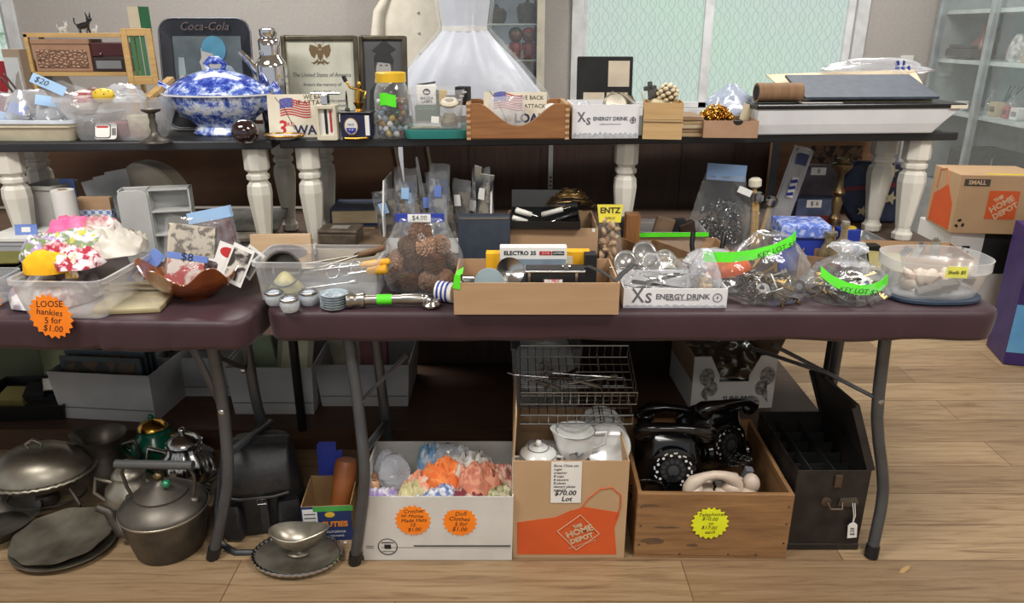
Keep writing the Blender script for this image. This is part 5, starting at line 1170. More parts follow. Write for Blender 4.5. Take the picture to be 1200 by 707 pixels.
MB().tube([(.044,0,.03),(.072,0,.025),(.072,0,-.01),(.042,0,-.02)], .005, 8).build('handle', TARN, mm_, smooth=60)
solo('juicer', MB().lathe([(.04,0),(.045,.01),(.03,.03),(.012,.05),(.003,.055)], 24), mat('butter_yellow', (222,210,140), .4), 'pale yellow dome lying inside the utensil bin', 'juicer', (at(335, 335, 1.80).x, 1.80, T+.006), smooth=60)
def bar(name, label, cat, a, b, r, mm, handle=None, hm=None, n=8, group=None, head=None):
    """long tool from point a to b; last part 'handle' covers fraction handle"""
    a, b = Vector(a), Vector(b); o = T_(name, label, cat, a, 0, group); d = b-a
    f = 1-(handle or 0)
    MB().tube([(0,0,0), tuple(d*f)], r, n).build('shaft', mm, o, smooth=60)
    if handle: MB().tube([tuple(d*f*.98), tuple(d*(f+.03)), tuple(d*.97), tuple(d)], [r*1.6, r*2.6, r*3, r*1.8], 10).build('handle', hm, o, smooth=60)
    if head == 'fork':
        e = d.normalized()
        for k in (-1, 1): MB().tube([(0,0,0), tuple(-e*.02+Vector((0,.006*k,.0))), tuple(-e*.07+Vector((0,.007*k,.002)))], r*.7, 6).build('tine', mm, o, smooth=60)
    if head == 'disc': MB().sphere(tuple(-d.normalized()*.03), (.035,.028,.006), 14, 8).build('blade', mm, o, smooth=60)
    return o
YEL = mat('yellow_handle', (240,176,40), .4)
zb_ = T+.062
bar('carving_fork', 'long fork with a yellow handle lying across the utensil bin', 'fork', (at(362,322,1.78).x, 1.80, zb_), (at(458,305,1.78).x, 1.77, zb_+.035), .0032, SILVER, .36, YEL, head='fork')
bar('spatula', 'tarnished spatula with a brown handle in the utensil bin', 'spatula', (at(372,318,1.82).x, 1.84, zb_-.004), (at(452,296,1.84).x, 1.85, zb_+.05), .003, TARN, .4, mat('brown_handle', (120,86,54), .5), head='disc')
bar('knife_steel', 'dark thin steel rod behind the yellow handle in the utensil bin', 'tool', (at(358,316,1.85).x, 1.87, zb_-.002), (at(440,300,1.86).x, 1.87, zb_+.03), .003, TARN, .3, DARKW)
bar('can_opener', 'steel bottle opener with a yellow grip beside the pinecone bag', 'opener', (at(408,325,1.76).x, 1.765, zb_+.003), (at(454,312,1.76).x, 1.755, zb_+.02), .004, SILVER, .5, YEL)
bar('skewer', 'thin steel skewer lying low inside the utensil bin', 'skewer', (at(330,342,1.77).x, 1.79, T+.012), (at(420,328,1.8).x, 1.80, T+.035), .002, SILVER, .12, SILVER)
for k in range(3):
    o = T_('metal_ring', 'steel ring among the utensils, %s' % ['near the fork','beside the spatula head','at the right of the bin'][k], 'ring', (at(390+12*k, 322, 1.8).x, 1.80+.02*k, zb_-.003), 0, 'rings in the utensil bin'); o.rotation_euler = (rad(60), rad(20*k), 0)
    MB().tube([(.016*cos(2*pi*i/18), .016*sin(2*pi*i/18), 0) for i in range(18)], .0025, 8, closed=True).build('ring_body', SILVER, o, smooth=60)
# salts and coasters
SALT = clear('salt_glass', (214,222,228), body=.55, edge=.8, rough=.06, bump=.5, scale=80)
for k, (px, yb, lbl) in enumerate(((319, 361, 'left of the three cut-glass salt cellars before the utensil bin'), (337, 369, 'front of the three cut-glass salt cellars before the utensil bin'), (360, 361, 'right of the three cut-glass salt cellars, beside the coasters'))):
    X, D, W, H = fit(px-12, px+12, yb, yb-16, T)
    o = T_('salt_cellar', lbl, 'salt cellar', (X, D+W/2, T+.001), 0, 'cut-glass salt cellars')
    MB().lathe([(W*.36,0),(W*.44,H*.15),(W*.5,H*.5),(W*.46,H*.72),(W*.36,H*.8),(W*.3,H*.5),(.001,H*.3)], 16).build('glass_body', SALT, o, smooth=30)
    MB().lathe([(W*.36,H*.8),(W*.47,H*.84),(W*.47,H*.96),(W*.38,H*1.0),(W*.3,H*.98),(W*.28,H*.9)], 24).build('silver_rim', SILVER, o, smooth=40)
    MB().lathe([(W*.30,H*.9),(W*.001,H*.95)], 20).build('salt_fill', mat('pale_blue_salt', (190,200,214), .6), o)
for k in range(6):
    X, D, W, H = fit(372, 405, 366, 344, T)
    o = T_('coaster', 'round glass coaster in the stack right of the salt cellars, '+['bottom one','second from the bottom','third from the bottom','third from the top','second from the top','top one'][k], 'coaster', (X+.001*(k % 2), D+W/2, T+.001+k*.0062), 0, 'stack of glass coasters')
    MB().lathe([(W*.42,0),(W*.47,.002),(W*.5,.0058),(W*.47,.0058),(W*.44,.002),(.001,.002)], 28).build('coaster_body', mat('coaster_glass', (176,190,198), .15, rgb2=(150,166,176), scale=60, coat=.5), o, smooth=50)
    if k == 5: MB().lathe([(W*.44,.0022),(W*.2,.0032),(.001,.003)], 28).build('coaster_face', mat('coaster_face', (120,136,146), .2, rgb2=(190,202,208), scale=90), o, smooth=50)
# metal pipe fitting
a, b = at(407, 354, 1.70), at(494, 356, 1.70)
fx = T_('pipe_fitting', 'silver metal pipe fitting with a flared end and green tape, lying at the front', 'fitting', (a.x, 1.70, T+.020), rad(3))
L_ = b.x-a.x
m = MB().loft([[(x, r*cos(2*pi*i/24), r*sin(2*pi*i/24)) for i in range(24)] for x, r in ((0,.013),(0,.0195),(.012,.0195),(.016,.0165),(.03,.0165),(.034,.0185),(.042,.0185),(.044,.013),(L_*.72,.012),(L_*.74,.0135),(L_,.0135))])
m.build('pipe_body', mat('satin_steel', (176,172,164), .3, 1, rgb2=(150,146,138)), fx, smooth=40)
MB().loft([[(x, .0125*cos(2*pi*i/20), .0125*sin(2*pi*i/20)) for i in range(20)] for x in (-.0006, .0004)]).build('dark_bore', BLACKM, fx)
MB().loft([[(x, r*cos(2*pi*i/20), r*sin(2*pi*i/20)) for i in range(20)] for x, r in ((L_*.40,.0128),(L_*.60,.0128))]).build('green_tape', NEON, fx, smooth=40)
MB().sphere((L_+.005,0,0), (.014,.014,.012), 14, 10).tube([(L_+.01,0,0),(L_+.022,-.006,-.004)], .008, 10).lathe([(.001,-.008),(.022,-.008),(.024,-.002),(.018,.006),(.001,.008)], 10, m=TR(L_+.022,-.008,-.008)).build('valve', SILVER, fx, smooth=40)
for k in range(3): MB().lathe([(.006,-.004),(.006,.004)], 6, m=TR(L_+.022+.016*cos(2.1*k), -.008+.016*sin(2.1*k), -.002)).build('bolt_nut', SILVER, fx)
# bag of pinecones
X, D, W, H = fit(446, 541, 352, 262, T, 1.775)
pcb = T_('clear_bag', 'clear bag of pinecones with a blue header strip', 'bag', (X, D+.075, T+.001))
bagmb(W*1.04, .15, H*.98, 5.1, .5, .1, .05, 36, 20).build('bag_body', BAG, pcb, smooth=60)
hd = MB().box(-.062, .062, -.002, .002, 0, .022).build('header_strip', BLUE, pcb, loc=(-.003, -.012, H*.93), rot=(rad(-4), 0, 0))
MB().box(-.03,.028,-.003,.003,.001,.021).build('price_panel', WHITE, hd); txt('$4.00', .017, INK, hd, (0,-.0034,.011), name='handwriting')
m = MB()
for k in range(110):
    z = k/110; a = k*2.39996; r_ = .026*sin(pi*(.08+.86*z))**.8; t_ = TR(r_*cos(a)*.55, r_*sin(a)*.55, -.03+.06*z, 0, 0, a)
    m.add([(0,-.006,0),(0,.006,0),(r_*.75+.004,.0075,-.004+.010*z),(r_*.75+.006,0,-.002+.010*z),(r_*.75+.004,-.0075,-.004+.010*z),(0,0,-.005)], [(0,1,2,3,4),(0,4,5),(5,2,1),(5,4,3),(5,3,2),(0,5,1)], t_)
m.sphere((0,0,0), (.014,.014,.03), 8, 6)
CONE = [mat('pinecone_a', (150,112,84), .8, rgb2=(104,76,56), scale=60), mat('pinecone_b', (184,140,106), .8, rgb2=(140,102,74), scale=60)]
pc0 = m.build('pinecone', CONE[0]); random.seed(11)
datas = [pc0.data, pc0.data.copy()]; datas[1].materials[0] = CONE[1]
k = 0
for z, rows in ((.03, [(-.07,0),(-.03,-.035),(.015,-.04),(.055,-.02),(.075,.01),(-.03,.03),(.03,.03)]), (.075, [(-.06,0),(-.02,-.03),(.03,-.03),(.06,0),(0,.03)]), (.115, [(-.035,-.01),(.01,-.015),(.045,.0)]), (.148, [(-.005,.0)])):
    for x, y in rows:
        o = pc0 if k == 0 else pc0.copy()
        if k: COL.objects.link(o)
        o.data = datas[k % 2]; o.location = (X+x, D+.075+y, T+z+.002); o.rotation_euler = [random.uniform(0, 6) for _ in 'xyz']; s = random.uniform(.72, .86); o.scale = (s, s, s)
        tag(o, ('dark' if k % 2 == 0 else 'light')+' brown pinecone in the clear bag with the blue header', 'pinecone', 'pinecones in the clear bag'); k += 1
# cord spool beside the bag
X, D, W, H = fit(513, 534, 354, 333, T, 1.73)
cd = T_('ribbon_roll', 'white roll with blue lettering between the pinecone bag and the camera tray', 'roll', (X-.002, D+.012, T+.001+H/2), rad(-20))
MB().loft([[(x, H/2*cos(2*pi*i/22), H/2*sin(2*pi*i/22)) for i in range(22)] for x in (-W/2, W/2)]).build('roll_body', WHITE, cd, smooth=40)
for k in range(3): MB().loft([[(x, (H/2+.0006)*cos(2*pi*i/22), (H/2+.0006)*sin(2*pi*i/22)) for i in range(22)] for x in (-W*.38+k*W*.26, -W*.26+k*W*.26)]).build('blue_band', BLUE, cd, smooth=40)
# ================================================================ RIGHT TABLE, middle
# -- white bin of bagged pictures
X, D, W, H = fit(450, 577, 300, 216, T, 2.16)
fbn = T_('file_bin', 'white open-fronted bin of bagged prints behind the pinecone bag', 'bin', (X, D, T+.001))
WP = mat('white_plastic', (222,222,220), .4)
for sg in (-1, 1): MB().prism([(0,0),(.2,0),(.2,H*(1 if sg < 0 else .86)),(.05,H*(1 if sg < 0 else .86)),(0,H*.55)], -.0025, .0025, Matrix.Translation((sg*(W/2-.003), 0, 0)) @ Matrix(((0,0,1,0),(1,0,0,0),(0,1,0,0),(0,0,0,1)))).build('side_wall', WP, fbn, bevel=.001)
MB().box(-W/2, W/2, .195, .2, 0, H*.5).box(-W/2, W/2, 0, .2, 0, .004).box(-W/2, W/2, 0, .004, 0, .05).build('bin_body', WP, fbn)
random.seed(21)
PRN = [printm('print_a', (120,110,96), (60,56,54), 30), printm('print_b', (86,92,110), (150,150,150), 24), printm('print_c', (150,140,120), (90,80,70), 40)]
for k in range(9):
    px = 461+13*k; h = H*(.86+.36*((k*5) % 7)/6); w = .07
    p = at(px, 280, D+.03+.015*(k % 4))
    o = T_('print_packet', ['narrow','wide','creased'][k % 3]+' bagged print with a '+['pale blue','lilac','white'][(k//3) % 3]+' tag in the white file bin', 'packet', (p.x, p.y, T+.006), 0, 'bagged prints in the white file bin')
    o.rotation_euler = (rad(-6+2*(k % 4)), rad(random.uniform(-10, 10)), rad(random.uniform(-40, 40)))
    MB().box(-w*.42, w*.42, -.002, .002, 0, h*.82).build('print_sheet', PRN[k % 3], o)
    pillow(w, h, .014, k*1.7, 6, 10).build('bag_film', BAG, o, smooth=60)
    MB().box(-.012, .012, -.009, -.008, 0, .034).build('price_tag', [PALEB, BLUEL, WHITE][(k//3) % 3], o, loc=(.006*(k % 3-1), 0, h*.62), rot=(0, rad(8*(k % 3)-8), 0))
sp_ = solo('plastic_strip', MB().loft([[(-.012,0,0),(.012,0,0),(.012,.002,0),(-.012,.002,0)], [(-.004,0,.19),(.002,0,.19),(.002,.002,.19),(-.004,.002,.19)]]), clear('strip_film', (200,204,206), body=.5, edge=.7), 'tall pointed plastic strip sticking up from the white file bin', 'strip', (at(497,230,D+.08).x, D+.1, T+.09), (0, rad(-6), .3))
for k, (px, lbl) in enumerate(((561, 'left'), (570, 'right'))):
    p = at(px, 262, D+.05)
    o = T_('metal_scoop', '%s one of the two folded silver metal scoops at the right of the file bin' % lbl, 'scoop', (p.x, p.y, T+.03), 0, 'silver metal scoops')
    z = at(px, 193+10*k, p.y).z-T-.03
    MB().loft([[(-.010,0,0),(.010,0,0),(.010,.008,0),(-.010,.008,0)], [(-.007,0,z*.5),(.007,0,z*.5),(.007,.006,z*.5),(-.007,.006,z*.5)], [(-.010-.006*k,-.004,z),(.012+.014*k,-.004,z*.97),(.012+.014*k,.004,z*.97),(-.010-.006*k,.004,z)]]).build('scoop_body', SILVER, o, bevel=.001)
# -- navy upright box, cardboard box with knives
o, W, H = fitbox('record_case', 'navy blue flat case standing upright behind the camera tray', 'case', 538, 598, 254, 1.97, T, .035, mat('navy_case', (58,66,80), .55, rgb2=(50,58,70), scale=30), rad(2), bevel=.003)
MB().box(-W/2+.004, W/2-.004, -.0015, 0, H-.008, H-.004).build('edge_band', mat('tarnish_band', (120,112,96), .5), o)
X, D, W, H = fit(594, 699, 320, 268, T, 2.0)
kb_ = T_('cardboard_box', 'cardboard box with a black tray of knives on top, behind the camera boxes', 'box', (X, D, T+.001), rad(-1))
MB().obox(W, .22, H, .004).build('carton', CARD, kb_)
MB().box(-.004,.004,-.0006,0,H-.01,H).build('worn_corner', WHITE, kb_, loc=(W*.45,0,0))
ZK = T+H
X2, D2, W2_, H2 = fit(597, 680, 262, 255, ZK, 1.985)
bt_ = T_('black_case', 'open shallow black case resting on the cardboard box', 'case', (X2, D2, ZK+.002), rad(-2))
MB().obox(W2_, .18, .022, .003).build('case_body', BLACK, bt_)
MB().box(-W2_/2, W2_/2, 0, .003, 0, .05).build('case_lid', BLACK, bt_, loc=(0,.18,.022), rot=(rad(-14),0,0))
KH = mat('white_handle', (226,224,214), .3)
for k, (a, b, lbl) in enumerate((((604,246),(630,254),'upper white-handled knife lying in the black case'), ((600,255),(624,262),'lower white-handled knife lying in the black case'), ((635,252),(668,243),'white-handled knife pointing right above the black case'))):
    p, q_ = at(*a, 2.03+.03*(k == 2)), at(*b, 2.03)
    bar('table_knife', lbl, 'knife', q_, p, .0028, SILVER, .75, KH, group='white handled knives')
bar('black_knife', 'black-handled knife lying across the right of the black case', 'knife', at(640,262,2.02), at(676,250,2.06), .003, SILVER, .7, BLACK)
wm = T_('wire_mesh', 'heap of tangled brass wire mesh behind the knives', 'wire', (at(668,250,2.12).x, 2.13, ZK+.002))
m = MB(); random.seed(9)
for k in range(46):
    a0_, r_ = random.uniform(0, 6.28), random.uniform(.02, .075)
    m.tube([((r_*cos(a0_+t*2.4))*1.05, r_*.7*sin(a0_+t*2.4), .004+.085*(1-(r_/.09)**2)*random.uniform(.85, 1)) for t in (0,.25,.5,.75,1)], .0016, 5)
m.build('wire_tangle', mat('dark_brass', (130,104,66), .35, .9, rgb2=(84,66,42)), wm, smooth=60)
tag(wm, kind='stuff')
p, q_ = at(645, 221, 2.36), at(645, 168, 2.36)
ru_ = T_('steel_rule', 'thin steel rule standing upright under the long bench', 'rule', (p.x, 2.37, T+.001))
MB().box(-.007, .007, 0, .001, 0, q_.z-T).build('rule_blade', mat('pale_steel', (190,188,182), .3, .7), ru_)
for k in range(4): MB().box(-.003, .004, -.0006, 0, 0, .006).build('graduation', INK, ru_, loc=(0, 0, (q_.z-T)*.5+.013*k))
# -- camera tray
X, D, W, H = fit(532, 725, 370, 333, T)
ct = T_('camera_tray', 'long cut-down cardboard tray of camera gear at the table front', 'tray', (X, D+.004, T+.001))
MB().obox(W, .20, H, .004).build('carton', CARD, ct)
MB().prism([(-.008,0),(.010,-.004),(.012,.030),(-.002,.034)], -.001, 0).build('green_tape', NEON, ct, loc=(-W/2+.006, -.0015, H-.012), rot=(pi/2, 0, rad(0)))
MB().box(-.01,.01,-.001,.05,0,.001).build('green_tape', NEON, ct, loc=(-W/2+.014, .0, H+.018), rot=(0, rad(-30), 0))
D0 = D
def standbox(name, label, cat, x0, x1, yt, D, z0, d, mm, rz=0, bevel=.0015):
    X, D, W, H = fit(x0, x1, 320, yt, z0, D)
    o = T_(name, label, cat, (X, D, z0), rz)
    MB().box(-W/2, W/2, 0, d, 0, H).build('carton', mm, o, bevel=bevel); return o, W, H
o, w, h = standbox('camera_carton', 'white camera carton marked ELECTRO 35 standing in the camera tray', 'box', 586, 663, 290, D0+.11, T+.006, .03, WHITE)
txt('ELECTRO 35', .0145, INK, o, (-w*.20, -.0006, h-.015), bold=.0004)
MB().box(-.015,.015,-.0006,0,-.005,.005).build('red_panel', RED, o, loc=(w*.18, 0, h-.015)); txt('G S N', .007, WHITE, o, (w*.18, -.001, h-.015))
MB().box(-.015,.015,-.0006,0,-.005,.005).build('black_panel', BLACK, o, loc=(w*.37, 0, h-.015)); txt('CAMERA', .007, WHITE, o, (w*.37, -.001, h-.015))
MB().box(-w/2+.002, w/2-.002, -.0004, 0, .004, h-.03).build('photo_panel', mat('pale_blue_print', (150,168,182), .5, rgb2=(110,126,140), scale=10), o)
MB().prism([(-.03,0),(.03,0),(.03,.022),(.012,.022),(.008,.028),(-.008,.028),(-.012,.022),(-.03,.022)], 0, .0005).build('camera_picture', BLACK, o, loc=(w*.22,-.0005,.045), rot=(pi/2,0,0))
YB = mat('yellow_film_box', (240,180,30), .5, rgb2=(228,166,24))
standbox('film_box', 'yellow box standing at the left behind the white camera carton', 'box', 570, 586, 297, D0+.125, T+.006, .03, YB)
o, w, h = standbox('film_box', 'yellow box showing right of the white camera carton', 'box', 640, 690, 295, D0+.15, T+.006, .03, YB)
MB().box(-w*.3, w*.1, -.0006, 0, h*.5, h*.9).build('printed_panel', CREAM, o)
standbox('black_box', 'narrow black box at the right end of the camera tray', 'box', 684, 698, 299, D0+.12, T+.006, .04, BLACKM)
p = at(598, 318, D0+.07)
rf = T_('flash_reflector', 'round silver flash reflector dish in the camera tray', 'reflector', p); rf.rotation_euler = (rad(58), rad(28), 0)
MB().lathe([(.008,-.018),(.022,-.012),(.034,0),(.0345,.001),(.022,-.010),(.007,-.016),(.006,-.02)], 32).build('dish', mat('satin_silver', (206,206,204), .22, 1), rf, smooth=40)
p = at(573, 333, D0+.04)
gl_ = T_('lens_hood', 'round grey-blue lens plate standing in the camera tray', 'lens', (p.x, D0+.035, T+.006)); gl_.rotation_euler = (rad(-12), 0, 0)
hh_ = at(573, 316, D0+.035).z-T-.006
MB().prism(ell(0, hh_-.036, .036, .036, 32), 0, .006, TR(0,0,0,pi/2)).build('plate_disc', mat('grey_blue_plate', (150,168,174), .35), gl_, bevel=.001)
MB().box(-.012,.012,-.006,0,0,hh_-.04).build('bracket', BLACK, gl_)
o, w, h = standbox('folding_camera', 'black camera with a chrome edge lying in the camera tray', 'camera', 615, 684, 317, D0+.035, T+.006, .05, LEATHER, bevel=.004)
MB().box(-w/2-.001, w/2+.001, -.002, .052, h-.006, h-.001).build('chrome_edge', SILVER, o, bevel=.001)
for x in (-w*.45, w*.34): MB().box(x, x+.006, -.003, .05, h*.2, h-.002).build('chrome_strip', SILVER, o)
MB().box(-.022,.022,-.003,0,h*.62,h*.76).build('red_white_badge', mat('badge_pink', (214,120,120), .5, rgb2=(240,236,230), scale=90, lo=.45, hi=.55), o, loc=(-.004,0,0))
MB().lathe([(.012,0),(.012,.006),(.009,.008)], 18, m=TR(w*.2, .02, h)).build('dial', SILVER, o, smooth=40)
ST = mat('black_strap', (24,24,25), .6)
a = [at(665,316,D0+.09), at(690,312,D0+.07), at(708,320,D0+.03), at(722,330,D0+.015), at(728,322,D0+.06), at(742,310,D0+.10), at(752,312,D0+.12)]
o = T_('camera_strap', 'black camera strap looping out of the right end of the tray', 'strap', a[0])
MB().tube([p-a[0] for p in a], .0065, 8, flat=.25).build('strap_band', ST, o, smooth=60)
o = T_('silver_cup', 'small silver cup lying at the left end of the camera tray', 'cup', at(546, 330, D0+.06)); o.rotation_euler = (rad(80), 0, rad(-60))
MB().lathe([(.004,-.02),(.014,-.016),(.016,.014),(.0165,.016),(.014,.014),(.011,-.012)], 20).build('cup_body', SILVER, o, smooth=50)
# -- seashell bag
X, D, W, H = fit(697, 729, 318, 262, T, 2.0)
sb_ = T_('clear_bag', 'narrow clear bag of seashells with a yellow header', 'bag', (X, D+.03, T+.001))
bagmb(W*1.05, .06, H*1.0, 9.1, .6, .08, .05).build('bag_body', BAG, sb_, smooth=60)
hd = MB().prism([(-.03,0),(.03,0),(.036,.05),(-.036,.05)], -.001, .001, TR(0,0,0,pi/2)).build('header_card', mat('yellow_label', (236,220,70), .5), sb_, loc=(0,-.012,H*.98), rot=(rad(-8),0,0))
txt('ENTZ', .022, INK, hd, (0,-.0016,.033), bold=.0006); txt('SHELLS', .009, INK, hd, (0,-.0016,.012))
m = MB().sphere((0,0,0), (.014,.010,.007), 10, 7)
for k in range(7): m.tube([(-.010+.003*k, -.010, -.002), (-.004+.0012*k, .006, .006)], .0018, 5)
sh0 = m.build('seashell', mat('shell_tan', (206,178,142), .5, rgb2=(170,136,104), scale=60), smooth=50); random.seed(2)
for k in range(18):
    o = sh0 if k == 0 else sh0.copy()
    if k: COL.objects.link(o)
    o.location = (X+random.uniform(-.022, .022), D+.03+random.uniform(-.02, .0), T+.014+.0072*k); o.rotation_euler = [random.uniform(0, 6) for _ in 'xyz']
    tag(o, 'small tan seashell in the narrow clear bag with the yellow header', 'seashell', 'seashells in the clear bag')
# -- frosted container with green tape edge, wooden board
X, D, W, H = fit(747, 827, 300, 247, T, 2.14)
gcn = T_('frosted_container', 'frosted plastic container with green tape along its front, behind the spoons', 'container', (X, D, T+.001), rad(-2))
zf = at(790, 273, D).z-T
MB().tub(W, .17, zf, .008, .02, .002, .004).build('container_body', TUBC, gcn, smooth=40)
MB().box(-W/2-.002, W/2+.002, -.005, -.0005, zf-.012, zf).build('green_tape', NEON, gcn, rot=(0,rad(-1),0))
for k, (px, py, mm, lbl) in enumerate(((770,268,OLDB,'brown worn box sticking up at the left in the frosted container'), (792,266,BLACKM,'black box in the middle of the frosted container'), (810,262,DARKW,'dark brown box at the right in the frosted container'))):
    p = at(px, py, D+.08); solo('small_case', MB().box(-.028,.028,-.012,.012,0,.10-.01*k), mm, lbl, 'case', (p.x, D+.07+.012*k, T+.006), (0, rad(14-14*k), .2*k), bevel=.003)
o, W, H = fitbox('wooden_block', 'upright brown wooden block between the seashell bag and the frosted container', 'block', 732, 748, 253, 2.12, T, .05, wood('block_wood', (156,108,62), (116,76,42), 'z'))
o, W, H = fitbox('dark_box', 'dark box standing behind the seashell bag', 'box', 716, 732, 256, 2.2, T, .06, mat('charcoal_box', (60,58,58), .6))
# -- divided cardboard tray of spoons
X, D, W, H = fit(716, 862, 332, 312, T, 1.93)
dv = T_('divided_tray', 'cardboard tray with slanted dividers holding ladles and spoons', 'tray', (X, D, T+.001))
MB().obox(W, .22, .055, .004).build('carton', CARD, dv)
for k, (x, a) in enumerate(((-.03, 24), (.07, 30))): MB().box(-.0015,.0015,0,.20,.005,.06, TR(x, .008, 0, 0, 0, rad(a))).build('divider', CARD_D, dv)
LSIL = mat('spoon_silver', (158,156,152), .28, .6)
def ladle(label, px, py, Dd, bw, rot, mm=LSIL, nm='ladle', L=.06, g='ladles and spoons in the divided tray'):
    o = solo(nm, spoon(L, bw, bw*1.15, bw*.28, .012), mm, label, nm, at(px, py, Dd), rot, g, smooth=60, solid=.0012); return o
ladle('silver ladle with its bowl at the left end of the divided tray', 733, 306, 1.905, .062, (rad(-42), rad(-8), rad(165)))
ladle('large silver ladle with its bowl raised highest in the divided tray', 755, 297, 1.925, .066, (rad(-50), rad(6), rad(175)))
ladle('round silver spoon in front of the raised ladle', 764, 307, 1.90, .05, (rad(-46), rad(8), rad(190)), nm='spoon')
ladle('tarnished dark spoon behind the round silver spoon', 780, 303, 1.92, .055, (rad(-40), rad(6), rad(185)), TARN, nm='spoon')
ladle('small white-silver spoon at the right of the ladles', 784, 313, 1.895, .04, (rad(-24), 0, rad(215)), mat('white_spoon', (220,218,212), .3), nm='spoon', L=.04)
o = T_('dark_tool', 'black hand tool sticking up in the middle compartment of the divided tray', 'tool', (at(815,318,1.99).x, 1.99, T+.006)); o.rotation_euler = (rad(-16), rad(-6), .3)
MB().tube([(0,0,0),(0,0,.07),(.01,0,.105)], .007, 8).build('handle', BLACK, o, smooth=60); MB().box(-.02,.02,-.004,.004,.02,.034).build('crosspiece', BLACK, o)
o = solo('black_marker', MB().lathe([(.007,0),(.008,.04),(.006,.085),(.003,.09)], 12), BLACK, 'short black marker standing at the right of the divided tray', 'marker', (at(843,306,2.05).x, 2.05, T+.006), (rad(-10), rad(8), 0), smooth=40)
# -- front drink box
db_, X, D, W, H = drink_box('can_box', 'grey and white drink can box at the front of the right table', 730, 851, 374, 339, T, 1.695, .15, 0, 0)
fbag = T_('clear_bag', 'clear bag of silver flatware lying in the front drink can box', 'bag', (X-.03, D+.075, T+.012), rad(5))
bagmb(.17, .12, .105, 6.6, .3, .25, .12).build('bag_body', BAG, fbag, smooth=60)
for k in range(6):
    solo('table_fork' if k % 2 else 'teaspoon', fork(.13) if k % 2 else spoon(.10, .032, .048, .006), SILVER, 'silver %s in the clear bag inside the front can box' % ('fork' if k % 2 else 'spoon'), 'fork' if k % 2 else 'spoon', (X-.07+.018*k, D+.06+.01*(k % 3), T+.03+.009*k), (rad(10*(k % 3)-8), rad(6*k-12), 1.0+.25*k), 'flatware in the front can box', smooth=60, solid=.001)
sbag = T_('clear_bag', 'small round clear bag at the right end of the front drink can box', 'bag', (X+.085, D+.075, T+.012))
bagmb(.085, .09, .115, 16.2, .3, .2, .1).build('bag_body', BAG2, sbag, smooth=60)
solo('brass_bits', bagmb(.06, .06, .04, 3, .5, .3, .2), mat('brass_bits_m', (150,124,84), .4, .6), 'brass coloured scraps in the small bag in the front can box', 'metal scraps', (X+.085, D+.075, T+.02), smooth=60)
# -- key bags
def keymb():
    m = MB().tube([(.009*cos(2*pi*i/14), .009*sin(2*pi*i/14), 0) for i in range(14)], .0022, 6, closed=True)
    m.box(-.0025,.0025,-.045,-.009,-.0012,.0012).box(.0025,.008,-.044,-.040,-.0012,.0012).box(.0025,.007,-.037,-.033,-.0012,.0012); return m
KEYM = [mat('steel_key', (168,166,160), .3, .9), mat('brass_key', (170,140,82), .35, .9), mat('dark_key', (92,88,84), .45, .8)]
kmesh = []
for i in range(3):
    o = keymb().build('door_key', KEYM[i], smooth=50); kmesh.append(o.data); bpy.data.objects.remove(o)
def lot_bag(label, x0, x1, yb, yt, Dd, seed, dpt, n, band, words, twist=False):
    X, D, W, H = fit(x0, x1, yb, yt, T, Dd)
    b = T_('key_bag', label, 'bag', (X, D+dpt/2, T+.001))
    bagmb(W*1.02, dpt, H*(.78 if twist else 1), seed, .18 if twist else .30, .22, .09, 40, 20).build('bag_body', BAG, b, smooth=60)
    if twist:
        m = MB().loft([[(r*cos(a)*(1+.3*sin(5*a)), r*sin(a)*(1+.3*sin(5*a)), z) for a in [2*pi*i/30 for i in range(30)]] for r, z in ((.03,H*.62),(.016,H*.74),(.022,H*.82),(.040,H*.92),(.034,H*1.0),(.012,H*1.02))])
        m.build('gathered_neck', BAG2, b, smooth=60)
    up = Vector((0, .30, 1)).normalized()*.0125
    tp = MB()
    for q0, q1 in zip(band, band[1:]):
        q0, q1 = Vector(q0), Vector(q1); tp.add([q0-up, q1-up, q1+up, q0+up], [(0,1,2,3)])
    t = tp.build('green_tape', NEON, b, solid=.0012)
    i0 = len(band)//2; a_, c_ = Vector(band[i0-1]), Vector(band[i0+1]) if i0+1 < len(band) else Vector(band[i0])
    txt(words, .018, INK, t, Vector(band[i0])+Vector((-.0,-.0075,-.001)), (rad(73), -atan2(c_.z-a_.z, c_.x-a_.x), 0), 'handwriting', shear=.25)
    random.seed(seed)
    for k in range(n):
        r_ = sqrt(random.random())*.31; a = random.uniform(0, 6.28)
        q = random.random()
        o = bpy.data.objects.new('door_key', kmesh[k % 3]); COL.objects.link(o)
        o.location = (X+W*r_*cos(a), D+dpt/2+dpt*r_*sin(a)*.9, T+.012+H*.36*random.random()*(1-r_*1.3)); o.rotation_euler = (random.uniform(-.9,.9), random.uniform(-.9,.9), random.uniform(0,6.28)); o.scale = (1.15,)*3
        tag(o, '%s key in the clear bag %s' % (['steel','brass','dark'][k % 3], 'with the gathered neck' if twist else 'with the long slanted green tape'), 'key', 'keys in the '+('gathered' if twist else 'slanted-tape')+' bag')
    return X, D, W, H
X, D, W, H = lot_bag('clear bag of keys with a long slanted green tape band, beside the front can box', 850, 962, 368, 284, 1.70, 31, .16, 60,
    [(-.16,.0,.105),(-.10,-.028,.112),(-.05,-.04,.122),(.0,-.045,.138),(.04,-.035,.155),(.055,-.02,.165)], 'KEY LOT $5')
tag(solo('orange_cloth', clothlump(.12, .08, .05, 8), mat('orange_cloth', (240,120,60), .8, rgb2=(226,100,48)), 'orange cloth showing through the slanted-tape key bag at its left', 'cloth', (X-.085, D+.12, T+.055), (0,rad(-10),.2), smooth=60))
bb_ = T_('clear_bag', 'empty part of clear plastic spread to the left of the key bag', 'bag', (at(840,330,1.80).x, 1.86, T+.058), rad(8))
bagmb(.15, .12, .04, 12.5, .5, .35, .15).build('bag_body', BAG2, bb_, smooth=60)
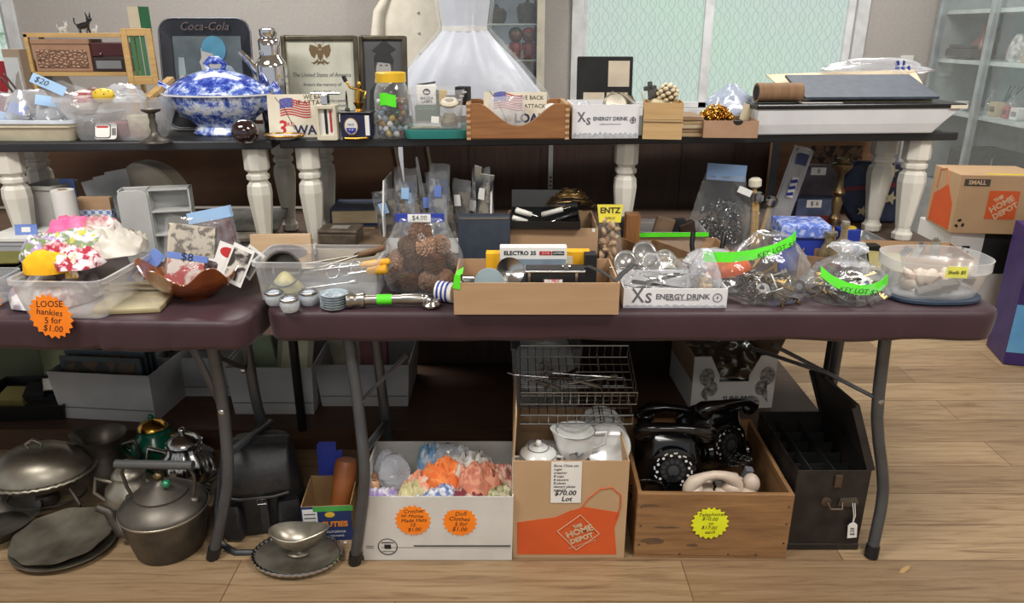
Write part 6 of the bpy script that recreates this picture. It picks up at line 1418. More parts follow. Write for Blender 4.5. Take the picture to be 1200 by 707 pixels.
X, D, W, H = lot_bag('clear bag of keys with a gathered neck, left of the oval container', 951, 1056, 370, 297, 1.70, 47, .17, 60,
    [(-.085,-.05,.082),(-.06,-.065,.062),(-.03,-.078,.050),(.0,-.083,.044),(.03,-.08,.044),(.06,-.068,.05),(.085,-.045,.06)], 'KEY LOT $20', True)
for k, (px, py, r_) in enumerate(((962,350,.02), (1000,345,.016), (982,352,.024), (925,350,.018), (905,345,.022), (885,352,.018))):
    o = solo('key_ring', MB().tube([(r_*cos(2*pi*i/22), 0, r_*sin(2*pi*i/22)) for i in range(22)], .0016, 6, closed=True), [SILVER, WHITE, SILVER][k % 3], ['steel','white','steel'][k % 3]+' split ring '+['at the left of the gathered key bag','in the middle of the gathered key bag','low in the gathered key bag','at the right of the slanted-tape key bag','in the middle of the slanted-tape key bag','at the left of the slanted-tape key bag'][k], 'key ring', (at(px,py,1.75).x, 1.745, T+.05), (rad(-25), 0, rad(20*k)), 'split rings in the key bags', smooth=60)
for k, (px, py) in enumerate(((893,352),(912,350),(935,346),(985,350),(1012,350))):
    o = T_('key_fob', ['grey','white','dark'][k % 3]+' round key fob in the '+('slanted-tape' if k < 3 else 'gathered')+' key bag'+(', nearest the right' if k in (2, 4) else ''), 'key fob', (at(px,py,1.745).x, 1.75+.01*(k % 2), T+.03+.004*k)); o.rotation_euler = (rad(70), rad(20*k-30), 0)
    MB().lathe([(.014,0),(.0165,.001),(.0165,.004),(.014,.005)], 20).build('disc', [GREYC, WHITE, BLACKM][k % 3], o, smooth=40)
    MB().lathe([(.008,.005),(.008,.0056)], 16).build('face_print', [WHITE, mat('fob_blue', (90,110,150), .5), GREYINK][k % 3], o)
# -- oval lidded container with shells
X, D, W, H = fit(1046, 1174, 362, 310, T, 1.70)
ov = T_('oval_container', 'oval clear plastic container of shells on a dark blue lid, at the right end', 'container', (X, D+.09, T+.001))
W *= .95
ovl = lambda w, d, z, n=48: [(w/2*abs(cos(a))**.75*(1 if cos(a) > 0 else -1), d/2*abs(sin(a))**.75*(1 if sin(a) > 0 else -1), z) for a in [2*pi*i/n for i in range(n)]]
MB().loft([ovl(W*.88,.155,0), ovl(W*.92,.17,.004), ovl(W*.92,.17,.011), ovl(W*.86,.15,.011)]).build('blue_lid', mat('dark_blue_lid', (52,66,84), .4), ov, smooth=40)
hb2 = H-.004
MB().loft([ovl(W*.80,.14,.012), ovl(W*.86,.155,.03), ovl(W*.96,.18,hb2*.72), ovl(W*1.0,.19,hb2*.75), ovl(W*1.0,.19,hb2*.97), ovl(W*1.01,.193,hb2), ovl(W*.985,.186,hb2), ovl(W*.975,.182,hb2*.75), ovl(W*.94,.172,hb2*.70), ovl(W*.84,.148,.032), ovl(W*.78,.135,.016)]).build('container_body', TUBC, ov, smooth=50)
MB().prism([(-.026,-.013),(.028,-.015),(.026,.013),(-.024,.015)], 0, .001).build('yellow_label', mat('pale_yellow_label', (226,226,100), .5), ov, loc=(-.0, -.0965, hb2*.86), rot=(pi/2, 0, 0))
txt('Shells $5', .012, INK, ov, (0, -.0985, hb2*.86), name='handwriting', shear=.2)
random.seed(8)
for k in range(16):
    a = random.uniform(0, 6.28); r_ = sqrt(random.random())*.78
    o = sh0.copy(); COL.objects.link(o); o.data = sh0.data.copy(); o.data.materials[0] = [mat('shell_white', (226,216,200), .45, rgb2=(200,184,164), scale=50), mat('shell_pink', (214,180,158), .45, rgb2=(230,216,200), scale=50)][k % 2]
    o.scale = (1.7,)*3; o.location = (X+W*.36*r_*cos(a), D+.09+.055*r_*sin(a), T+.028+.028*random.random()); o.rotation_euler = [random.uniform(0, 6) for _ in 'xyz']
    tag(o, ['cream','pinkish'][k % 2]+' seashell in the oval container at the right end', 'seashell', 'seashells in the oval container'); 
for k in range(3):
    solo('slate_piece', MB().loft([[(-.03,-.01,0),(.03,-.014,0),(.034,.012,0),(-.02,.016,0)], [(-.024,-.01,.01),(.03,-.012,.02),(.03,.01,.022),(-.02,.012,.012)]]), mat('slate_stone', (120,118,112), .7, rgb2=(90,90,88)), 'flat grey stone in the oval container, '+['left','middle','right'][k]+' one', 'stone', (X-.03+.05*k, D+.05+.012*k, T+.02+.012*k), (rad(20), rad(15*k-10), .3*k), 'stones in the oval container')
# ================================================================ RIGHT TABLE, back right
X, D, W, H = fit(816, 880, 300, 203, T, 2.20)
cbg = T_('clear_bag', 'clear bag of tangled silver chains standing behind the can boxes', 'bag', (X, D+.06, T+.001))
bagmb(W*1.05, .11, H*.93, 22, .62, .12, .08, 32, 18).build('bag_body', BAG, cbg, smooth=60)
MB().box(-.062,.058,-.003,.003,-.004,.045).build('blue_header', mat('dull_blue_header', (110,136,170), .4), cbg, loc=(0,-.01,H*.88), rot=(rad(-6),rad(4),0))
o_ = MB().box(-.022,.022,-.001,0,0,.02).build('white_tag', WHITE, cbg, loc=(.045,-.05,H*.72), rot=(0,rad(22),0))
m = MB(); random.seed(14)
for k in range(150):
    a, r_, z = random.uniform(0, 6.28), sqrt(random.random()), random.random()
    m.tube([(.011*cos(2*pi*i/8), .007*sin(2*pi*i/8), 0) for i in range(8)], .0018, 5, TR(W*.36*r_*cos(a), .042*r_*sin(a), .015+H*.6*z*(1-.3*r_), random.uniform(0,6), random.uniform(0,6), random.uniform(0,6)), closed=True)
tag(m.build('silver_chain', mat('grey_chain', (150,150,152), .25, .9), None, smooth=60, loc=(X, D+.06, T+.004)), 'tangled silver chains filling the clear bag behind the can boxes', 'chain', kind='stuff')
X, D, W, H = fit(872, 906, 300, 246, T, 2.18)
jr = T_('glass_jar', 'glass jar holding wooden mallets behind the key bags', 'jar', (X, D+W/2, T+.001))
MB().lathe([(W*.42,0),(W*.46,.006),(W*.46,H*.85),(W*.42,H*.92),(W*.48,H*.94),(W*.48,H),(W*.42,H),(W*.42,.01)], 28).build('jar_body', GLASS, jr, smooth=50)
for k, (px, py, x0, hd_) in enumerate(((885, 214, -.012, CREAM), (888, 231, .004, SILVER), (904, 236, .014, SILVER))):
    p = at(px, py, D+W/2-.004*k); a = Vector((X+x0*.6, D+W/2, T+.012))
    o = T_('mallet', ['tall mallet with a cream head','mallet with a silver head leaning left','mallet with a silver head leaning over the rim'][k]+' in the glass jar', 'mallet', a, 0, 'mallets in the glass jar')
    d = p-a; MB().tube([(0,0,0), tuple(d)], [.008,.006], 10).build('handle', PINE, o, smooth=60)
    MB().lathe([(.012,-.016),(.019,-.010),(.019,.008),(.012,.014)], 18, m=Matrix.Translation(d) @ d.to_track_quat('Z','Y').to_matrix().to_4x4()).build('head', hd_, o, smooth=40)
p, q_ = at(908, 270, 2.44), at(922, 172, 2.47)
pp = T_('plastic_pouch', 'long clear plastic pouch with a blue label leaning right of the mallet jar', 'pouch', (p.x, 2.44, T+.001)); pp.rotation_euler = (0, rad(14), rad(10))
L_ = (q_.z-T)*1.03
MB().box(-.030,.030,-.002,.002,0,L_*.97).build('grey_insert', mat('grey_insert', (150,148,142), .5, rgb2=(124,122,118), scale=16), pp)
pillow(.075, L_, .02, 6.1, 8, 14).build('pouch_film', BAG2, pp, smooth=60)
MB().box(-.02,.02,-.012,-.011,L_*.80,L_*.93).build('navy_label', mat('navy_label', (56,66,110), .5), pp)
q = MB().box(-.012,.012,-.013,-.012,L_*.42,L_*.66).build('striped_label', WHITE, pp)
for k in range(3): MB().box(-.012,.012,-.0136,-.013,0,.011).build('blue_stripe', BLUE, q, loc=(0,0,L_*(.44+.075*k)), rot=(0,rad(-18),0))
for k, (x0, x1, yt, yb_, D_, cl, lbl, pr) in enumerate(((934,976,196,236,2.56,(96,84,96),'plum box with an 8 price tag at the top of the stack by the pouch','8'), (930,978,234,258,2.46,(84,96,128),'blue-grey box with a $6 price tag in the stack by the pouch','$ 6'), (925,978,258,284,2.38,(140,52,52),'dark red box at the bottom of the stack by the pouch',None))):
    X, D, W, H = fit(x0, x1, 290, yt, T, D_)
    o = T_('stacked_box', lbl, 'box', (X, D, T+.001), rad(4*k-4), 'boxes stacked by the pouch')
    MB().box(-W/2, W/2, 0, .06, 0, H).build('carton', mat('stk_%d' % k, cl, .6, rgb2=tuple(c*.7 for c in cl), scale=16), o, bevel=.002)
    if pr:
        q = MB().box(-.028,.022,-.0012,0,-.028,-.002).build('price_tag', WHITE, o, loc=(-.01,-.001,H)); txt(pr, .022, INK, q, (-.002,-.0018,-.015), name='handwriting')
X, D, W, H = fit(962, 987, 300, 186, T, 2.36)
cst = T_('tall_candlestick', 'tall dark brass candlestick standing before the starred cloth', 'candlestick', (X, D, T+.001))
r = W/2
MB().lathe([(r*1.1,0),(r*1.1,.01),(r*.5,.03),(r*.35,.05),(r*.6,.065),(r*.35,.08),(r*.5,H*.45),(r*.3,H*.52),(r*.62,H*.58),(r*.34,H*.64),(r*.3,H*.80),(r*.66,H*.86),(r*.9,H*.90),(r*.9,H*.93),(r*.5,H*.95),(r*.55,H),(r*.4,H),(r*.3,H*.96)], 24).build('stem', mat('antique_brass', (112,92,60), .35, .8, rgb2=(74,62,44)), cst, smooth=50)
# folded flag cloth
X, D, W, H = fit(975, 1062, 290, 190, T, 2.55)
fg_ = T_('folded_flag', 'folded navy flag with cream stars and a red stripe standing under the bench end', 'flag', (X, D, T+.001), rad(-4))
MB().loft([[(x, y, z) for x, z in ((-W/2, H*.45),(-W*.30,H*1.0),(W*.42,H*.97),(W*.5,H*.3),(W*.36,0),(-W*.22,0))] for y in (0, .02, .045)]).build('cloth_fold', NAVY, fg_, bevel=.012, seg=3)
MB().prism([(-W*.40,H*.58),(W*.44,H*.70),(W*.44,H*.63),(-W*.40,H*.52)], 0, .002, TR(0,-.001,0,pi/2)).build('red_stripe', mat('flag_dark_red', (120,44,52), .8), fg_)
for (a, b, r_) in ((.18,.86,.024), (.22,.42,.026), (-.12,.20,.020)):
    MB().prism([((r_ if i % 2 == 0 else r_*.42)*cos(pi/2+pi*i/5), (r_ if i % 2 == 0 else r_*.42)*sin(pi/2+pi*i/5)) for i in range(10)], 0, .0015).build('star', mat('cream_star', (206,194,158), .7), fg_, loc=(W*a, -.002, H*b), rot=(pi/2, rad(12), 0))
# carved/printed brown board behind
X, D, W, H = fit(896, 1042, 290, 158, T, 2.755)
cb_ = T_('printed_chest_board', 'tan wooden board with a dark printed crest behind the pouch and flag', 'board', (X, D, T+.001))
MB().box(-W/2, W/2, 0, .02, 0, min(H, .32)).build('board', mat('tan_board', (150,112,76), .6, rgb2=(128,92,60), scale=6, stretch=(1,1,6)), cb_, bevel=.002)
MB().box(-.09,.10,-.001,0,.13,.24).build('dark_print', printm('crest_print', (52,46,44), (120,96,74), 40), cb_)
MB().tube([(-.10,-.002,.275),(-.06,-.002,.262),(-.02,-.002,.272),(.02,-.002,.258),(.07,-.002,.272),(.12,-.002,.264),(.15,-.002,.276)], .003, 6).build('scroll_line', INK, cb_)
for sg in (-1, 1): MB().box(sg*(W/2-.015)-.015, sg*(W/2-.015)+.015, -.004, 0, 0, min(H, .32)).build('grey_stile', mat('grey_stile', (112,116,124), .6), cb_)
# blue cloth-topped box, bottles, vials
X, D, W, H = fit(909, 966, 306, 264, T, 1.99)
bc = T_('patterned_box', 'small blue box with a pale blue patterned top behind the key bags', 'box', (X, D, T+.001), rad(-5))
MB().box(-W/2+.008, W/2-.008, 0, .10, 0, H*.72).build('box_body', BLUE, bc, bevel=.002)
MB().box(-W/2, W/2, -.008, .108, H*.72, H).build('patterned_top', printm('blue_pattern', (90,116,200), (170,184,226), 70), bc, bevel=.006)
X, D, W, H = fit(982, 1004, 304, 270, T, 2.08)
o, w, h = standbox('blue_carton', 'small royal blue carton behind the glass bottles', 'box', 981, 1004, 270, 2.10, T+.001, .05, BLUE)
MB().box(-w*.2, w*.3, .01, .03, h, h+.006).build('yellow_flap', mat('flap_yellow', (220,190,60), .5), o)
X, D, W, H = fit(934, 978, 326, 297, T, 1.90)
ab = T_('cardboard_flap_box', 'angled open brown cardboard box behind the two key bags', 'box', (X, D, T+.001), rad(-28))
MB().obox(W*1.0, .09, H*.85, .003).build('carton', CARD_D, ab)
def bottle(label, x0, x1, yb_, yt, Dd, mm, neck=.35, cap=None, nm='glass_bottle', sy=1):
    X, D, W, H = fit(x0, x1, yb_, yt, T, Dd); r = W/2
    o = T_(nm, label, 'bottle', (X, D, T+.001), 0, 'small bottles behind the key bags')
    MB().lathe([(r*.9,0),(r,.004),(r,H*.55),(r*neck*1.2,H*.70),(r*neck,H*.74),(r*neck,H*.90),(r*neck*1.25,H*.91),(r*neck*1.25,H*.95),(r*neck*.8,H*.95),(r*neck*.8,H*.72),(r*.92,H*.53),(r*.9,.006)], 24, 1, sy).build('bottle_body', mm, o, smooth=50)
    MB().lathe([(r*neck*.8,H*.95),(r*neck*1.2,H*.955),(r*neck*1.15,H)], 16).build('stopper', cap or SILVER, o, smooth=50)
    return o
AG = clear('amber_clear', (196,180,140), body=.2, edge=.6, rough=.04, tint=(236,226,196))
bottle('wide glass bottle with a metal cap behind the key bags', 956, 978, 322, 272, 1.97, AG, .55, TARN)
bottle('tall clear glass bottle with a long neck behind the gathered key bag', 968, 994, 320, 260, 1.93, AG, .3, TARN)
bottle('slim glass vial with a white cap behind the gathered key bag', 1000, 1013, 320, 290, 1.91, GLASS, .6, WHITE, 'glass_vial')
bottle('short clear vial left of the white-capped vial', 990, 1000, 322, 298, 1.90, GLASS, .6, SILVER, 'glass_vial')
X, D, W, H = fit(977, 988, 326, 312, T, 1.86)
o = T_('thread_spool', 'tiny purple thread spool behind the gathered key bag', 'spool', (X, D, T+.04))
MB().lathe([(W*.5,0),(W*.5,.003),(W*.42,.004),(W*.42,H),(W*.5,H+.001),(W*.5,H+.004)], 18).build('spool_body', mat('spool_purple', (120,60,90), .6), o, smooth=40); o.location.z = T+.001
# grey metal tray, olive card, black camera
X, D, W, H = fit(986, 1052, 300, 288, T, 2.18)
gt = T_('steel_tray', 'shallow grey steel tray lying at the bench legs', 'tray', (X, D, T+.001), rad(4))
MB().tub(W, .20, .02, .012, .03, .002, .006).build('tray_body', mat('grey_enamel_tray', (170,172,172), .3, .4), gt, smooth=40)
o, w, h = standbox('small_camera', 'small black camera lying before the steel tray', 'camera', 1008, 1030, 284, 2.0, T+.04, .03, BLACK); o.location.z = T+.03
MB().lathe([(.010,0),(.010,.012)], 16, m=TR(0,-.012,h*.4,-pi/2)).build('lens_barrel', BLACKM, o, smooth=40)
solo('olive_card', MB().box(-.04,.04,0,.11,0,.002), mat('olive_card', (150,138,80), .6), 'olive green card leaning at the left of the iron tray', 'card', (at(1034,318,1.9).x, 1.88, T+.036), (rad(12), 0, rad(-20)))
X, D, W, H = fit(1022, 1138, 318, 300, T, 1.97)
it = T_('iron_tray', 'cardboard tray of flat metal irons behind the oval container', 'tray', (X, D, T+.001), rad(-8))
MB().obox(W, .18, .045, .004).build('carton', CARD, it)
for k in range(3):
    p = at(1052+22*k, 304, 2.04); o = T_('flat_iron', 'flat dark metal bar in the iron tray, '+['left one','middle one','right one, propped on the rim'][k], 'iron', (p.x, 2.03+.01*k, T+.03+.008*k), 0, 'flat irons in the tray'); o.rotation_euler = (rad(10), rad(-14+4*k), rad(-50+10*k))
    MB().box(-.012,.012,-.06,.06,0,.008).build('bar', [mat('iron_grey', (108,106,102), .4, .7), SILVER, TARN][k], o, bevel=.002)
    MB().box(-.006,.006,.045,.055,.008,.016).build('lug', TARN, o, bevel=.001)
o, w, h = standbox('lettered_carton', 'white carton with small lettering behind the gathered key bag', 'box', 1008, 1052, 313, 1.90, T+.001, .05, WHITE); txt('FRAGILE', .012, INK, o, (.01,-.0008,h*.5))
# -- white stacked furniture boxes beyond the table end
HX, HD = 2.02, 3.33
tb_ = T_('white_box', 'white carton on the floor carrying the small moving box', 'box', (HX+.2, HD+.02, .001))
MB().box(-.17,.17,0,.30,0,.503).build('carton', WHITEC, tb_, bevel=.003)
txt('E', .09, INK, tb_, (-.10,-.001,.40), bold=.002); MB().box(-.02,.17,-.001,0,.30,.50).build('dark_panel', BLACKM, tb_)
hb3 = T_('moving_box', 'small brown moving box with an orange logo, stacked at the right edge', 'box', (HX, HD, .505), rad(-6))
S = .27
MB().box(0, .365, 0, S, 0, S).build('carton', mat('moving_card', (190,158,122), .8, rgb2=(178,146,110), scale=4), hb3, bevel=.003)
def logo(par, loc, s, rot=(pi/2,0,0), sq=HDOR, tx=mat('logo_tan', (214,182,146), .8), outline=False):
    if outline:
        L_ = [(-s/2,-s/2,0),(s/2,-s/2,0),(s/2,s/2,0),(-s/2,s/2,0)]
        o = MB().tube([p for i in range(4) for p in (L_[i], tuple((Vector(L_[i])+Vector(L_[(i+1)%4]))/2))], s*.012, 4, closed=True).build('logo_square', tx, par, loc=loc, rot=rot)
    else: o = MB().box(-s/2, s/2, -s/2, s/2, 0, .0008).build('logo_square', sq, par, loc=loc, rot=rot)
    a = rad(35); u = Vector((-sin(a), cos(a), 0))
    for t_, k, q in (('THE', .27, .17), ('HOME', .03, .30), ('DEPOT', -.25, .27)):
        txt(t_, s*q, tx, o, tuple(u*(s*k)+Vector((0,0,.001))), (0,0,a), bold=s*.012)
    return o
logo(hb3, (.20,-.001,S*.5), .13)
bl_ = MB().box(-.055,.055,-.0008,0,-.016,.016).build('size_panel', mat('dark_print', (74,66,60), .7), hb3, loc=(.075,0,S-.035)); txt('SMALL', .026, mat('logo_tan', (0,0,0)), bl_, (0,-.0012,0), bold=.0008)
MB().box(.12,.36,-.001,.03,0,.001).build('yellow_tape', mat('yellow_tape', (230,200,50), .4), hb3, loc=(0,.01,S))
for k in range(3):
    a = 2*pi*k/3+pi/2; MB().prism([(.012,-.006),(.024,-.004),(.018,.012),(.008,.008)], 0, .0006, Matrix.Rotation(a, 4, 'Z')).build('recycle_mark', BLACKM, hb3, loc=(.035,-.0005,.045), rot=(pi/2,0,0))
MB().add(*(lambda b_: (b_.v, b_.f))(MB().prism([(.02,0),(S-.03,0),(S-.04,.13),(S-.10,.16),(.10,.20),(.03,.12)], 0, .001))).build('apron_print', HDOR, hb3, loc=(-.0005, 0, .01), rot=(pi/2, 0, pi/2)).location = (-.0012, 0, .01)
MB().tube([(-.001,.10,.20),(-.001,.14,.275),(-.001,.20,.26),(-.001,.21,.17)], .002, 6).build('apron_string', HDOR, hb3)
# purple pack at the right edge
p = at(1172, 404, 2.95)
pu = T_('product_pack', 'tall purple and blue retail pack standing on the floor at the right edge', 'package', (p.x+.17, 2.95, .001), rad(-14))
MB().box(-.12,.16,0,.22,0,.60).build('carton', mat('purple_pack', (62,44,110), .4, rgb2=(52,36,96)), pu, bevel=.004)
MB().box(-.12,.10,-.001,0,.06,.28).build('blue_panel', mat('sky_panel', (110,176,224), .4, rgb2=(80,150,210), scale=5), pu)
MB().box(-.12,.16,-.001,0,.44,.60).build('white_panel', WHITE, pu)
for k in range(2): MB().prism(ell(.0+.06*k,.52,.014,.045,18), 0, .001).build('pad_picture', mat('pad_grey', (196,190,200), .6), pu, rot=(pi/2,rad(10),0), loc=(-.04,-.001,0))
for k in range(3): MB().prism(ell(-.06+.05*k,.34,.02,.026,18), 0, .001).build('round_picture', mat('pack_round_%d' % k, [(90,70,150),(140,120,190),(224,160,170)][k], .5), pu, rot=(pi/2,0,0), loc=(0,-.001,0))
for k in range(5): MB().box(-.09,.0+.012*(k % 3),-.001,0,0,.006).build('print_line', mat('pack_pale', (206,200,224), .5), pu, loc=(0,0,.385+.012*k) if k < 3 else (.10,0,.1+.02*k))
# ================================================================ BEHIND, ON THE PLATFORM
def file_box(label, x0, x1, yb, yt, D_, d, rz=0, flare=.012):
    X, D, W, H = fit(x0, x1, yb, yt, PL, D_)
    o = T_('file_box', label, 'box', (X, D, PL+.001), rz, 'grey file boxes under the tables')
    m = MB().obox(W-2*flare, d, H, .004, flare); m.build('carton', GREYC, o)
    MB().box(-W/2+flare, W/2-flare, -.0012, 0, H*.24, H*.26).build('fold_line', GREYINK, o, loc=(0,-flare*.25,0))
    return o, X, D, W, H
cab = T_('metal_cabinet', 'olive green metal cabinet at the far left under the table', 'cabinet', (at(0, 470, 2.62).x-.09, 2.66, PL+.001))
GRN = mat('olive_metal', (104,112,84), .5, rgb2=(92,100,74), scale=8)
MB().box(-.15, .26, 0, .3, 0, .50).build('body', GRN, cab, bevel=.006)
MB().box(.06,.20,-.003,0,.26,.40).build('label_plate', mat('pale_green_plate', (128,136,106), .5), cab, bevel=.002); MB().box(.09,.17,-.006,-.003,.31,.335).build('drawer_pull', mat('dark_pull', (50,52,44), .4, .5), cab, bevel=.002)
X, D, W, H = fit(-30, 74, 492, 462, PL, 2.33)
bt2 = T_('black_tray', 'black tray of odds and ends in the shadow at the far left', 'tray', (X, D, PL+.001), rad(4)); MB().obox(W, .24, .06, .004, .01).build('tray_body', BLACK, bt2)
for k, (dx, mm, lb_) in enumerate(((-.06, mat('olive_card', (0,0,0)), 'olive card'), (.02, BLACKM, 'black box'), (.07, SILVER, 'shiny metal plate'))): solo('tray_item', MB().box(-.05,.05,-.04,.04,0,.03), mm, lb_+' lying in the shadowed black tray', 'object', (X+dx, D+.10+.02*k, PL+.035+.008*k), (rad(12), rad(6*k), .3*k), bevel=.002)
solo('cream_board', MB().box(-.10,.10,0,.004,0,.47), CREAM, 'cream board standing between the olive cabinet and the file boxes', 'board', (at(88, 420, 2.85).x, 2.97, PL+.001), (rad(-3),0,.1))
o, X, D, W, H = file_box('grey file box holding dark framed pictures, leftmost of the file boxes', 66, 190, 493, 437, 2.335, .30, rad(-6))
for k in range(4):
    q = T_('framed_picture', 'dark framed picture standing in the leftmost file box, '+['frontmost','second from the front','third from the front','rearmost'][k], 'picture', (X-.01, D+.03+.035*k, PL+.012), rad(-6), 'framed pictures in the file box')
    w_, h_ = W*.8, H+.03+.012*k
    MB().box(-w_/2,w_/2,0,.01,0,h_).build('frame', mat('dusty_blue_frame', (70,84,92), .5, rgb2=(56,66,74)), q, bevel=.002); MB().box(-w_/2+.015,w_/2-.015,-.001,0,.02,h_-.015).build('picture_face', printm('brown_picture', (96,80,64), (60,62,62), 20), q)
o, X, D, W, H = file_box('low grey file box behind the left folding leg', 186, 276, 475, 419, 2.52, .25)
solo('dark_case', MB().box(-.08,.08,0,.14,0,.03), BLACKM, 'black flat case lying across the low grey file box', 'case', (X-.02, D+.05, PL+H+.002), .1, bevel=.004)
o, X, D, W, H = file_box('grey file box with a framed print, in the middle of the file boxes', 272, 372, 485, 430, 2.38, .28)
q = T_('framed_print', 'cream mounted framed print standing in the middle file box', 'picture', (X+.04, D+.09, PL+.02)); q.rotation_euler = (rad(-22), 0, rad(-8))
MB().box(-.07,.07,0,.01,0,H+.05).build('frame', mat('grey_gold_frame', (150,146,124), .5), q, bevel=.002); MB().box(-.05,.05,-.001,0,.06,H+.03).build('print_face', mat('print_cream', (196,194,160), .6), q)
solo('green_folder', MB().box(-.06,.06,0,.02,0,.22), mat('pale_green_folder', (150,166,130), .7), 'pale green folder standing at the left in the middle file box', 'folder', (X-.07, D+.14, PL+.012), (rad(-6), rad(-8), .1))
o, X, D, W, H = file_box('grey file box with a maroon book, rightmost of the file boxes', 374, 482, 478, 427, 2.44, .28)
solo('maroon_book', MB().box(-.05,.05,0,.05,0,.24), mat('maroon_pink', (120,72,80), .6), 'maroon book standing in the rightmost file box', 'book', (X+.02, D+.10, PL+.012), (rad(-4), 0, 0), bevel=.002)
solo('cream_folder', MB().box(-.06,.06,0,.012,0,.25), mat('cream_folder', (190,186,160), .7), 'cream folder leaning at the left of the maroon book', 'folder', (X-.07, D+.16, PL+.012), (rad(-4), rad(-10), 0))
# clear bin of paper doilies
X, D, W, H = fit(598, 681, 500, 404, PL, 2.42)
gb2 = T_('clear_bin', 'clear bin of white lace plates behind the wire baskets', 'bin', (X, D, PL+.001))
MB().tub(W, .22, H-.02, .012, .02, .003, .005).build('bin_body', TUBC, gb2, smooth=40)
for k in range(4):
    q = T_('lace_plate', 'white lace-edged plate standing in the clear bin, '+['nearest','second','third','farthest'][k], 'plate', (X, D+.04+.04*k, PL+.035), 0, 'lace plates in the clear bin'); r_ = W*.40
    MB().prism([((r_*(1+.03*cos(24*2*pi*i/96)))*cos(2*pi*i/96), r_+(r_*(1+.03*cos(24*2*pi*i/96)))*sin(2*pi*i/96)) for i in range(96)], 0, .006, TR(rx=rad(80), s=1)).build('plate_body', mat('lace_white', (214,216,210), .4), q, smooth=40)
    MB().prism(ell(0, r_, r_*.3, r_*.3, 24), 0, .0065, TR(y=-.0008, rx=rad(80))).build('brown_motif', printm('motif', (128,96,84), (200,190,180), 60), q)
# printed fruit box
X, D, W, H = fit(808, 905, 492, 418, PL, 2.42)
fx_ = T_('fruit_box', 'white printed fruit box with a foil sheet, behind the wooden crate', 'box', (X, D, PL+.001), rad(3))
MB().obox(W, .30, H*.52, .004).build('carton', WHITEC, fx_)
for sg in (-1, 1): MB().prism([(-W*.16,0),(W*.16,0),(W*.16,H*.48),(-sg*W*.04,H*.48),(-sg*W*.16,H*.12)] if sg > 0 else [(-W*.16,0),(W*.16,0),(W*.16,H*.12),(W*.04,H*.48),(-W*.16,H*.48)], 0, .004, TR(sg*W*.34, .004, H*.52, pi/2)).build('corner_panel', WHITEC, fx_)
MB().box(-W/2,-W/2+.004,.004,.30,H*.52,H).box(W/2-.004,W/2,.004,.30,H*.52,H).box(-W/2,W/2,.296,.30,H*.52,H).build('upper_wall', CARD, fx_)
for x, s_ in ((-W*.33, 1), (W*.40, -1)):
    MB().prism(ell(x, H*.62, .028, .036, 18), 0, .0008).prism(ell(x+.02*s_, H*.40, .022, .030, 18), 0, .0008).prism([(x-.02,H*.3),(x+.0,H*.5),(x+.012,H*.1)], 0, .0008).build('fruit_print', mat('fruit_print', (84,82,82), .6, rgb2=(176,176,174), scale=70), fx_, rot=(pi/2,0,0))
for k, s_ in enumerate(('SUNLAND', 'FRUIT')): txt(s_, .026, INK, fx_, (W*.08, -.001, H*.20-.032*k), bold=.0006)
MB().box(0, .003, 0, .28, 0, .12).build('side_flap', CARD, fx_, loc=(W/2, .01, H), rot=(0, rad(20), 0))
MB().box(-W*.4, W*.2, 0, .003, 0, .08).build('rear_flap', CARD, fx_, loc=(0, .30, H), rot=(rad(-8), 0, 0))
solo('foil_sheet', MB().grid(lambda u, v: ((u-.5)*W*.9, v*.24, .08*v+.012*nz3(u*7, v*7, 3)+.006*nz3(u*20, v*20)), 26, 18), mat('foil', (200,210,206), .18, .95), 'crumpled silver foil sheet lying in the fruit box', 'foil', (X, D+.02, PL+H*.54), rad(3), smooth=60, solid=.001)
# ================================================================ ON THE FLOOR: silverware
def floorat(px, py): return on(px, py, 0)
c = Vector((at(52, 570, 1.93).x, 1.93, 0))
cd2 = T_('chafing_dish', 'oval tarnished silver chafing dish with a domed lid on a footed stand', 'dish', (c.x, c.y, .001), rad(8))
MB().lathe([(.07,.085),(.11,.10),(.135,.128),(.152,.132),(.152,.138),(.135,.138),(.10,.112),(.02,.10)], 48, 1, .78).build('dish_body', TARN, cd2, smooth=50)
MB().tube([(.153*cos(a), .153*.78*sin(a), .136+.002*sin(a*40)) for a in [2*pi*i/96 for i in range(96)]], .005, 6, closed=True).build('beaded_rim', TARN, cd2, smooth=60)
l_ = MB().lathe([(.143,.140),(.140,.150),(.120,.180),(.08,.203),(.03,.213),(.001,.214)], 48, 1, .78).build('lid', TARN, cd2, smooth=60)
MB().tube([(-.016,0,.212),(-.022,0,.226),(0,0,.24),(.022,0,.226),(.016,0,.212)], .0055, 8).build('lid_knob', TARN, l_, smooth=60)
for sg in (-1, 1):
    for sy in (-1, 1): MB().tube([(sg*.10,sy*.06,.10),(sg*.13,sy*.085,.06),(sg*.115,sy*.075,.02),(sg*.135,sy*.09,.003)], [.006,.006,.005,.008], 8).build('leg', PEWTER, cd2, smooth=60)
MB().tube([(.11*cos(a), .07*sin(a), .045) for a in [2*pi*i/40 for i in range(40)]], .004, 6, closed=True).build('stand_ring', PEWTER, cd2, smooth=60)
MB().lathe([(.03,.02),(.036,.03),(.03,.055),(.012,.06)], 20).build('burner', PEWTER, cd2, smooth=50)
MB().tube([(-.15,-.01,.14),(-.19,-.02,.165),(-.25,-.03,.185)], [.007,.009,.011], 10).build('side_handle', BLACK, cd2, smooth=60)
def scallop(r, z, am, n=96, k=10): return [(r*(1+am*cos(k*a))*cos(a), r*(1+am*cos(k*a))*sin(a)*.86, z) for a in [2*pi*i/n for i in range(n)]]
c = floorat(74, 646)
pl1 = T_('silver_plate', 'lower of two tarnished oval silver plates before the chafing dish', 'plate', (c.x, c.y+.01, .001), 0, 'silver plates on the floor')
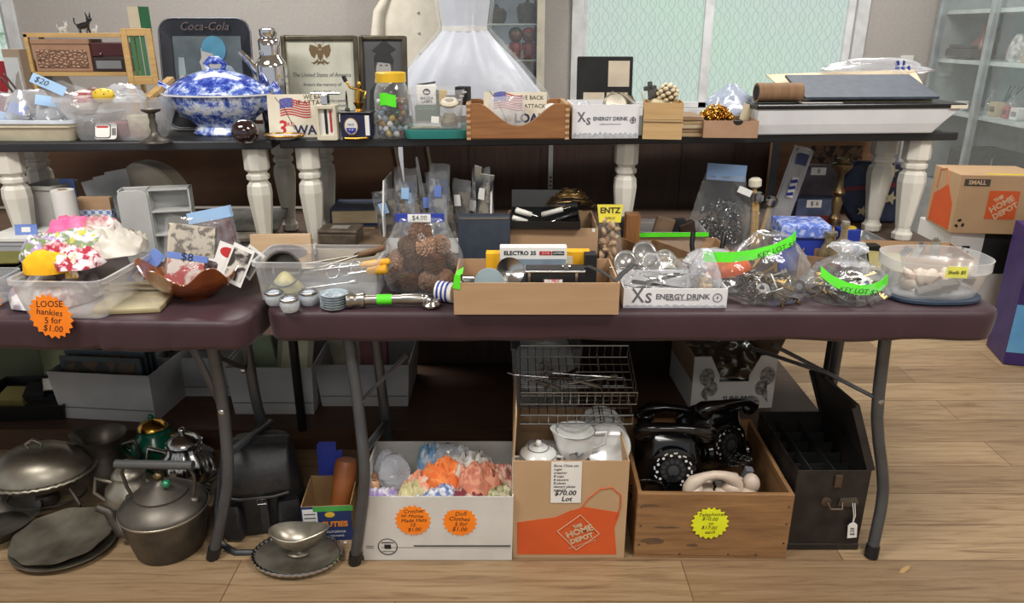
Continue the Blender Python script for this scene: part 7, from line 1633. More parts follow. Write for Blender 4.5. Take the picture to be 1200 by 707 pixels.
MB().loft([scallop(.08,0,0), scallop(.10,.004,0), scallop(.139,.018,.0), scallop(.139,.021,0), scallop(.10,.008,0), scallop(.02,.005,0)]).build('plate_body', TARN, pl1, smooth=40)
pl2 = T_('silver_plate', 'upper scalloped silver plate lying tilted on the lower one', 'plate', (c.x-.002, c.y+.015, .028), 0, 'silver plates on the floor'); pl2.rotation_euler = (rad(5), rad(-2), 0)
MB().loft([scallop(.08,0,0), scallop(.095,.003,.005), scallop(.134,.016,.022), scallop(.134,.018,.022), scallop(.095,.006,.005), scallop(.02,.003,0)]).build('plate_body', TARN, pl2, smooth=40)
c = floorat(-20, 640)
pl3 = T_('pewter_plate', 'dark pewter plate cut off by the left edge', 'plate', (c.x, c.y+.06, .001)); MB().lathe([(.06,0),(.08,.006),(.12,.05),(.122,.052),(.085,.012),(.01,.006)], 40).build('plate_body', PEWTER, pl3, smooth=40)
# pitcher with flared lip
c = Vector((at(129, 556, 2.03).x, 2.03, 0))
pi_ = T_('metal_pitcher', 'pewter pitcher with a wide flared lip behind the kettle', 'pitcher', (c.x, c.y, .001), rad(10))
MB().loft([[(r*(1+(.30*max(0,-cos(a))**3 if k > 4 else 0))*cos(a), r*sin(a), z+(.012*max(0,-cos(a))**2 if k > 4 else 0)) for a in [2*pi*i/40 for i in range(40)]] for k, (r, z) in enumerate(((.05,0),(.052,.006),(.062,.04),(.060,.09),(.045,.13),(.048,.155),(.068,.195),(.072,.20),(.066,.198),(.042,.15),(.03,.10)))]).build('pitcher_body', PEWTER, pi_, smooth=50)
MB().tube([(.048,0,.16),(.09,0,.17),(.10,0,.12),(.062,0,.06)], .007, 8).build('handle', PEWTER, pi_, smooth=60)
def teapot(name, label, cat, px, py, D_, s, mm, spout=1, ribs=0, lidm=None, hm=None, group=None):
    p = at(px, py, D_); o = T_(name, label, cat, (p.x, D_, .001), 0, group)
    R = lambda r, z: [(s*r*(1+ribs*cos(10*a))*cos(a), s*r*(1+ribs*cos(10*a))*sin(a), s*z) for a in [2*pi*i/80 for i in range(80)]]
    MB().loft([R(.045,0), R(.05,.006), R(.036,.018), R(.06,.05), R(.075,.085), R(.07,.115), R(.048,.135), R(.044,.15), R(.048,.153), R(.048,.157), R(.040,.157), R(.04,.14)]).build('pot_body', mm, o, smooth=50)
    l = MB().lathe([(s*.046,s*.158),(s*.044,s*.165),(s*.03,s*.178),(s*.010,s*.184),(s*.006,s*.188)], 28).build('lid', lidm or mm, o, smooth=60)
    MB().lathe([(s*.006,s*.186),(s*.011,s*.194),(s*.008,s*.202),(s*.002,s*.206)], 14).build('knob', mm, l, smooth=60)
    MB().tube([(spout*s*.06,0,s*.05),(spout*s*.10,0,s*.075),(spout*s*.115,0,s*.12),(spout*s*.135,0,s*.15)], [s*.018,s*.013,s*.010,s*.008], 10).build('spout', mm, o, smooth=60)
    MB().tube([(-spout*s*.055,0,s*.125),(-spout*s*.10,0,s*.14),(-spout*s*.115,0,s*.09),(-spout*s*.07,0,s*.045)], s*.007, 8).build('handle', hm or mm, o, smooth=60)
    for k in range(4): MB().tube([(s*.04*cos(k*pi/2+.8), s*.04*sin(k*pi/2+.8), s*.02), (s*.058*cos(k*pi/2+.8), s*.058*sin(k*pi/2+.8), .002)], s*.006, 6).build('foot', mm, o, smooth=60)
    return o
teapot('silver_teapot', 'small tarnished silver teapot just left of the big kettle', 'teapot', 160, 602, 1.885, .98, TARN, 1)
teapot('ornate_teapot', 'bright ornate ribbed silver teapot behind the kettle, beside the folding leg', 'teapot', 226, 580, 2.02, 1.12, SILVER, 1, .05)
teapot('green_teapot', 'green enamelled teapot with gilt feet behind the kettle', 'teapot', 192, 572, 2.15, 1.0, mat('green_enamel', (20,110,86), .2, rgb2=(14,90,70)), -1, 0, GOLD, GOLD)
c = Vector((at(201, 640, 1.755).x, 1.755, 0))
kt = T_('kettle', 'large dark pewter kettle with a curved spout and bail handle', 'kettle', (c.x, c.y, .001), rad(-4))
MB().lathe([(.086,0),(.092,.004),(.108,.08),(.117,.128),(.118,.136),(.112,.146),(.085,.168),(.066,.176),(.06,.172)], 56).build('kettle_body', PEWTER, kt, smooth=50)
MB().lathe([(.117,.128),(.1195,.130),(.1195,.134),(.117,.136)], 56).build('shoulder_band', TARN, kt, smooth=50)
l = MB().lathe([(.070,.176),(.070,.181),(.05,.192),(.024,.206),(.012,.212),(.008,.218)], 40).build('lid', PEWTER, kt, smooth=50)
MB().lathe([(.007,.216),(.013,.224),(.014,.232),(.008,.24),(.001,.242)], 18).build('knob', mat('old_bronze', (110,96,66), .4, .8), l, smooth=60)
MB().tube([(-.09,0,.045),(-.135,-.006,.05),(-.15,-.01,.09),(-.16,-.012,.115),(-.185,-.014,.128)], [.028,.022,.016,.013,.012], 14).build('spout', PEWTER, kt, smooth=60)
for sg in (-1, 1): MB().tube([(sg*.085,0,.155),(sg*.097,0,.19),(sg*.103,0,.235),(sg*.09,0,.264)], .005, 8).build('bail', PEWTER, kt, smooth=60)
MB().tube([(-.115,0,.262),(.105,0,.268)], .0125, 14).build('grip', mat('grey_wood_grip', (82,82,82), .5), kt, smooth=50)
for sg in (-1, 1): MB().sphere((sg*.088,0,.157), (.018,.014,.010), 12, 8).build('lug', PEWTER, kt, smooth=60)
solo('green_marble', MB().sphere((0,0,0), .012, 16, 10), mat('green_glass_ball', (10,120,80), .1, coat=1), 'small green glass ball resting on the kettle lid beside the knob', 'ball', (c.x+.028, c.y-.020, .218), smooth=60)
# black camera bag
X, D, W, H = fit(264, 356, 640, 527, 0, 1.80)
bg = T_('camera_bag', 'black leather camera bag slumped between the folding legs', 'bag', (X, D, .001), rad(10))
def softbox(w, d, h, tx, ty, n=7, r=.3, seed=0):
    L = []
    for z, k in ((0,.94),(.02,1),(h*.4,1.02),(h*.75,.98),(h*.93,.92),(h,.82)):
        q = z/h; L.append([(x*k*(1-tx*q)+.004*nz3(x*20, y*20, z*20+seed), d/2+(y-d/2)*k*(1-ty*q)+.004*nz3(y*20, x*20, z*18), z) for x, y in dense(rrect(w, d, min(w,d)*r, 5, 0, d/2), .03)])
    return MB().loft(L)
softbox(W*.98, .17, H*.92, .16, .18).build('bag_body', LEATHER, bg, smooth=60)
fl = MB().grid(lambda u, v: ((u-.5)*W*(.78+.06*v), .085-(.105+.012*sin(pi*u))*sin(min(1, v*1.15)*pi/2)-.003*v, H*.955-(.42*H)*(max(0, v-.28)/.72)**1.25+.006*sin(pi*u)), 16, 14).build('front_flap', LEATHER, bg, smooth=60, solid=.006)
MB().tube([(-W*.38,-.028,H*.54),(-W*.2,-.036,H*.525),(W*.2,-.036,H*.525),(W*.38,-.028,H*.54)], .005, 8).build('flap_piping', LEATHER, fl, smooth=60)
for sg, w_ in ((-1, .06), (1, .07)): softbox(w_, .04, H*.38, .05, .1, seed=3).build('side_pocket', LEATHER, bg, smooth=60, loc=(sg*W*.36, -.025, .012), rot=(0,0,rad(sg*14)))
MB().box(-.012,.012,-.004,.004,0,H*.34).build('buckle_strap', LEATHER, bg, loc=(.015,-.030,H*.14), bevel=.002)
MB().tube([(-.012,0,-.008),(.012,0,-.008),(.012,0,.008),(-.012,0,.008)], .002, 6, closed=True).build('buckle', SILVER, bg, loc=(.012,-.036,H*.48))
MB().tube([(-W*.46,.06,H*.7),(-W*.56,.02,H*.3),(-W*.54,-.03,.02),(-W*.3,-.075,.006),(-.0,-.085,.006),(.04,-.06,.006)], .009, 8, flat=.3).build('shoulder_strap', LEATHER, bg, smooth=60)
# small printed fruit carton
X, D, W, H = fit(357, 414, 631, 594, 0, 1.775)
cu_ = T_('fruit_carton', 'small open printed fruit carton with a blue flap, beside the black bag', 'box', (X, D, .001), rad(4))
MB().obox(W, .16, H, .003).build('carton', mat('carton_brown', (170,136,92), .7), cu_)
MB().box(-W/2, W/2, -.001, 0, 0, H).build('blue_front', mat('dark_blue_print', (40,58,110), .5), cu_)
MB().box(-W/2+.004, -W/2+.045, -.002, -.001, H*.25, H*.93).build('white_panel', WHITE, cu_)
for k in range(5): MB().box(-W/2+.008, -W/2+.040, -.0026, -.002, H*(.34+.11*k), H*(.37+.11*k)).build('print_line', GREYINK, cu_)
MB().prism(ell(0,0,.014,.009,18), 0, .0008).build('fruit_logo', mat('fruit_yellow', (240,196,60), .5), cu_, loc=(.010,-.0012,H*.76), rot=(pi/2,0,0))
txt('CUTIES', .024, mat('cuties_orange', (244,150,60), .5), cu_, (.020,-.0022,H*.48), bold=.0012); txt('CALIFORNIA', .011, WHITE, cu_, (.020,-.0022,H*.26)); txt('MANDARINS', .009, WHITE, cu_, (.020,-.0022,H*.14))
MB().box(-W/2, W/2, -.0012, .0, H*.86, H).build('green_edge', mat('green_edge', (80,170,80), .5), cu_, loc=(.02,-.001,0)).scale = (.8,1,1)
MB().prism([(-.045,0),(.045,0),(.045,.055),(.03,.06),(.03,.085),(.012,.08),(.012,.11),(-.036,.112),(-.045,.10)], 0, .003).build('blue_flap', BLUE, cu_, loc=(0,.16,H), rot=(pi/2-rad(4),0,0))
bp_ = T_('wooden_spool', 'brown wooden cylinder standing in the fruit carton', 'cylinder', (X+.01, D+.10, .005)); bp_.rotation_euler = (rad(-14), rad(8), 0)
BRW = mat('polished_brown', (150,88,44), .4, rgb2=(126,72,36)); MB().lathe([(.030,0),(.034,.004),(.034,.17),(.028,.182),(.001,.184)], 24).build('cylinder_body', BRW, bp_, smooth=40)
bp2 = T_('leather_flap', 'brown leather strip leaning at the right in the fruit carton', 'leather', (X+.06, D+.10, .005)); bp2.rotation_euler = (rad(-10), rad(22), 0)
MB().box(-.03,.03,0,.006,0,.165).build('leather_sheet', mat('tan_leather', (140,94,54), .6, rgb2=(120,78,44)), bp2, bevel=.002)
# gravy boat on tray
c = floorat(349, 655)
gtr = T_('oval_tray', 'oval silver tray with a decorated rim under the gravy boat', 'tray', (c.x, c.y+.0, .001), rad(-4))
MB().lathe([(.07,0),(.085,.004),(.122,.014),(.124,.017),(.120,.018),(.085,.008),(.01,.004)], 56, 1, .74).build('tray_body', TARN, gtr, smooth=40)
MB().tube([((.121+.002*cos(40*a))*cos(a), (.121+.002*cos(40*a))*.74*sin(a), .017) for a in [2*pi*i/200 for i in range(200)]], .005, 6, closed=True).build('gadroon_rim', SILVER, gtr, smooth=60)
gbt = T_('gravy_boat', 'silver gravy boat with a pointed lip standing on the oval tray', 'gravy boat', (c.x-.002, c.y+.012, .009), rad(-4))
def boat(r, z, st, lift_): return [(r*(1+st*max(0, cos(a))**3)*cos(a), r*.62*sin(a), z+lift_*cos(a)**2*(1 if cos(a) > 0 else .3)) for a in [2*pi*i/48 for i in range(48)]]
MB().loft([boat(.032,0,0,0), boat(.034,.004,0,0), boat(.018,.012,0,0), boat(.02,.018,0,0), boat(.05,.034,.1,0), boat(.068,.058,.25,.012), boat(.074,.072,.32,.02), boat(.071,.073,.32,.02), boat(.062,.056,.2,.012), boat(.04,.036,.1,0), boat(.01,.028,0,0)]).build('boat_body', TARN, gbt, smooth=50)
# ================================================================ ON THE FLOOR: boxes
X, D, W, H = fit(427, 600, 655, 582, 0, 1.69)
wbx = T_('doll_clothes_box', 'white cardboard box of doll clothes with two orange stickers', 'box', (X, D, .001))
MB().obox(W, .28, H, .004, .004).build('carton', mat('inner_card', (214,212,206), .7, rgb2=(204,202,196)), wbx)
MB().box(-W*.38, W/2-.004, -.001, 0, .042, .0435).build('rule_line', INK, wbx); MB().box(-W*.16, W/2-.004, -.001, 0, .046, .0505).build('rule_line', INK, wbx)
MB().tube([(.026*cos(2*pi*i/28), 0, .026*sin(2*pi*i/28)) for i in range(28)], .0014, 5, closed=True).build('seal_ring', INK, wbx, loc=(-W*.335,-.001,.046))
MB().box(-.009,.009,-.001,0,-.007,.007).box(-.018,.018,-.001,0,.012,.014).build('seal_mark', INK, wbx, loc=(-W*.335,-.0008,.046)); txt('NEWELL', .007, INK, wbx, (-W*.335,-.001,.060)); txt('CORRUGATED', .005, INK, wbx, (-W*.335,-.001,.030))
MB().box(-W*.48,-W*.43,-.001,0,.040,.042).box(-W*.48,-W*.43,-.001,0,.046,.048).build('seal_dashes', INK, wbx)
starsticker(wbx, (-W*.155, -.0025, H*.64), .050, ORANGE, ['Crochet', 'or Home', 'Made Hats', '15', '$1.00'], .016)
starsticker(wbx, (W*.155, -.002, H*.62), .048, ORANGE, ['Doll', 'Clothes', '5 for', '$1.00'], .018, rot=(0,rad(0),0))
random.seed(4)
solo('packing_cloth', clothlump(W*.96, .27, .06, 2), mat('dull_white_cloth', (196,190,184), .9, rgb2=(150,144,140), scale=12), 'white cloth lining under the doll clothes', 'cloth', (X, D+.14, H*.42), smooth=60)
def doll(label, px, py, Dd, w, d, h, mm, seed, rz=0, z=None, fold=.5):
    p = at(px, py, Dd); solo('doll_garment', clothlump(w, d, h, seed, fold=fold), mm, label, 'doll clothes', (p.x, Dd, z if z is not None else H*.62), rz, 'doll clothes in the white box', smooth=60)
doll('orange knitted doll garment in the middle of the white box', 520, 552, 1.85, .15, .11, .085, printm('dg_or', (244,150,84), (232,120,60), 30), 1, .5, H*.66)
doll('pink and peach doll garment left of the orange one', 492, 556, 1.83, .11, .10, .06, printm('dg_pk', (236,160,130), (220,200,180), 26), 2, -.4)
doll('blue and white checked doll garment at the front of the box', 512, 572, 1.76, .15, .08, .06, printm('dg_bl', (110,130,180), (222,224,230), 60), 3, .5)
doll('peach lace doll garment at the right of the box', 562, 555, 1.82, .15, .13, .085, printm('dg_pe', (226,160,130), (206,130,104), 34), 4, .2, H*.68, .7)
doll('white frilled doll garment behind the peach one', 552, 542, 1.89, .16, .10, .085, mat('dg_wh', (228,226,220), .9, rgb2=(190,186,180), scale=20), 5, .4, H*.66, .7)
doll('cream and green flowered doll garment at the right corner', 585, 566, 1.77, .10, .10, .06, printm('dg_gr', (224,216,180), (150,160,110), 34), 6)
doll('dusty pink ruffled doll garment at the right end', 590, 548, 1.84, .09, .12, .08, printm('dg_du', (190,120,104), (226,190,170), 30), 7, .2)
doll('pale blue doll garment sticking up at the back', 506, 536, 1.93, .10, .08, .10, printm('dg_lb', (120,170,210), (200,210,222), 34), 8, .2)
doll('lilac edged white doll garment at the left front corner', 447, 572, 1.76, .11, .09, .055, printm('dg_li', (170,150,200), (228,226,230), 20), 9, .2)
doll('pale yellow doll garment behind the checked one', 482, 562, 1.79, .09, .08, .06, mat('dg_ye', (232,222,170), .9, rgb2=(210,198,150), scale=20), 10)
doll('dark red and cream doll garment at the front centre', 545, 572, 1.755, .12, .08, .055, printm('dg_dr', (130,50,60), (214,196,176), 24), 11, -.3)
doll('white and grey striped doll garment at the back right', 536, 530, 1.94, .13, .07, .09, printm('dg_st', (214,214,216), (160,164,176), 50), 12, -.5)
for k, (px, py, w_, lb_) in enumerate(((462, 548, .10, 'clear bag of doll parts at the back left of the white box'), (455, 560, .07, 'small clear bag at the left edge of the white box'), (525, 532, .10, 'clear bag standing at the back of the white box'))):
    p = at(px, py, 1.86+.03*k); o = T_('clear_bag', lb_, 'bag', (p.x, 1.86+.03*k, H*.66)); bagmb(w_, w_*.8, .09, 40+k, .35, .25, .12).build('bag_body', BAG2, o, smooth=60)
p = at(440, 560, 1.80); o = T_('tiny_doll', 'tiny wooden doll standing at the left front of the white box', 'doll', (p.x-.002, 1.80, H*.72))
MB().lathe([(.012,0),(.012,.03),(.007,.036)], 12).sphere((0,0,.046), .010, 10, 8).build('body', mat('doll_wood', (206,160,120), .6), o, smooth=60); MB().lathe([(.0105,.048),(.008,.056),(.001,.058)], 12).build('hair', mat('doll_wood_hair', (120,80,50), .6), o, smooth=60)
# tall moving box with wire racks and china
X, D, W, H = fit(601, 731, 653, 541, 0, 1.70)
hd2 = T_('moving_box', 'brown moving box with an orange apron print and a handwritten note', 'box', (X, D, .001))
MC_ = mat('moving_card', (0,0,0))
MB().obox(W, .30, H, .004).build('carton', MC_, hd2)
MB().box(0,.004,0,.29,0,.13).build('left_flap', MC_, hd2, loc=(-W/2,.005,H), rot=(0,rad(3),0))
ap = MB().prism([(-W/2+.012,.012),(W*.43,.012),(W*.41,.07),(W*.40,.10),(W*.44,.146),(W*.43,.150),(W*.13,.168),(0,.155),(-W*.12,.135),(-W/2+.012,.118)], 0, .0008).build('apron_print', HDOR, hd2, rot=(pi/2,0,0))
MB().tube([(W*.10,-.001,.166),(W*.16,-.001,.195),(W*.26,-.001,.225),(W*.36,-.001,.23),(W*.44,-.001,.205),(W*.44,-.001,.165),(W*.40,-.001,.13)], .0016, 6).build('apron_string', HDOR, hd2, smooth=60)
o = MB().box(-.001,.001,-.001,.001,0,.0004).build('logo_square', HDOR, hd2, loc=(.025,-.0012,.085), rot=(pi/2,0,0))
TANL = mat('logo_tan', (0,0,0))
Lq = [Vector((.058*cos(a+rad(-4)), .058*sin(a+rad(-4)), .0008)) for a in (0, pi/2, pi, 1.5*pi)]
mq = MB()
for i in range(4): mq.tube([Lq[i], Lq[(i+1)%4]], .0011, 4)
mq.build('logo_outline', TANL, o)
for t_, y_, q in (('THE', .022, .013), ('HOME', .004, .027), ('DEPOT', -.019, .021)): txt(t_, q, TANL, o, (.004-y_*.3, y_, .001), (0,0,rad(22)), bold=.0012)
txt('MORE SAVING. MORE DOING.', .006, TANL, o, (.012, -.038, .001), (0,0,rad(22)))
nt = T_('handwritten_note', 'white handwritten price note on the brown moving box', 'note', (X-W*.04, D-.0012, H-.128)); nh = .128
MB().box(-.041,.041,-.0008,0,0,nh).build('note_sheet', WHITE, nt)
for k, s_ in enumerate(('Bone China set', 'sugar', 'creamer', '8 cups', '8 saucers', '8 plates', 'dessert plates', 'total 27')): txt(s_, .0105, INK, nt, (-.034, -.0012, nh-.012-.0108*k), name='handwriting', shear=.2, align='LEFT')
txt('$70.00', .021, INK, nt, (-.002,-.0012,.031), name='handwriting', shear=.2, bold=.0004); txt('Lot', .02, INK, nt, (.002,-.0012,.012), name='handwriting', shear=.2, bold=.0004)
CHN = mat('white_china', (226,226,222), .15, coat=.4)
ps = T_('paper_packing', 'white packing paper under the china in the moving box', 'paper', (X, D+.15, H-.11)); clothlump(W*.95, .28, .05, 21, fold=.6).build('crumpled_sheet', WHITE, ps, smooth=60)
p = at(631, 538, D+.05)
sgb = T_('sugar_bowl', 'white lidded china sugar bowl at the left in the moving box', 'sugar bowl', (p.x, D+.065, H-.07))
MB().lathe([(.03,0),(.034,.004),(.05,.03),(.05,.05),(.046,.055),(.04,.05)], 32).build('bowl_body', CHN, sgb, smooth=50)
l = MB().lathe([(.050,.056),(.046,.062),(.026,.074),(.006,.078)], 32).build('lid', CHN, sgb, smooth=50); MB().lathe([(.005,.077),(.010,.086),(.007,.094),(.001,.096)], 14).build('knob', CHN, l, smooth=60)
for r_, z_ in ((.0505,.0555), (.028,.0735)): MB().tube([(r_*cos(2*pi*i/32), r_*sin(2*pi*i/32), z_+.0005) for i in range(32)], .0012, 5, closed=True).build('grey_band', GREYINK, l)
for sg in (-1, 1): MB().tube([(sg*.047,0,.045),(sg*.066,0,.044),(sg*.064,0,.022),(sg*.046,0,.02)], .004, 8).build('handle', CHN, sgb, smooth=60)
p = at(674, 530, D+.09)
crm = T_('creamer', 'white china creamer with a grey floral print, in the middle of the moving box', 'creamer', (p.x, D+.10, H-.055))
MB().loft([[(r*(1+(.30*max(0,-cos(a))**4 if k > 3 else 0))*cos(a), r*sin(a), z+(.006*max(0,-cos(a))**2 if k > 3 else 0)) for a in [2*pi*i/36 for i in range(36)]] for k, (r, z) in enumerate(((.03,0),(.034,.004),(.05,.03),(.054,.055),(.05,.08),(.054,.092),(.051,.092),(.047,.08),(.03,.03)))]).build('creamer_body', CHN, crm, smooth=50)
MB().tube([(.048,0,.082),(.084,0,.086),(.082,0,.05),(.052,0,.035)], .005, 8).build('handle', CHN, crm, smooth=60)
MB().tube([(.0535*cos(2*pi*i/32), .0535*sin(2*pi*i/32), .0925) for i in range(32)], .0012, 5, closed=True).build('grey_band', GREYINK, crm)
MB().tube([(-.02,-.0505,.045),(-.006,-.054,.052),(.006,-.054,.04),(.02,-.0505,.05)], .0016, 5).sphere((0,-.0535,.052), .004, 8, 6).sphere((.014,-.052,.047), .003, 8, 6).build('floral_print', GREYINK, crm)
for k in range(4):
    o = T_('china_plate', 'white china plate leaning at the right in the moving box, '+['frontmost','second','third','rearmost'][k], 'plate', (at(708,530,D+.1).x-.004*k, D+.10+.022*k, H-.075+.006*k), 0, 'china plates in the moving box'); o.rotation_euler = (rad(48), rad(10), rad(-8))
    MB().lathe([(.03,.002),(.045,.004),(.066,.012),(.066,.014),(.045,.007),(.002,.005)], 36, m=TR(y=.055)).build('plate_body', CHN, o, smooth=40); MB().tube([(.0655*cos(2*pi*i/36), .055+.0655*sin(2*pi*i/36), .0142) for i in range(36)], .001, 5, closed=True).build('grey_band', GREYINK, o)
# wire racks
WIRE = mat('wire_steel', (176,174,168), .25, 1)
def wire_rack(label, px0, px1, D_, z, d, h, nx, ny, rot, rz=0):
    a, b = at(px0, 480, D_), at(px1, 480, D_); w = b.x-a.x
    o = T_('wire_rack', label, 'rack', ((a.x+b.x)/2, D_, z), rz, 'wire racks on the moving box'); o.rotation_euler = rot
    for zz in (0, h): MB().tube([(-w/2,0,zz),(w/2,0,zz),(w/2,d,zz),(-w/2,d,zz)], .0024, 6, closed=True).build('rim_wire', WIRE, o)
    for k in range(nx+1):
        x = -w/2+w*k/nx; MB().tube([(x,0,h),(x,0,0),(x,d,0),(x,d,h)], .0016, 5).build('cross_wire', WIRE, o)
    for k in range(1, ny): MB().tube([(-w/2,d*k/ny,h),(-w/2,d*k/ny,0),(w/2,d*k/ny,0),(w/2,d*k/ny,h)], .0016, 5).build('long_wire', WIRE, o)
    MB().tube([(w*.22,0,h*.2),(w*.22,d,h*.2)], .0022, 6).build('divider_wire', WIRE, o)
    return o, w
ra, w = wire_rack('upper wire cutlery rack lying across the moving box', 610, 745, 1.86, H+.085, .20, .045, 14, 6, (rad(17),0,0))
rb, w = wire_rack('lower wire cutlery rack under the upper one on the moving box', 610, 742, 1.82, H+.045, .18, .03, 12, 5, (rad(9),0,0))
for k in range(7):
    q = T_('kitchen_tool', ['steel whisk-like','wooden handled','long steel','dark handled','short steel','thin','flat steel'][k]+' utensil lying in the upper wire rack', 'utensil', (X-.10+.028*k, 1.93+.012*(k % 3), H+.125+.005*(k % 2)), 0, 'utensils in the wire rack'); q.rotation_euler = (0, rad(4), rad(30+28*(k % 4)-60))
    MB().tube([(-.08,0,0),(.02,0,0)], .003, 6).build('shaft', SILVER, q, smooth=60); MB().tube([(.02,0,0),(.04,0,.001),(.09,0,.002)], [.004,.007,.006], 8).build('handle', [TARN, DARKW, SILVER, BLACK, TARN, SILVER, TARN][k], q, smooth=60)
MB().tube([(.012*cos(a*1.0)*(1-.0*a), .012*sin(a), .003*a) for a in [i*.5 for i in range(26)]], .0014, 5).build('coil', SILVER, None, loc=(X-.085, 1.955, H+.11), rot=(0, rad(70), .3)); coil = bpy.data.objects['coil']; tag(coil, 'small wire coil lying at the left in the upper wire rack', 'coil')
# wooden crate of telephones
X, D, W, H = fit(743, 920, 649, 580, 0, 1.70)
CRW = wood('crate_wood', (164,124,80), (118,84,52), 'x', 5, .7, 10, .2)
crt = T_('wooden_crate', 'old wooden crate of black telephones with a yellow sticker', 'crate', (X, D, .001), rad(-1))
dC = .42
MB().box(-W/2, W/2, 0, .014, .006, H).build('front_board', CRW, crt, bevel=.002); MB().box(-W/2, W/2, dC-.014, dC, 0.006, H).build('rear_board', CRW, crt, bevel=.002)
for sg in (-1, 1): MB().box(sg*(W/2-.006)-.006, sg*(W/2-.006)+.006, .014, dC-.014, .006, H).build('side_board', wood('crate_side', (156,116,74), (112,80,50), 'y', 5, .7, 10, .2), crt, bevel=.002)
MB().box(-W/2+.012, W/2-.012, .014, dC-.014, .0, .010).box(-W/2, W/2, 0, .014, 0, .0055).build('bottom_board', CRW, crt)
STAIN = mat('wood_stain', (86,66,48), .8, rgb2=(110,84,58), scale=30)
for (x, z, w_, h_) in ((-W*.38, H*.26, .06, .022), (-W*.42, H*.82, .05, .008), (-W*.12, H*.20, .03, .010), (-W*.30,H*.48,.07,.006)): MB().prism([(w_/2*cos(2*pi*i/18)*(1+.3*nz3(i*.7, z*9)), h_/2*sin(2*pi*i/18)*(1+.4*nz3(i*.9, x*9))) for i in range(18)], 0, .0004).build('dark_stain', STAIN, crt, loc=(x,-.0001,z), rot=(pi/2,0,0))
for (x, z) in ((-W/2+.012,H*.2),(-W/2+.012,H*.5),(-W/2+.012,H*.8),(W/2-.012,H*.25),(W/2-.012,H*.55),(W/2-.012,H*.82),(-W*.2,.012),(.05,.012),(W*.3,.012)): MB().lathe([(.003,0),(.003,.001),(.001,.0015)], 8, m=TR(x,0,z,pi/2)).build('nail_head', PEWTER, crt)
starsticker(crt, (-.01, -.002, H*.56), .052, NEONY, ['Telephones', '$10.00', 'to', '$17.00', 'each'], .0155)
# telephones
PHN = mat('phone_black', (14,14,15), .18, coat=.5)
def handset(mb_par, mm, L=.2, name='handset'):
    m = MB().tube([(-L/2,0,-.012),(-L*.42,0,.012),(-L*.2,0,.026),(0,0,.03),(L*.2,0,.026),(L*.42,0,.012),(L/2,0,-.012)], [.022,.020,.013,.0125,.013,.020,.022], 14)
    for sg in (-1, 1): m.lathe([(.026,-.022),(.030,-.016),(.028,-.002),(.018,.008)], 20, m=TR(sg*L*.46,0,-.008,0,rad(sg*18),0))
    return m.build(name, mm, mb_par, smooth=55)
def phone(label, loc, rot):
    t = T_('rotary_telephone', label, 'telephone', loc, 0, 'telephones in the crate'); t.rotation_euler = rot
    L = [[(x, y, z) for x, y in rrect(w, d, r, 5, 0, cy)] for w, d, r, cy, z in ((.20,.20,.04,0,0),(.20,.20,.04,0,.02),(.18,.17,.04,.012,.05),(.15,.12,.035,.03,.085),(.13,.07,.03,.05,.105),(.12,.05,.02,.055,.11))]
    MB().loft(L).build('phone_body', PHN, t, smooth=50)
    sl_ = Matrix.Translation((0,-.046,.084)) @ Euler((rad(38),0,0)).to_matrix().to_4x4()
    def onS(mb, name, mm, par=t, z=0): 
        o = mb.build(name, mm, par, smooth=40); o.matrix_local = sl_ @ Matrix.Translation((0,0,z)); return o
    dp = onS(MB().lathe([(.066,-.01),(.066,.004),(.060,.006)], 40), 'dial_plate', PHN)
    wh = MB()
    for k in range(10):
        for q, r_, e in ((0, .046, .0042), (.22, .054, .0026), (-.2, .053, .0026)):
            a = rad(-50+k*30)+q; wh.prism(ell(r_*cos(a), r_*sin(a), e, e, 8), 0, .001)
    onS(wh, 'number_ring', WHITE, t, .0058)
    fw = MB()
    fw.lathe([(.038,0),(.038,.003),(.034,.004)], 40)
    onS(fw, 'finger_wheel', BLACKM, t, .006)
    hl = MB()
    for k in range(10):
        a = rad(-50+k*30); hl.prism(ell(.029*cos(a), .029*sin(a), .0062, .0062, 12), 0, .0006)
    onS(hl, 'finger_holes', mat('hole_grey', (60,60,62), .5), t, .0102)
    onS(MB().lathe([(.016,0),(.016,.003),(.001,.004)], 20), 'number_card', mat('dial_card', (70,70,70), .4), t, .0105)
    for sg in (-1, 1): MB().tube([(sg*.045,.05,.10),(sg*.05,.05,.125),(sg*.06,.05,.128)], .008, 8).build('cradle', PHN, t, smooth=60)
    h = handset(t, PHN); h.location = (0, .052, .145)
    return t
Z0 = .075
phone('black rotary telephone with its dial facing out at the front left of the crate', (at(788,530,1.90).x, 1.945, .168), (rad(48), 0, rad(-4)))
phone('black rotary telephone lying turned aside, in the middle of the crate', (at(838,522,1.98).x, 2.07, .165), (rad(44), rad(8), rad(26)))
phone('black rotary telephone deepest at the back left of the crate', (at(795,500,2.06).x, 2.0, .016), (0, 0, rad(10)))
tg = T_('loose_handset', 'black telephone handset lying across the back of the crate', 'handset', (at(795,487,2.06).x, 2.07, H+.035), 0); tg.rotation_euler = (rad(8), rad(6), rad(-8)); handset(tg, PHN, .22, 'handset_body')
hp = T_('headphones', 'black headset with a silver band standing at the right of the crate', 'headset', (at(852,530,1.93).x, 1.95, H-.04)); hp.rotation_euler = (rad(-14), rad(8), rad(20))
MB().tube([(.062*cos(a), 0, .062*sin(a)+.03) for a in [pi*i/16 for i in range(17)]], .008, 8, flat=.35).build('headband', PHN, hp, smooth=60)
MB().tube([(.064*cos(a), 0, .064*sin(a)+.031) for a in [pi*(.6+.25*i/8) for i in range(9)]], .009, 8, flat=.35).build('silver_plate', SILVER, hp, smooth=60)
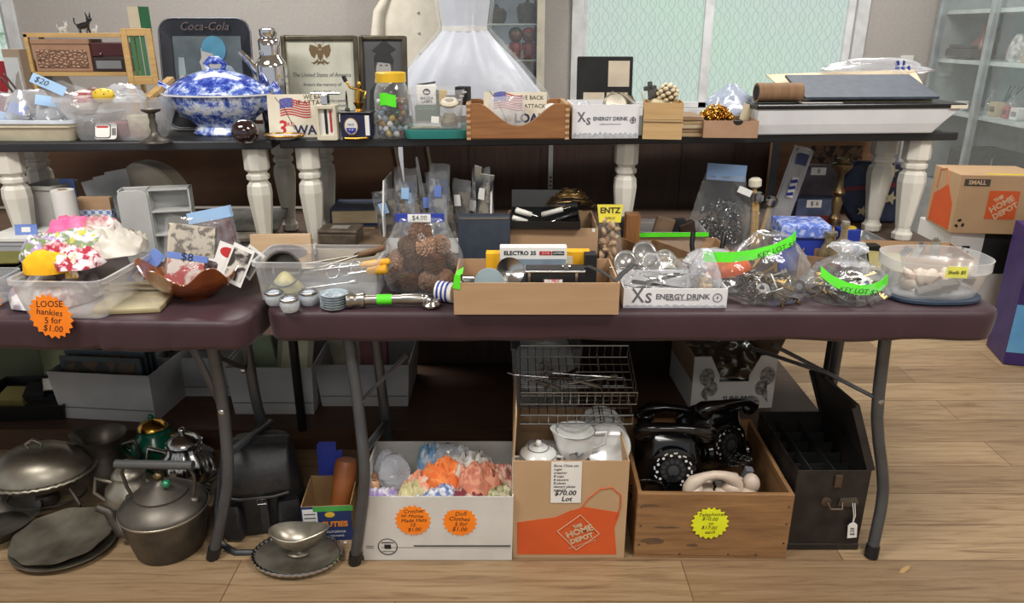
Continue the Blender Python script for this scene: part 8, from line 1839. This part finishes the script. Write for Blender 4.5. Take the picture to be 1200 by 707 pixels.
for sg in (-1, 1):
    q = MB().lathe([(.030,0),(.034,.006),(.030,.018),(.016,.022)], 24, m=TR(sg*.058,0,.02,0,rad(90*sg),0)).build('ear_cup', PHN, hp, smooth=50); MB().tube([(sg*.080,.016*cos(a),.02+.016*sin(a)) for a in [2*pi*i/16 for i in range(16)]], .0018, 5, closed=True).build('cup_ring', SILVER, q)
crd = T_('telephone_cord', 'black coiled telephone cord heaped at the right of the crate', 'cord', (at(862,560,1.86).x, 1.86, H-.02))
MB().tube([(.03*cos(t_)+.010*cos(t_*11), .02*sin(t_)*1.3+.010*sin(t_*11), .012+.02*sin(t_*.5)+.003*t_) for t_ in [i*.08 for i in range(150)]], .0026, 6).build('coil', PHN, crd, smooth=60)
MB().box(-.012,.012,-.01,.01,-.05,.012).build('plug', GREYINK, crd, loc=(.02,-.04,.015), rot=(rad(10),rad(10),0), bevel=.003)
for k in range(4):
    q = T_('cable_loop', 'black cable loop hanging in the crate, '+['far left','left of centre','right of centre','far right'][k], 'cable', (at(760+42*k, 560, 1.80).x, 1.80+.03*(k % 2), H-.06)); q.rotation_euler = (rad(50+12*k), rad(10*k), .4*k)
    MB().tube([(.05*cos(2*pi*i/30)*(1+.1*sin(3*i)), .035*sin(2*pi*i/30), .01*sin(i*.6)) for i in range(30)], .0035, 6, closed=True).build('cable', PHN, q, smooth=60)
BGE = mat('beige_phone', (206,188,170), .4, rgb2=(192,172,154))
bp3 = T_('beige_telephone', 'beige telephone with its handset at the front right of the crate', 'telephone', (at(850,574,1.78).x, 1.785, H-.075)); bp3.rotation_euler = (rad(4), rad(-3), rad(3))
MB().loft([lift(rrect(.19,.09,.03,5), 0), lift(rrect(.19,.09,.03,5), .02), lift(rrect(.165,.07,.025,5,0,.004), .045)]).build('phone_body', BGE, bp3, smooth=50)
h = handset(bp3, BGE, .13); h.location = (-.035, -.004, .062)
MB().lathe([(.020,0),(.020,.008),(.012,.012)], 20, m=TR(-.01,.03,.046)).build('dial', mat('grey_dial', (170,166,160), .3), bp3, smooth=40)
MB().sphere((.075,0,.05), (.024,.026,.03), 14, 10).build('rear_hump', BGE, bp3, smooth=60)
# black tin box with an open lid
X, D, W, H = fit(921, 1004, 642, 552, 0, 1.735)
TIN = mat('black_tin', (34,31,30), .5, .3, rgb2=(52,46,42), scale=16, bump=.15)
dT = .335
tn = T_('tin_box', 'black tin box with its lid propped open and a white tag', 'box', (X, D, .001), rad(0))
MB().obox(W, dT, H, .003).build('tin_body', TIN, tn, bevel=.002)
MB().box(-W/2-.002, W/2+.002, -.002, dT+.002, .0, .02).build('base_band', TIN, tn, bevel=.002)
ld_ = MB().box(-.002, .010, 0, dT, 0, W*.98).build('lid', TIN, tn, loc=(W/2, 0, H-.002), rot=(rad(-8), rad(-18), 0), bevel=.002)
for y in (0, dT-.003): MB().box(-.012,0,y,y+.003,0,W*.95).build('lid_lip', TIN, ld_)
for x in (-W*.2, W*.12): MB().box(x-.002, x+.002, .01, dT-.01, .03, H-.03).build('inner_divider', BLACKM, tn)
for k in range(5): MB().box(-W/2+.006, W/2-.006, .05+.06*k, .054+.06*k, .03, H-.05).build('cross_divider', BLACKM, tn)
MB().box(-.010,.010,-.008,0,H-.05,H-.012).build('hasp', mat('rusty_steel', (96,80,66), .5, .6), tn, loc=(W*.06,0,0), bevel=.002)
MB().tube([(-.02,-.006,.0),(-.016,-.02,-.012),(.016,-.02,-.012),(.02,-.006,0)], .003, 6).build('carry_handle', mat('rusty_steel', (0,0,0)), tn, loc=(W*.06,0,H*.62)); MB().lathe([(.014,0),(.014,.003),(.006,.005)], 18, m=TR(-W*.05,0,H*.62,pi/2)).build('lock_plate', mat('rusty_steel', (0,0,0)), tn)
MB().prism([(-.022,-.012),(.026,-.016),(.034,0),(.026,.014),(-.018,.012)], 0, .004).build('hinge_plate', PEWTER, tn, loc=(W*.22,-.001,H*.62), rot=(pi/2,0,0))
tgw = T_('price_tag', 'white string tag hanging from the black tin box', 'tag', (X+W*.30, D-.008, H*.62), 0); tgw.rotation_euler = (0, rad(-6), 0)
MB().tube([(0,0,0),(.004,-.003,-.04),(.002,-.002,-.065)], .0012, 5).tube([(.006,0,0),(.008,-.003,-.04),(.003,-.002,-.065)], .0012, 5).build('string', WHITE, tgw)
tb2 = MB().prism([(-.013,-.05),(.013,-.05),(.013,-.008),(.006,0),(-.006,0),(-.013,-.008)], 0, .0008).build('tag_card', WHITE, tgw, loc=(.002,-.003,-.062), rot=(pi/2,0,0)); txt('$38', .017, INK, tb2, (0,-.03,.001), (0,0,pi/2), 'handwriting', shear=.2)
# floor scraps
c = floorat(1060, 669); lf = T_('dry_leaf', 'small dry leaf scrap on the floor at the right', 'leaf', (c.x, c.y, .002), .5)
MB().prism([(-.022,0),(-.008,.007),(.01,.006),(.024,.001),(.008,-.005),(-.010,-.005)], 0, .0012).build('leaf_blade', mat('dry_leaf', (176,144,92), .8), lf, rot=(rad(14),rad(-10),0)); MB().tube([(-.022,0,.004),(-.032,-.003,.002)], .0008, 5).build('leaf_stalk', mat('dry_leaf', (0,0,0)), lf)
c = floorat(405, 637); solo('paper_crumb', MB().sphere((0,0,.003), (.006,.005,.003), 8, 6), WHITE, 'tiny white paper crumb on the floor beside the left folding leg foot', 'crumb', (c.x, c.y, 0), smooth=60)
